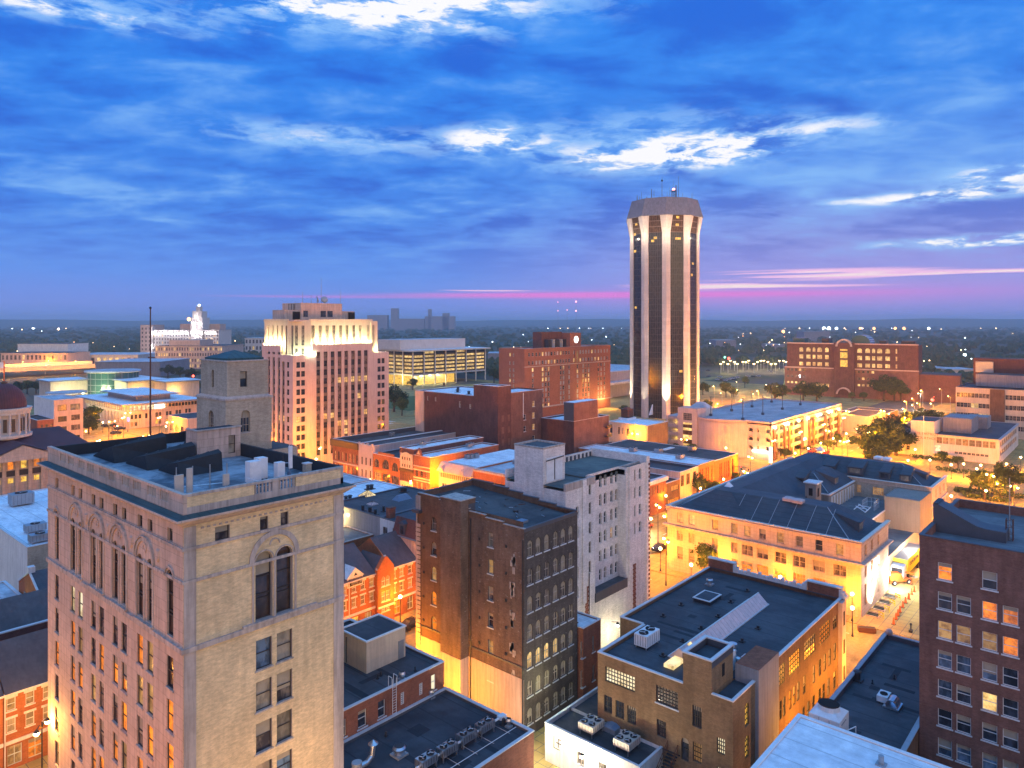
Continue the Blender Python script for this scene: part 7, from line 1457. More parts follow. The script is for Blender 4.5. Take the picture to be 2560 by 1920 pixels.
c.mb('penthouse').box(382,400,15,56,Z_,Z_+5.4,'crown_panel','tar_roof');c.mb('penthouse').box(396,410,20,59,Z_,Z_+12,'maroon_brick');c.mb('penthouse').box(395,395.9,51,58,Z_+5.5,Z_+10.5,'grey_metal')
c.done()
lx,ly=AT(1962,986,0);lb=Bld('arched_brick_office','long dark red brick building with glowing arched windows and a glass barrel vault','office building',lx,ly,0);ang=7.0
lb.e.rotation_euler.z=R(ang);lb.rot=ang;lb.loc=(0,0,0)
dd_=dep(lx,ly);L=104.0
def l2y(px):
 lo,hi=-5,130
 for _ in range(40):
  md=(lo+hi)/2;q=Matrix.Rotation(R(ang),3,'Z')@Vector((0,-md,0));X_,Y_=lx+q.x,ly+q.y;p=1280+F*(X_*SN-Y_*CS)/dep(X_,Y_)
  if p<px:lo=md
  else:hi=md
 return md
zl=lambda py:50-(py-805)*dd_/F
hx=[];
for(pc,wq)in((2003,10),(2021,11),(2035,7),(2049,12),(2067,9),(2149,12),(2169,12),(2184,8),(2199,13),(2219,12),(2241,4)):
 y=-l2y(pc);hw=(l2y(pc+wq/2)-l2y(pc-wq/2))/2
 for k,(pa,pb)in enumerate(((867,878),(885,895),(903,912))):h=(round(y-hw,3),round(y+hw,3),round(zl(pb),3),round(zl(pa),3),k==0);hx.append(h);lb.win('X',0,h,'cross','lit','frame_tan',None,.3)
for pc in(1970,1980,1990,2000,2010,2147,2158,2170,2182):
 for pa,pb,pn in((920,926,'glass'),(936,942,'glass_curtain'),(952,957,'lit')):y=-l2y(pc);h=(round(y-.8,3),round(y+.8,3),round(zl(pb),3),round(zl(pa),3),False);hx.append(h);lb.win('X',0,h,'dh',pn if random.random()<.8 else 'lit','frame_tan',None,.3)
for pc in(2045,2056,2068):y=-l2y(pc);h=(round(y-1.1,3),round(y+1.1,3),round(zl(963),3),round(zl(955),3),False);hx.append(h);lb.win('X',0,h,'dh','lit','frame_tan',None,.3)
ZT,ZM=zl(858),zl(917);ya,yb,yc_,yd=-l2y(2086),-l2y(2137),-l2y(2296),-l2y(1962)
hup=[h for h in hx if h[2]>ZM];hlo=[h for h in hx if h[3]<ZM]
lb.fac('X',0,yc_,yd-1.5,ZM,ZT,hup,'maroon_brick',.4);lb.fac('X',-.05,yc_,yd,0,ZM,hlo,'plum_brick',.4);w_=lb.mb('wall');w_.box(.5,26,yc_,yd-1.5,ZM,ZT-.3,'maroon_brick','tar_roof');w_.box(.5,26,yc_,yd,0,ZM-.3,'red_brick');w_.box(-.4,1,yc_-.3,yd+.3,ZM-.3,ZM+.4,'peach_paint');w_.box(-.35,1,yc_-.2,yd-1.4,ZT-.1,ZT+.6,'peach_paint')
ep=lb.mb('entrance_bay');ep.box(-2.5,.4,yb,ya,0,ZT+1,'maroon_brick');ep.box(-2.6,-2.51,yb+4,ya-4,ZM+1.5,ZT-3.2,'lit_amber');ep.box(-2.7,-2.61,yb+4,ya-4,ZM+6,ZM+7.2,'maroon_brick');ep.box(-2.7,-2.61,yb+4,ya-4,ZM+11,ZM+12,'maroon_brick')
yq=(ya+yb)/2
def arch_ring(mb,r,z0,x0,x1,mt,wd=1.6,n=12,legs=0):
 for i in range(n):
  t0,t1=math.pi*i/n,math.pi*(i+1)/n;pts=[(yq+rr*math.cos(t),z0+rr*math.sin(t))for rr,t in((r,t0),(r,t1),(r+wd,t1),(r+wd,t0))]
  mb.hull([(x0,*p)for p in pts],[(x1,*p)for p in pts],mt)
arch_ring(lb.mb('arch'),3.9,ZT-1.5,-2.9,1.5,'limestone_trim',1.2);arch_ring(lb.mb('arch'),3.6,2.6,-4.5,-2.6,'peach_paint',.9)
v_=lb.mb('barrel_vault');
for i in range(12):
 t0,t1=math.pi*i/12,math.pi*(i+1)/12;p0,p1=(yq-7+6*math.cos(t0)-2,ZT+6*math.sin(t0)),(yq-7+6*math.cos(t1)-2,ZT+6*math.sin(t1));v_.face([(3,*p0),(3,*p1),(24,*p1),(24,*p0)],'teal_glass');v_.tube((3,*p0),(24,*p0),.12,'grey_metal',4)
v_.face([(3,yq-9+6*math.cos(math.pi*i/12),ZT+6*math.sin(math.pi*i/12))for i in range(13)],'teal_glass')
for a,q in((l2y(1978),l2y(2006)),(l2y(2050),l2y(2068)),(l2y(2195),l2y(2212)),(l2y(2250),l2y(2285))):lb.mb('roof_plant').box(6,18,-q,-a,ZT,ZT+(3.5 if a<30 or a>80 else 2.4),'teal_glass' if a<10 or a>80 else 'dark_metal')
lb.mb('side_wing').box(3,28,yc_-22,yc_-.1,0,ZM-2,'maroon_brick','tar_roof');lb.done()
for px,py,p_ in((1980,960,3000),(2155,962,1500),(2178,966,2500),(2262,950,3500),(2105,972,2500)):x,y=AT(px,py+22,3);x2,y2=AT(px,978,1.5);light(x2-3,y2-1,4.5,p_,(1,.58,.14),.4)
cs=Bld('domed_statehouse','old stone statehouse with a maroon roof and dark red dome at the left edge','statehouse',30,227);X1=73.0
hs=[]
for px in(0,46,82):pass
cs.fac('Y',227,20,X1,0,14.4,[],'limestone',.3);cs.rest('wall',None,'limestone',20,X1,227,256,0,14.4);w_=cs.mb('wall')
r=cs.mb('roof');r.face([(20,226.2,14.9),(X1+.8,226.2,14.9),(X1-3,241.5,19.0),(20,241.5,19.0)],'maroon_roof');r.face([(X1+.8,226.2,14.9),(X1+.8,257,14.9),(X1-3,241.5,19.0)],'maroon_roof');r.face([(20,241.5,19.0),(X1-3,241.5,19.0),(X1+.8,257,14.9),(20,257,14.9)],'maroon_roof');cs.mb('eave').box(20,X1+.9,226.0,226.95,14.4,14.88,'limestone_trim')
pc=cs.mb('portico');xa,xb=49.5,62.0;pc.hull([(xa,221.5,14.7),(xb,221.5,14.7),((xa+xb)/2,221.5,17.4)],[(xa,232,14.7),(xb,232,14.7),((xa+xb)/2,232,17.4)],'limestone');pc.face([(xa-.5,221.2,14.8),((xa+xb)/2,221.2,17.7),((xa+xb)/2,232,17.7),(xa-.5,232,14.8)],'maroon_roof');pc.face([(xb+.5,221.2,14.8),((xa+xb)/2,221.2,17.7),((xa+xb)/2,232,17.7),(xb+.5,232,14.8)],'maroon_roof');pc.box(xa,xb,221.4,226.9,13.4,14.69,'limestone')
ws=cs.mb('window_wall');ws.box(xa,xb+8,226.6,226.95,0,13.4,'limestone')
for i,x in enumerate((51.3,54.2,57.2,60.2)):
 for q,(za,zb_)in enumerate(((10.6,12.6),(6.9,8.2))):
  o=MB();o.box(x-.6,x+.6,226.5,226.58,za,zb_,'lit_amber' if q or i%2==0 else 'lit_reflect_orange');o.build('window',cs.e,cs.loc)
 cs.mb('column_bay').box(x+1.0,x+1.9,226.2,226.58,0,13.4,'limestone');cs.mb('column_bay').box(x-1.0,x+1.0,226.45,226.49 if 0 else 226.499,8.7,10.2,'frame_dark')
dx_,dy_=55.9,240.0;dm=cs.mb('drum');dm.cyl(dx_,dy_,17,25.0,5.0,'pale_concrete',24);dm.cyl(dx_,dy_,24.2,25.1,6.2,'pale_concrete',32);dm.cyl(dx_,dy_,25.1,25.9,6.5,'pale_concrete',32,r2=6.7);dm.cyl(dx_,dy_,17.8,18.6,6.7,'pale_concrete',32)
for i in range(16):a=2*math.pi*i/16;o=MB();o.cyl(dx_+5.9*math.cos(a),dy_+5.9*math.sin(a),18.6,24.2,.32,'pale_concrete',10,r2=.27);o.build('column',cs.e,cs.loc)
for i in range(16):a=2*math.pi*(i+.5)/16;dm.box(dx_+5.02*math.cos(a)-.4,dx_+5.02*math.cos(a)+.4,dy_+5.02*math.sin(a)-.4,dy_+5.02*math.sin(a)+.4,19.4,23.0,'bronze')
dm2=cs.mb('dome');dm2.ball(dx_,dy_,25.9,5.35,'maroon_roof',32,1.28,half=True);dm2.cyl(dx_,dy_,32.5,33.3,.9,'bronze',10,r2=.5);dm2.box(dx_-.7,dx_+.7,dy_-.7,dy_+.7,32.9,33.1,'bronze');cs.mb('mast').cyl(dx_,dy_,33.3,39,.16,'orange_paint',8);cs.mb('flag').hull([(dx_-2.8,dy_-.04,37.2),(dx_,dy_-.04,37.0),(dx_,dy_+.04,37.0),(dx_-2.8,dy_+.04,37.2)],[(dx_-2.6,dy_-.04,38.8),(dx_,dy_-.04,38.6),(dx_,dy_+.04,38.6),(dx_-2.6,dy_+.04,38.8)],'white_metal');cs.done()
for px,py in((62,1060),(25,1128)):pass
simple('white_side_building','four storey building with a blank white side and orange front between dome and lit street','building',xY(135,295),xY(208,295),295,yX(85,xY(135,295)),21.6,'white_paint','pale_roof',hy=((144,167,17.6,19.8,'g3x1','blind',False),(176,200,17.6,19.8,'g3x1','glass_blue',False),(145,167,13.6,15.6,'g3x1','glass',False),(178,200,13.8,15.8,'g3x1','glass_curtain',False),(145,167,9.9,11.8,'g3x1','glass',False),(178,200,10.2,12.1,'g3x1','glass_curtain',False),(178,200,6.2,8.2,'g3x1','glass',False)),par=.2,my='peach_paint')
simple('small_orange_shop','small orange fronted shop left of the white sided four storey building','shop',xY(93,294),xY(135,294)-.1,294,312,15.0,'red_brick','tar_roof',hy=((102,108,10,13.4,'dh','glass_curtain',False),(113,120,10,13.4,'dh','glass_curtain',False),(126,132,10,13.4,'dh','glass_curtain',False)),par=.3)
L_=Bld('library_building','low modern stone library with floating pale roofs and a glowing glass band','library',130,353);Y0=353.0;X1=xY(493,Y0);Y1=yX(208,130)
hx,hy=[],[]
for i in range(22):y=356+i*2.4;h=(y,y+1.9,8.3,10.6,False);hx.append(tuple(round(q,3)if q is not False else q for q in h));L_.win('X',130,hx[-1],'dh2','lit_cool','frame_dark',None,.5)
for i in range(12):y=359+i*4.2;h=(y,y+1.1,2.2,7.2,False);hx.append(tuple(round(q,3)if q is not False else q for q in h));L_.win('X',130,hx[-1],'dh','lit_dim','frame_dark',None,.4)
for px,za,zb_,pn in((330,4.6,6.6,'glass'),(340,4.6,6.6,'glass'),(350,4.6,6.6,'glass'),(366,4.4,6.8,'glass_curtain'),(392,4.6,6.8,'glass_curtain'),(400,4.6,6.8,'glass_curtain'),(418,4.8,6.8,'glass'),(426,4.8,6.8,'glass'),(442,5.0,7.0,'glass'),(450,5.0,7.0,'glass'),(466,5.2,7.2,'glass'),(474,5.2,7.2,'glass'),(330,1.2,3.2,'lit_dim'),(340,1.2,3.2,'glass_curtain'),(392,1.2,3.4,'lit_amber'),(400,1.2,3.4,'glass_curtain'),(418,1.2,3.2,'lit_amber')):x=xY(px,Y0);hy.append((round(x-.6,3),round(x+.6,3),za,zb_,False));L_.win('Y',Y0,hy[-1],'dh',pn,'frame_dark',None,.3)
for i in range(9):x=131+i*1.9;hy.append((round(x,3),round(x+1.6,3),8.4,10.6,False));L_.win('Y',Y0,hy[-1],'dh','lit_cool','frame_dark',None,.5)
for i in range(9):x=149+i*1.55;hy.append((round(x,3),round(x+1.3,3),9.0,10.6,False));L_.win('Y',Y0,hy[-1],'dh','glass','frame_dark',None,.5)
L_.fac('X',130,Y0,Y1,0,11.2,hx,'peach_paint',.5);L_.fac('Y',Y0,130,X1,0,11.2,hy,'peach_paint',.5);L_.rest('wall',None,'peach_paint',130,X1,Y0,Y1,0,11.2)
r=L_.mb('roof');r.box(126.5,X1+2,Y0-3.5,Y1+2,11.2,12.0,'crown_panel','white_roof');r.box(137,153,Y0+8,Y1-14,12.0,14.4,'crown_panel');r.box(134.5,156,Y0+5,Y1-10,14.4,15.0,'crown_panel','white_roof');L_.done()
for i in range(10):light(127.6,356+i*5.2,8.0,260,(.9,1,.55),.2)
m=MB();m.box(-2.3,2.3,-.1,.1,-1.0,1.0,'sign_white');single('lit_wall_panel',m,'glowing white panel under the library eaves','sign',(xY(398,Y0-.2),Y0-.3,9.6))
m=MB();m.box(-.12,.12,-.9,.9,-.9,.9,'sign_blue');single('blue_sign',m,'small glowing violet blue sign on the library corner wall','sign',(129.6,350.5,5));light(129.0,350,5,120,(.5,.3,1))
simple('pink_arched_house','pink fronted two storey building with arched doorways beside the lit crossroads','house',130,152,290,308.7,10.6,'peach_paint','tar_roof',hx=((425,432,4.5,7.5,'dh','lit_dim',True),(438,446,4.5,7.5,'dh','lit_amber',True),(452,459,3.5,7.0,'dh','glass_curtain',False)),par=.2)
mu=Bld('museum_building','cream museum with overhanging pale roofs around a dark glass drum','museum',145,517);w_=mu.mb('wall');r=mu.mb('roof')
def mblock(px0,pxc,px1,z,Yc=None,ov=1.5,mt='cream_stone'):
 cx_,cy_=AT(pxc,805+(50-z)*F/456,z);x1_,y1_=xY(px1,cy_),yX(px0,cx_);w_.box(cx_,x1_,cy_,y1_,0,z-.8,mt);r.box(cx_-ov,x1_+ov,cy_-ov,y1_+ov,z-.8,z,'crown_panel','white_roof');return cx_,cy_,x1_,y1_
a=mblock(98,126,222,12.3);b_=mblock(256,319,415,12.3);c_=mblock(380,416,498,12.0,mt='peach_paint');
x,y=AT(258,970,0);x,y=AT(256,948,12.3);x+=6;y+=6;d_=mu.mb('glass_drum');d_.cyl(x+4,y+4,0,16.5,15.5,'teal_glass',32);mu.mb('drum_roof').cyl(x+4,y+4,16.5,17.4,17,'pale_roof',36)
for k in range(24):t_=2*math.pi*k/24;d_.tube((x+4+15.6*math.cos(t_),y+4+15.6*math.sin(t_),0),(x+4+15.6*math.cos(t_),y+4+15.6*math.sin(t_),16.4),.12,'grey_metal',4)
for k in range(4):d_.cyl(x+4,y+4,4*k+.1,4*k+.45,15.6,'grey_metal',32)
mu.mb('drum_light_ring').cyl(x+4,y+4,16.2,16.5,15.8,'skylight_lit',32);mu.done()
for px,py,p_,col in((222,972,9000,(.95,1,.5)),(254,972,9000,(.95,1,.5)),(240,975,3000,(.6,1,.6)),(350,985,6000,(1,.6,.15)),(440,985,6000,(1,.6,.15)),(160,985,3000,(1,.8,.5))):x2,y2=AT(px,1000,0);light(x2,y2,5,p_,col,.5)
b=Bld('round_canopy','round flat canopy with a glowing rim before the museum wall','canopy',*AT(166,1000,2));b.loc=(0,0,0);b.mb('roof').cyl(0,0,6.5,7.1,11,'pale_roof',32);b.mb('rim').cyl(0,0,5.9,6.5,9.5,'lit_cool',32)
b.mb('drum').cyl(0,0,0,5.9,8.5,'peach_paint',24);b.done()
def far(name,label,cat,px0,px1,ytop,ybase,mt,roof='grey_roof',depth=40,rows=0,colsn=0,lit=.2,pane='glass_curtain',wq=.55,fin=True,wh=.55):
 d_=F*H/(ybase-HOR);xa,ya=AT(px0,ybase,0);xb,yb=AT(px1,ybase,0);z=H-(ytop-HOR)*d_/F
 ang=math.degrees(math.atan2(yb-ya,xb-xa));L=math.hypot(xb-xa,yb-ya);b=Bld(name,label,cat,xa,ya);b.e.rotation_euler.z=R(ang);b.rot=ang;b.loc=(0,0,0);hs=[]
 if rows:
  fh=z/rows
  for k in range(rows):
   for i in range(colsn):c0=L*(i+.5)/colsn;hw=L/colsn*wq/2;h=(round(c0-hw,3),round(c0+hw,3),round(fh*k+fh*.25,3),round(fh*k+fh*(.25+wh),3),False);hs.append(h);b.win('Y',0,h,'dh','lit' if random.random()<lit else pane,'frame_tan',None,.3)
 b.fac('Y',0,0,L,0,z,hs,mt,.4);b.mb('wall').face([(0,0,0),(0,depth,0),(0,depth,z),(0,0,z)],mt);b.rest('wall',None,mt,0,L,0,depth,0,z);b.mb('roof').box(-.4,L+.4,-.4,depth+.4,z,z+.6,mt,roof);b.L=L;b.z=z
 if fin:b.done()
 return b
far('storage_hall','big windowless grey hall behind the museum','hall',238,400,906,942,'crown_panel','pale_roof',60)
far('pale_college_building','long pale building with two window rows beside the lit highway at the left edge','building',2,168,884,925,'peach_paint','tar_roof',40,2,16,.15);far('white_upper_hall','plain white upper hall behind the long pale building at the left','hall',44,170,861,912,'white_paint','tar_roof',40)
far('long_pale_hall','long low pale hall running right from the college building','hall',164,345,888,918,'pale_concrete','pale_roof',60,1,12,.6)
far('brown_wing','brown low wing in front of the hospital','building',258,385,893,915,'brown_brick','pale_roof',60)
b=far('brick_clinic','four storey tan clinic with scattered lit windows below the floodlit hospital','clinic',388,556,866,922,'limestone','tar_roof',60,4,26,.35,wq=.5,fin=False);b.mb('upper_floor').box(12,45,6,40,b.z+.6,b.z+6.5,'limestone');b.done()
b=far('floodlit_hospital','large pale hospital block with a floodlit white crown and stepped centre tower','hospital',382,547,826,905,'pale_concrete','grey_roof',40,9,24,.12,fin=False,wq=.45);L=b.L;z=b.z
b.mb('left_wing').box(-L*.2,-.1,2,30,0,z+7,'limestone','tar_roof');b.mb('left_wing').box(-L*.02,L*.01,-1.2,3,0,z+5,'pale_concrete');b.mb('centre_tower').box(L*.58,L*.76,-1.5,20,0,z+16,'pale_concrete');b.mb('centre_tower').box(L*.6,L*.74,0,16,z+16,z+24,'pale_concrete');b.mb('centre_tower').box(L*.64,L*.70,3,10,z+24,z+30,'pale_concrete');b.mb('back_block').box(L*.3,L*.92,20,38,z,z+8,'limestone')
for k in range(8):
 for q in(0,1,2):o=MB();o.box(-L*.18+L*.055*q,-L*.16+L*.055*q,1.9,1.98,4+k*5.2,6.6+k*5.2,'glass_curtain');o.build('window',b.e)
b.done();Mx=b.e.matrix_basis.copy()if 0 else Matrix.Translation(b.e.location)@Matrix.Rotation(R(b.rot),4,'Z')
for i in range(12):
 v=Mx@Vector((L*(.03+.08*i),-2.0,z-3));light(v.x,v.y,v.z,1500,(.85,.88,1),.5)
for fx_,zz_ in((.62,z+8),(.72,z+8),(.67,z-8),(.67,z+17),(.64,z+1),(.0,z-4),(.0,z-20),(.0,8)):v=Mx@Vector((L*fx_,-3.5,zz_));light(v.x,v.y,v.z,1500,(.95,.92,1),.5)
v=Mx@Vector((L*.52,5,z+14));m=MB();m.ball(0,0,0,2.2,'far_amber',10);single('roof_beacon',m,'glaring orange lamp on top of the floodlit hospital','lamp',tuple(v))
v=Mx@Vector((L*.67,6,z+31.5));m=MB();m.ball(0,0,0,1.5,'far_white',10);single('roof_beacon',m,'small white lamp topping the hospital centre tower','lamp',tuple(v))
far('white_depot','small white fronted building just left of the art deco tower','building',612,664,846,895,'pale_concrete','pale_roof',40,3,6,.2)
for nm,a,q,yt,yb_,lb_ in(('distant_mill',918,968,788,826,'hazy distant block with a stepped top left of the tall slab'),('distant_tower',977,994,771,826,'tall slim hazy slab on the horizon'),('distant_hall',994,1060,797,826,'low hazy distant building right of the slim slab'),('distant_factory',1062,1137,791,826,'wide hazy distant factory on the horizon'),('distant_silo',1070,1077,773,826,'thin hazy silo rising from the distant factory'),('distant_annex',1106,1122,783,826,'hazy raised block on the distant factory')):
 far(nm,lb_,'distant building',a,q,yt,yb_,'crown_panel','grey_roof',60)
far('distant_warehouse','pale low warehouse with a lit car park in front at the far right','building',2378,2450,925,945,'cream_stone','pale_roof',50)
for i,(a,q,yt,yb_)in enumerate(((1790,1840,851,868),(2010,2075,829,852),(1300,1360,872,886),(2230,2290,905,925),(2290,2360,912,930),(1220,1262,884,900),(560,600,873,885),(1930,1962,862,880))):
 far('distant_shed','hazy low grey building among the far trees','distant building',a,q,yt,yb_,'crown_panel','pale_roof',50)
 sc.objects[-1]
for o in list(sc.objects):
 if o.name.startswith('distant_shed'):o['group']='distant low buildings'
pa,pb=AT(-80,927,8),AT(262,912,8);n_=Vector((pb[0]-pa[0],pb[1]-pa[1])).normalized();q_=Vector((-n_.y,n_.x))if(-n_.y)*CS+n_.x*SN>0 else Vector((n_.y,-n_.x))
m=MB();f_=lambda p,k:(p[0]+q_.x*k,p[1]+q_.y*k)
m.hull([(*pa,5.5),(*pb,5.5),(*f_(pb,30),5.5),(*f_(pa,30),5.5)],[(*pa,8),(*pb,8),(*f_(pb,30),8),(*f_(pa,30),8)],'peach_paint','concrete');m.hull([(*pa,8.01),(*pb,8.01),(*f_(pb,.5),8.01),(*f_(pa,.5),8.01)],[(*pa,9.2),(*pb,9.2),(*f_(pb,.5),9.2),(*f_(pa,.5),9.2)],'peach_paint')
m.hull([(*f_(pa,29.5),8.01),(*f_(pb,29.5),8.01),(*f_(pb,30),8.01),(*f_(pa,30),8.01)],[(*f_(pa,29.5),11),(*f_(pb,29.5),11),(*f_(pb,30),11),(*f_(pa,30),11)],'peach_paint');tag(m.build('elevated_road'),None,kind='structure')
for i in range(9):p=Vector(pa).lerp(Vector(pb),(i+.5)/9);light(p.x+q_.x*14,p.y+q_.y*14,15,26000,(1,.42,.05),.5);light(p.x-q_.x*6,p.y-q_.y*6,4,5000,(1,.42,.05),.5)
def lamp_proto(kind):
 e=empty('street_lamp',0,0,0);m=MB()
 if kind=='globe':
  m.cyl(0,0,0,.5,.2,'dark_metal',8,r2=.1);m.cyl(0,0,.5,4.2,.07,'dark_metal',8,r2=.05);m.build('pole',e);m=MB();m.ball(0,0,4.5,.3,'lamp_glow',10);m.build('globe',e)
 elif kind=='double':
  m.cyl(0,0,0,.9,.22,'dark_metal',8,r2=.12);m.cyl(0,0,.9,9.2,.09,'dark_metal',8,r2=.06);m.build('pole',e)
  m=MB();m.path([(0,0,8.6),(.5,0,9.1),(1.1,0,9.0)],.05,'dark_metal');m.path([(0,0,8.6),(-.5,0,9.1),(-1.1,0,9.0)],.05,'dark_metal');m.build('arm',e)
  for s_ in(-1.1,1.1):m=MB();m.cyl(s_,0,8.75,9.0,.28,'dark_metal',10,r2=.1);m.ball(s_,0,8.6,.26,'lamp_glow',10);m.build('lamp_head',e)
 else:
  m.cyl(0,0,0,9.5,.11,'grey_metal',8,r2=.07);m.build('pole',e);m=MB();m.path([(0,0,9.3),(1.4,0,9.8)],.05,'grey_metal');m.build('arm',e);m=MB();m.box(1.2,2.0,-.16,.16,9.72,9.9,'grey_metal');m.ball(1.6,0,9.65,.24,'lamp_glow',8);m.build('lamp_head',e)
 return e
LP={}
def lamp(kind,x,y,label,power,group,col=(1,.30,.006),rz=0,z=.15):
 if kind not in LP:e=LP[kind]=lamp_proto(kind);KIDS[e.name]=[o for o in sc.objects if o.parent==e]
 else:e=copy_tree(LP[kind])
 e.location=(x,y,z);e.rotation_euler.z=R(rz);tag(e,label,'street lamp',group)
 hz={'globe':4.5,'double':8.2,'arm':9.2}[kind];light(x,y,hz+z,power*4.6,col,.35)
PW=2400
def lab(px,py,lst):
 return lst
SP_=[(2131,1520,'globe','lit globe lamp on the corner pavement at the foot of the courthouse'),(1645,1265,'double','lit twin headed lamp on the main street beside the small brick shops'),(1665,1350,'double','lit twin headed lamp halfway along the courthouse front street'),(1728,1412,'globe','lit globe lamp by the small tree in front of the courthouse'),(1627,1297,'globe','lit globe lamp at the edge of the white brick tower across the street'),(1751,1221,'globe','lit globe lamp before the orange shops, left of the others'),(1809,1198,'globe','lit globe lamp before the tall windowed orange building, middle one'),(1864,1180,'double','lit twin headed lamp at the far corner of the orange shops'),(1876,1143,'double','lit twin headed lamp under the garage entrance light strip'),(1815,1120,'globe','lit globe lamp against the rounded garage wall'),(1988,1133,'globe','first lit globe lamp along the garage street side, nearest'),(2021,1121,'globe','second lit globe lamp along the garage street side'),(2052,1108,'globe','third lit globe lamp along the garage street side'),(2083,1096,'globe','fourth lit globe lamp along the garage street side'),(2069,1077,'double','tall lamp beside the far garage piers'),(2105,1104,'double','lit twin lamp in the middle of the wide cross street'),(2116,1084,'globe','lit globe lamp by the far end of the garage'),(2142,1073,'globe','lit globe lamp before the yellow lit low building'),(2119,1028,'double','twin lamp over the yellow lit low building roof edge'),(2152,1047,'globe','lit lamp on the front wall side of the yellow lit building'),(2206,1027,'double','lamp above the dark pavilion roof near the big tree'),(2263,1023,'arm','lamp left of the far crossroads'),(2286,1014,'arm','lamp in front of the far crossroads, second from left'),(2299,1009,'arm','lamp at the middle of the far crossroads'),(2333,1010,'arm','lamp on the right side of the far crossroads'),(2285,997,'arm','bright yellow lamp behind the far crossroads'),(2267,1004,'arm','leftmost lamp of the far crossroads cluster'),(2301,984,'arm','bluish white lamp up the far street'),(2307,977,'arm','lamp farthest up the far street on its left side'),(2376,991,'arm','lamp beside the far street past the red glow'),(2354,973,'arm','lamp by the far brick wing'),(2387,960,'arm','orange lamp before the far pale warehouse'),(2270,1151,'globe','lit globe lamp at the left foot of the pale two storey office'),(2325,1150,'globe','lit globe lamp left of the office porch'),(2409,1160,'globe','lit globe lamp right of the office porch'),(2452,1163,'globe','lit globe lamp near the office hedge, upper'),(2442,1172,'globe','lit globe lamp near the office hedge, lower'),(2516,1160,'globe','lit globe lamp at the right corner of the pale office'),(2475,1188,'double','lit twin lamp rising before the round drive trees'),(2465,1227,'globe','lit globe lamp below the round drive trees'),(2378,1240,'globe','lit globe lamp by the round drive above the plum brick tower'),(2535,1217,'double','lit twin lamp at the right edge of the photo'),(1844,955,'arm','lamp at the edge of the far car park'),(1786,966,'arm','lamp beside the path right of the faceted tower'),(1805,983,'arm','lamp by the small tree right of the faceted tower'),(1918,962,'arm','white lamp left of the arched brick office'),(1896,978,'arm','small lamp on the lawn edge left of the arched brick office'),(228,1027,'double','bright lamp inside the yellow lit tree on the left'),(308,1044,'double','bright lamp before the library long wall'),(257,1056,'globe','globe lamp on the lit crossroads left side'),(294,1065,'globe','pair lamp on the lit crossroads middle'),(215,1078,'globe','globe lamp at the lower left of the lit crossroads'),(246,1102,'double','glowing lamp just above the statehouse side parapet'),(398,1044,'double','lamp before the library corner windows'),(415,1066,'globe','globe lamp by the pink arched house'),(234,1051,'globe','globe lamp under the yellow lit tree'),(800,1120,'double','bright lamp at the foot of the art deco tower'),(842,1130,'double','bright lamp before the dark corniced brick block'),(1027,1205,'double','bright lamp before the ornate stone front'),(1108,1187,'double','lamp before the mansard fronted building'),(105,1819,'double','glaring street lamp before the bottom left row houses'),(55,905,'arm','orange lamp beside the elevated road, leftmost'),(119,902,'arm','orange lamp beside the elevated road, second'),(168,900,'arm','orange lamp beside the elevated road, third'),(188,903,'arm','orange lamp beside the elevated road, fourth'),(113,913,'arm','white blue lamp below the elevated road lamps')]
for px,py,kd,lb_ in SP_:
 hh_={'globe':4.65,'double':8.75,'arm':9.8}[kd];x,y=AT(px,py,hh_);pw={'globe':1.0,'double':2.2,'arm':1.6}[kd]*PW
 lamp(kd,x,y,lb_,pw*1*(.006 if px==105 else .45 if px in(1645,1665)else 1),'lit street lamps',(1,.30,.006)if 'white' not in lb_ else(1,.9,.8),50)
i=0
for x in(48,62,76,90,102):lamp('globe',x,91.6,'globe lamp on the row house pavement down in the side street',1900,'side street lamps',rz=0)
for x in(50,62,74,94):lamp('globe',x,76.2,'globe lamp on the near pavement of the side street',5000,'side street near lamps')
for y in(36,48,60,72,110,124,138,152,166,182):lamp('globe',126.6,y,'globe lamp on the far pavement of the main street',1900,'main street far lamps')
for y in(24,44,100,118,136,156,176):lamp('globe',105.6,y,'globe lamp on the near pavement of the main street',5000,'main street near lamps')
for x in(136,156,176,196):lamp('double',x,75.8,'twin headed lamp behind the courthouse left wing',2400,'cross street lamps')
for x in(146,166,186):lamp('globe',x,92.8,'globe lamp before the cross street shops',1500,'cross street shop lamps')
for x in(236,262,288,314):lamp('double',x,76,'twin headed lamp on the tree side of the wide cross street',5000,'wide cross street lamps');lamp('double',x+10,95.5,'twin headed lamp on the garage side of the wide cross street',4000,'wide cross street lamps')
for y in(120,140):lamp('double',227.4,y,'twin headed lamp on the street left of the garage',2600,'garage side street lamps',rz=90)
for x,y in((108,208),(126.5,228),(120,250),(106,270),(127,300),(112,320),(127.4,345),(185,190.6),(205,280),(170,300)):lamp('double',x,y,'twin headed lamp around the art deco tower and the library',3000,'library quarter lamps')
for x in(134,144,154,164):lamp('globe',x,204.5,'globe lamp at the foot of the art deco tower',550,'lamps at the foot of the art deco tower')
for x,y in((205,24),(205,44),(206,62),(240,30),(262,45),(280,20),(250,62),(292,30),(285,60),(225,10),(180,26),(160,27)):lamp('globe',x,y,'globe lamp around the round drive behind the courthouse',8000,'round drive lamps')
def wall_light(x,y,z,p,label,col=(1,.38,.03),ax=0):
 m=MB();m.box(-.15,.15,-.15,.15,0,.3,'lamp_glow');m.box(-.2,.2,-.2,.2,.3,.38,'dark_metal');single('wall_lamp',m,label,'wall lamp',(x,y,z),'alley wall lamps');light(x+ax,y,z-.2,p*3,col,.25)
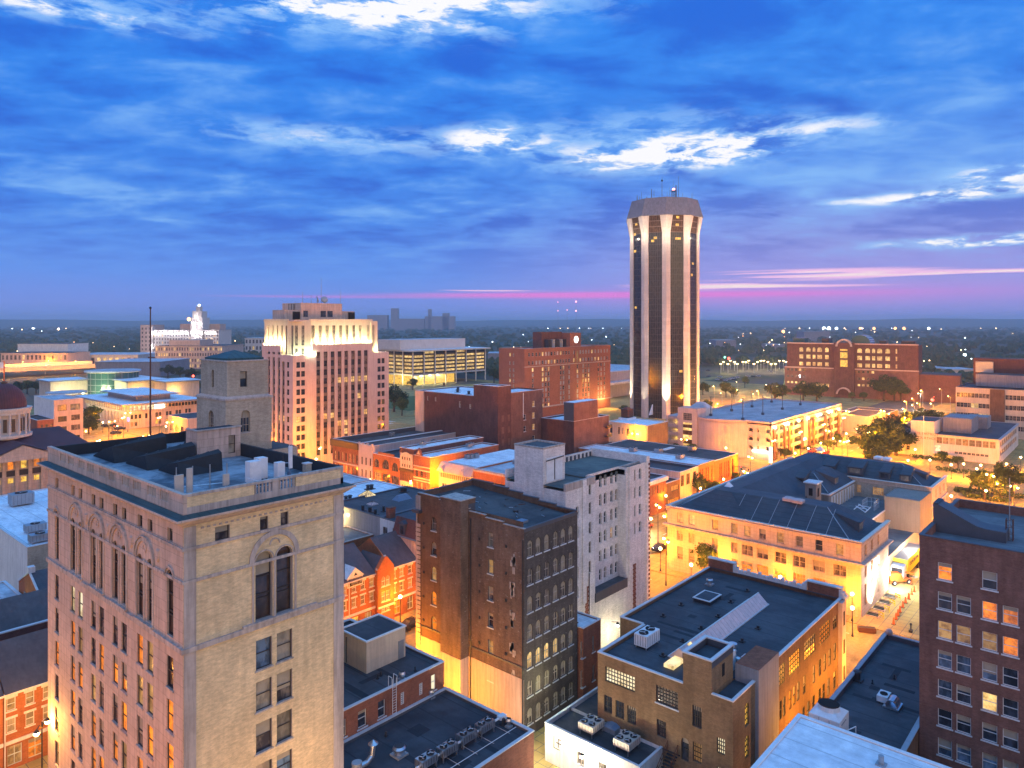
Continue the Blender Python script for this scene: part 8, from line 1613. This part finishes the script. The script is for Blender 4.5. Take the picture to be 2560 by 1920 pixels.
wall_light(57.25,63.5,4.5,1500,'amber wall lamp low in the alley beside the dark brick building',ax=1.6);wall_light(57.25,72,4.5,1500,'amber wall lamp at the street end of the alley',ax=1.6)
wall_light(60.9,51.5,4.0,450,'pale lamp in the gap by the low white building',(1,.9,.6));wall_light(61.0,44.0,4.2,700,'pale lamp facing the low white wall',(1,.92,.68),-.5)
for x in(84,94,102):wall_light(x,26.2,4.5,1700,'amber wall lamp in the narrow alley beside the ochre building',ax=0)
light(80.5,57.0,5.2,700,(1,.86,.5),.25);light(89,56.5,4.0,900,(1,.86,.5),.25);light(67.0,52.5,6.5,260,(.9,.9,.45),.25);light(112,24,7,6000,(1,.33,.01),.4)
light(24,88,7,2500,(1,.46,.085),.4);light(14,90,7,2500,(1,.46,.085),.4)
for k,(x,y)in enumerate(((10,52),(6,66),(2,80))):lamp('double',x,y,'twin headed lamp on the street below the limestone tower',1500,'lamps below the limestone tower')
for px,py in((1790,1010),(1850,1000),(1900,1000),(1960,1010),(2020,1025),(2080,1010),(1840,975),(2220,1035),(2260,1045),(2170,1080),(2400,1020),(1880,985)):
 x,y=AT(px,py,9.8)
 if not(252<x<336 and 98<y<142):lamp('arm',x,y,'tall street lamp on the open ground behind the garage',12000,'lamps behind the garage')
light(34,48,8,2600,(1,.62,.3),.4)
def tree_proto(seed,h,r,lf,conifer=False):
 rnd=random.Random(seed);e=empty('tree',0,0,0);m=MB();m.cyl(0,0,0,h*.5,r*.09,'bark',8,r2=r*.05)
 lobes=[]
 if conifer:
  for i in range(12):t=i/12;lobes.append((rnd.uniform(-.2,.2)*r,rnd.uniform(-.2,.2)*r,h*(.2+.75*t),r*(1.0-t*.85),h*.09))
 else:
  for i in range(13):
   a=rnd.uniform(0,6.28);q=rnd.uniform(.15,.72)*r;z=h*rnd.uniform(.42,.84);q*=1.15-abs(z/h-.58)*1.3
   lobes.append((q*math.cos(a),q*math.sin(a),z,r*rnd.uniform(.3,.48),r*rnd.uniform(.24,.38)))
  lobes.append((0,0,h*.82,r*.42,r*.4))
  for lb_ in lobes[:8]:m.tube((0,0,h*rnd.uniform(.25,.45)),lb_[:3],r*.035,'bark',5,r2=r*.012)
 m.build('trunk',e);m=MB();k1=m.k(lf)
 for(x,y,z,rr,rz_)in lobes:
  for _ in range(150 if not conifer else 110):
   u=rnd.uniform(-1,1);a=rnd.uniform(0,6.283);s_=rnd.random()**.3*rnd.uniform(.8,1.12);w_=math.sqrt(1-u*u)
   c=Vector((x+rr*s_*w_*math.cos(a),y+rr*s_*w_*math.sin(a),z+rz_*s_*u));n_=Vector((rnd.gauss(0,1),rnd.gauss(0,1),rnd.gauss(0,1))).normalized();t_=n_.orthogonal().normalized();b_=n_.cross(t_);L=r*rnd.uniform(.045,.1)
   m.face([c-t_*L,c+b_*L*.7,c+t_*L,c-b_*L*.7],lf)
 m.build('crown',e);KIDS[e.name]=[o for o in sc.objects if o.parent==e];return e
TP=[tree_proto(1,10,4.2,'leaf'),tree_proto(2,10,5.0,'leaf_dark'),tree_proto(3,10,3.6,'leaf'),tree_proto(4,10,3.0,'leaf_dark',True)];used_t=set();TN=0
def tree(px,py,h,label,k=None,group=None,wd=1.0):
 global TN
 x,y=AT(px,py,0);k=TN%3 if k is None else k;TN+=1
 e=TP[k]if k not in used_t else copy_tree(TP[k]);used_t.add(k);e.location=(x,y,.1);s_=h/10;e.scale=(s_*wd,s_*wd,s_);e.rotation_euler.z=random.uniform(0,6);tag(e,label,'tree',group);return e
for(px,py,h)in((2195,1132,13),(2232,1118,13),(2268,1100,12),(2172,1152,11),(2212,1160,11),(2300,1087,12),(2332,1072,9),(2195,1172,8),(2240,1140,12)):tree(px,py,h,'large dense street tree in the dark row left of the pale two storey office',1,'dark tree row by the wide street',1.15)
for px,py,h,lb_,k in((2355,1158,4.5,'small shrubby tree left of the office porch',0),(2395,1172,4.5,'small shrubby tree right of the office porch',2),(2462,1252,9,'leafy tree on the left of the round drive planting',0),(2500,1248,11,'taller pointed tree in the round drive planting',3),(2530,1240,9,'leafy tree on the right of the round drive planting',1),(1745,1250,7.5,'round lit tree before the small dark brick shop',1),(1790,1236,4,'tiny street tree before the orange shops, left',0),(1838,1212,4,'tiny street tree before the orange shops, right',2),(1768,1446,7.5,'spreading lit tree before the courthouse windows',0),(2092,1118,5.5,'small tree at the far end of the garage pavement',2),(2068,1127,4.5,'small tree in the garage planting strip',0),(1962,1150,4.5,'small tree beside the garage entrance',1),(1340,1232,12,'large dim tree behind the white brick building stair tower',1),(1372,1228,9,'smaller dim tree right of the white brick stair tower',0),(1690,1142,5,'small tree before the stair tower of the garage, left',1),(1732,1142,5,'small tree before the stair tower of the garage, right',0),(1522,1110,7,'lit tree at the corner of the low cream bank',2),(985,1030,15,'big green tree right of the art deco tower foot',1),(1005,1040,10,'green tree by the lawn behind the maroon warehouse',0),(1032,975,9,'lit round tree before the lobby of the lit office',0),(1060,960,8,'small round tree before the lit office lobby',2),(1235,958,12,'dark tree between the lit office and the hotel, left',1),(1255,955,12,'dark tree between the lit office and the hotel, right',1),(232,1076,12,'tree glowing yellow around a street lamp on the left',0),(222,1086,8,'smaller tree under the yellow lit tree',1),(420,945,12,'dark tree behind the museum, left of three',1),(450,950,12,'dark tree behind the museum, middle of three',0),(480,955,12,'dark tree behind the museum, right of three',1),(497,985,9,'bare looking tree beside the turret',2),(40,985,9,'dark tree behind the dome, left of three',1),(68,985,10,'dark tree behind the dome, middle of three',0),(90,985,9,'dark tree behind the dome, right of three',1),(1937,1010,13,'dark tree at the left front of the arched brick office',1),(1956,1003,11,'smaller lit tree at the left front of the arched brick office',0),(2008,1003,13,'tree before the left wing of the arched brick office',1),(2042,1008,13,'round dark tree before the arched entrance, left side',1),(2210,1003,17,'tall tree before the right wing of the arched brick office, left',1),(2236,1003,15,'tall tree before the right wing of the arched brick office, middle',0),(2252,1003,12,'tall tree before the right wing of the arched brick office, right',1),(2322,990,14,'dark tree at the far crossroads, taller one',1),(2342,992,12,'dark tree at the far crossroads, shorter one',0),(2296,990,9,'small tree between the arched office and the crossroads',2),(2130,1003,6,'small tree right of the arched entrance',2),(2160,1003,6,'small shrub tree before the right wing entrance lights',0),(1815,995,11,'leaning lit tree right of the faceted tower',0),(1834,993,6,'small round tree beside the leaning lit tree',1),(1862,970,9,'pale green tree in the far car park',2),(1757,988,9,'tree just right of the faceted tower foot',1),(1505,1085,7,'tree between hotel and faceted tower',0),(1765,1025,6,'dark tree behind the garage deck, left',1),(2385,1062,6,'bush like tree behind the pale office roof',1),(1560,1035,5,'small tree at the left foot of the faceted tower',0)):
 tree(px,py,h,lb_,k,wd=1.2 if h<7 else 1.05)
m=MB()
rnd=random.Random(5)
for(px,py,w_)in((2420,1185,26),(2330,1150,20),(2500,1240,22),(2395,1130,8),(2020,1125,14),(2060,1110,14),(2408,1232,6),(2465,1250,16)):
 cx_,cy_=AT(px,py,0)
 for _ in range(420):a=rnd.uniform(-1,1);c=Vector((cx_+rnd.uniform(-1.5,1.5),cy_-a*w_*.35,.2+rnd.random()*1.1));n_=Vector((rnd.gauss(0,1),rnd.gauss(0,1),rnd.gauss(0,1))).normalized();t_=n_.orthogonal();b_=n_.cross(t_);L=.22;m.face([c-t_*L,c+b_*L,c+t_*L,c-b_*L],'leaf')
tag(m.build('hedge'),'low clipped hedges and ground cover along the lit office drive','hedge',kind='stuff')
def lump(V,Fc,x,y,r,h,rnd,n=7,k=3):
 b=len(V);V.append((x,y,h))
 for i in range(1,k+1):
  t=math.pi*.56*i/k;
  for j in range(n):a=2*math.pi*j/n+i*.4;q=r*math.sin(t)*rnd.uniform(.72,1.2);V.append((x+q*math.cos(a),y+q*math.sin(a),max(.2,h*(.45+.55*math.cos(t))*rnd.uniform(.86,1.1))))
 for j in range(n):Fc.append((b,b+1+j,b+1+(j+1)%n))
 for i in range(k-1):
  o1,o2=b+1+i*n,b+1+(i+1)*n
  for j in range(n):q=(j+1)%n;Fc.append((o1+j,o2+j,o2+q,o1+q))
V,Fc=[],[];rnd=random.Random(9)
def open_at(x,y,px,dd):
 if dd<1020 and 1560<px<1985 and dd<760:return True
 if dd<640 and 900<px<1560:return True
 if dd<860 and px<620:return True
 if 560<dd<660 and px>2200:return True
 return False
cnt=0
while cnt<5200:
 dd=520*math.exp(rnd.random()*2.75);px=rnd.uniform(-160,2720);r=(px-1280)/F*dd;x,y=dd*CS+r*SN,dd*SN-r*CS
 if open_at(x,y,px,dd):continue
 if math.sin(x*.011+1)*math.sin(y*.013)>.55 and dd>700:continue
 cnt+=1;s_=1 if dd<1500 else 1+dd/2600;big=dd<1300
 for q in range(3 if big else 1):
  lump(V,Fc,x+rnd.uniform(-5,5)*big,y+rnd.uniform(-5,5)*big,rnd.uniform(3.6,6.5)*s_,rnd.uniform(7,14)*(1 if dd<2500 else 1.15),rnd,7 if big else 6,3 if big else 2)
me=bpy.data.meshes.new('far_trees');me.from_pydata(V,[],Fc);me.materials.append(MATS['far_leaf']);me.polygons.foreach_set('use_smooth',[False]*len(Fc));o=bpy.data.objects.new('far_woods',me);COL.objects.link(o);tag(o,'dark mass of far trees reaching the hazy horizon','woods',kind='stuff')
m=MB()
for i in range(60):
 a0,a1=R(YAW-62+i*2.1),R(YAW-62+(i+1)*2.1);h0,h1=[78+10*math.sin(k*.55)+5*math.sin(k*1.7+1)for k in(i,i+1)]
 for(r0,r1,g0,g1)in((8000,9500,0,1),(9500,11500,1,.4)):m.face([(r0*math.cos(a0),r0*math.sin(a0),g0*h0),(r0*math.cos(a1),r0*math.sin(a1),g0*h1),(r1*math.cos(a1),r1*math.sin(a1),g1*h1),(r1*math.cos(a0),r1*math.sin(a0),g1*h0)],'far_leaf')
structure('hills',m)
fm={}
def far_light(px,py,z,mt,rr,label='tiny distant light among the far trees',group='distant lights',name='distant_lamp'):
 dd=F*(H-z)/(py-HOR)if py>HOR+1.5 else 3500;dd=min(dd,4200);r=(px-1280)/F*dd;x,y=dd*CS+r*SN,dd*SN-r*CS;rad=round(rr*dd/F*1.15,1);key=(mt,rad)
 if key not in fm:m=MB();m.ball(0,0,0,max(rad,.15),mt,8);fm[key]=m.build(name,link=False).data
 o=bpy.data.objects.new(name,fm[key]);COL.objects.link(o);o.location=(x,y,z if py>HOR+1.5 else 50-(py-HOR)*dd/F);tag(o,label,'distant light',group);return x,y
rnd=random.Random(21)
for(a,q,ya,yb,n,mts)in((30,200,818,832,10,('far_glow','far_white')),(0,345,850,884,12,('far_glow','far_amber')),(480,660,850,880,10,('far_glow','far_white')),(970,1270,838,880,12,('far_white','far_glow')),(1282,1560,832,878,26,('far_white','far_glow','far_white')),(1285,1560,812,818,12,('far_glow','far_white')),(1756,1990,832,880,26,('far_glow','far_white','far_amber')),(1960,2300,812,850,22,('far_glow','far_white')),(2150,2560,820,905,26,('far_white','far_glow','far_glow')),(2290,2560,795,812,4,('far_glow',)),(1930,2120,790,812,5,('far_glow',))):
 for _ in range(n*2//3):py=rnd.uniform(ya,yb);far_light(rnd.uniform(a,q),max(py,812),13,rnd.choice(mts),rnd.uniform(.55,1.25))
for px,py,mt,rr,lb_ in((82,820,'far_white',2.2,'white distant lamp in the upper left woods'),(146,823,'far_glow',2.6,'warm distant lamp right of the white one in the upper left woods'),(1958,829,'far_amber',3.6,'orange distant lamp left of the arched brick office roof'),(2151,818,'far_amber',3.0,'leftmost of the four orange lamps beyond the arched brick office'),(2185,814,'far_amber',3.0,'second of the four orange lamps beyond the arched brick office'),(2238,817,'far_amber',3.0,'third of the four orange lamps beyond the arched brick office'),(2260,817,'far_amber',3.2,'rightmost of the four orange lamps beyond the arched brick office'),(2060,820,'far_white',4.0,'bright white works light above the arched brick office, left'),(2072,818,'far_white',4.2,'bright white works light above the arched brick office, middle'),(2091,811,'far_white',3.4,'bright white works light above the arched brick office, right'),(2322,819,'far_white',3.0,'white distant canopy light right of the arched brick office'),(2412,887,'far_white',3.2,'white filling station light at the far right'),(2437,905,'far_white',3.2,'white violet sign light at the far right'),(2532,905,'far_glow',4.0,'lit pale monument at the far right'),(1812,893,'green_glow',2.2,'greenish light in the trees beyond the far car park'),(1822,896,'red_glow',3.0,'red light in the trees beyond the far car park'),(2331,1000,'red_glow',3.2,'red traffic light glow at the far crossroads'),(2210,1055,'red_glow',1.6,'red signal at the top of the dark tree row'),(483,940,'red_glow',2.6,'pinkish lamp left of the turret')):
 far_light(px,py,12 if py<930 else 6,mt,rr,lb_,None)
for i,px in enumerate(range(560,640,9)):far_light(px,866+rnd.uniform(-5,7),9,'far_white' if i%2 else 'far_glow',rnd.uniform(1.2,2.4),'light in the bright lot right of the hospital','lights right of the hospital')
for px,hs_ in((1440,(754,777)),(1395,(755,777)),(1418,(775,))):
 x,y=2500*CS+(px-1280)/F*2500*SN,2500*SN-(px-1280)/F*2500*CS;zt_=50+(HOR-hs_[0])*2500/F;e=empty('radio_mast',x,y,0);tag(e,{1440:'right distant radio mast with two pink lights',1395:'left distant radio mast with two faint lights',1418:'short middle distant radio mast'}[px],'radio mast');m=MB();m.cyl(0,0,0,zt_,.8,'grey_metal',4,r2=.4);m.build('mast',e)
 for hpy in hs_:m=MB();m.ball(0,0,50+(HOR-hpy)*2500/F,2.6 if px==1440 else 1.6,'pink_glow',8);m.build('warning_light',e)
for i in range(20):
 px=1800+i*9.2+rnd.uniform(-3,3);py=rnd.choice((902,905,910));x,y=AT(px,py,9);m=None
 if i==0:e=empty('car_park_lamp',x,y,0);q=MB();q.cyl(0,0,0,9,.3,'grey_metal',6);q.build('pole',e);q=MB();q.box(-1.4,1.4,-.6,.6,8.8,9.4,'far_glow');q.build('lamp_head',e);KIDS[e.name]=[o for o in sc.objects if o.parent==e];CPL=e
 else:e=copy_tree(CPL)
 e.location=(x,y,0);tag(e,'tall lamp in the bright car park right of the faceted tower','street lamp','bright car park lamps');
 if i%2==0:light(x,y,8.2,16000,(1,.72,.3),.6)
for px,py in((1800,925),(1850,930),(1900,940),(1960,925),(1790,985),(1900,985)):x,y=AT(px,py+20,9);light(x,y,9,8000,(1,.75,.45),.6)
def car_proto(body):
 e=empty('parked_car',0,0,0);m=MB()
 m.hull([(-2.2,-.85,.3),(2.2,-.85,.3),(2.2,.85,.3),(-2.2,.85,.3)],[(-2.25,-.9,.75),(2.25,-.9,.7),(2.25,.9,.7),(-2.25,.9,.75)],body);m.hull([(-2.25,-.9,.751),(2.25,-.9,.701),(2.25,.9,.701),(-2.25,.9,.751)],[(-2.15,-.8,.98),(2.05,-.8,.88),(2.05,.8,.88),(-2.15,.8,.98)],body);m.hull([(-1.1,-.68,1.4),(.5,-.68,1.4),(.5,.68,1.4),(-1.1,.68,1.4)],[(-1.0,-.62,1.46),(.4,-.62,1.46),(.4,.62,1.46),(-1.0,.62,1.46)],body);m.build('body',e)
 m=MB();m.hull([(-1.8,-.78,.96),(1.2,-.78,.92),(1.2,.78,.92),(-1.8,.78,.96)],[(-1.1,-.68,1.4),(.5,-.68,1.4),(.5,.68,1.4),(-1.1,.68,1.4)],'glass');m.build('windows',e)
 for x in(-1.4,1.4):
  for s_ in(-.82,.82):m=MB();m.tube((x,s_-.1,.33),(x,s_+.1,.33),.33,'rubber',12);m.build('wheel',e)
 for s_ in(-.6,.6):m=MB();m.box(2.2,2.27,s_-.18,s_+.18,.5,.65,'frame_white');m.build('headlight',e)
 KIDS[e.name]=[o for o in sc.objects if o.parent==e];return e
P('car_red',(.35,.03,.02),.3,.2,.1);P('car_dark',(.03,.03,.035),.25,.3,.1);P('car_silver',(.5,.51,.53),.3,.6,.1)
CPS=[car_proto('car_dark'),car_proto('car_silver'),car_proto('car_red')];uc=set()
def car(x,y,rz,k,label,group=None):
 e=CPS[k]if k not in uc else copy_tree(CPS[k]);uc.add(k);e.location=(x,y,.18);e.rotation_euler.z=R(rz);tag(e,label,'car',group)
car(*AT(1031,1570,0),0,0,'dark car parked on the glowing side street beside the dark brick building')
cn=['black','silver','red']
for i,(px,py)in enumerate(((1793,951),(1799,951),(1806,952),(1813,953),(1822,950),(1830,948),(1836,951),(1843,945),(1800,944),(1771,943),(1870,942),(1884,944),(1896,942),(1770,928),(1925,930),(1990,935))):car(*AT(px,py,0),60+i*7%20,[1,0,0,1,1,1,0,1,1,0,1,0,1,0,1,0][i],'small parked car in the far car park right of the faceted tower','cars in the far car park')
for i,(px,py)in enumerate(((2375,985),(2368,990),(2362,995),(2384,978),(2045,1128),(2030,1132),(2160,1092),(2148,1086))):car(*AT(px,py,0),0,i%3,['black','silver','red'][i%3]+' car on the lit streets around the garage','cars on the lit streets around the garage')
for i,(x,y)in enumerate(((109,118),(109,131),(124,140),(124,62),(109,150),(124,112))):car(x,y,90,i%3,['black','silver','red'][i%3]+' car parked at the kerb of the main street','cars parked on the main street')
for i,x in enumerate((138,150,172,190,240,252,268,281,300,316,330,352,366)):car(x,(78.6,89.4)[i%2],0,i*5%3,['black','silver','red'][i*5%3]+' car at the kerb of the wide cross street','cars along the wide cross street')
for i,(px,py)in enumerate(((262,1068),(283,1067),(300,1075),(290,1086))):car(*AT(px,py,0),90 if i<2 else 10,0,'dark car on the lit crossroads before the library','cars on the library crossroads')
def signal(x,y,label,rz=0):
 e=empty('traffic_signal',x,y,.1,rz);tag(e,label,'traffic signal');m=MB();m.cyl(0,0,0,6.4,.12,'dark_metal',8);m.tube((0,0,6),(5,0,6.3),.08,'dark_metal');m.build('pole',e)
 for xx in(2.4,4.6):m=MB();m.box(xx-.18,xx+.18,-.18,.18,5.3,6.4,'dark_metal');m.build('signal_head',e);m=MB();m.ball(xx,-.2,6.15,.13,'red_glow',8);m.build('signal_light',e)
signal(127.2,75.6,'traffic signal arm at the corner of the courthouse left wing',180);signal(207,92.6,'traffic signal at the corner of the tall windowed orange building',-90);signal(*AT(2330,1020,0),'traffic signal mast at the far crossroads');signal(105.5,204,'traffic signal at the lit crossroads before the library',0);signal(*AT(272,1105,0),'tall dark traffic signal in front of the library corner',20)
hz_=bpy.data.materials.new('haze');hz_.use_nodes=True;t=NT(hz_.node_tree);t.n.clear();pv=t.new('ShaderNodeVolumePrincipled');pv.inputs['Color'].default_value=(.62,.82,1,1);pv.inputs['Density'].default_value=1.35e-4;pv.inputs['Anisotropy'].default_value=.0
ou=t.new('ShaderNodeOutputMaterial');t.l.new(pv.outputs[0],ou.inputs['Volume']);MATS['haze']=hz_
m=MB();m.box(-12500,12500,-12500,12500,-1,131,'haze');o=m.build('haze');o['kind']='stuff';o['label']='thin blue evening haze over the city'
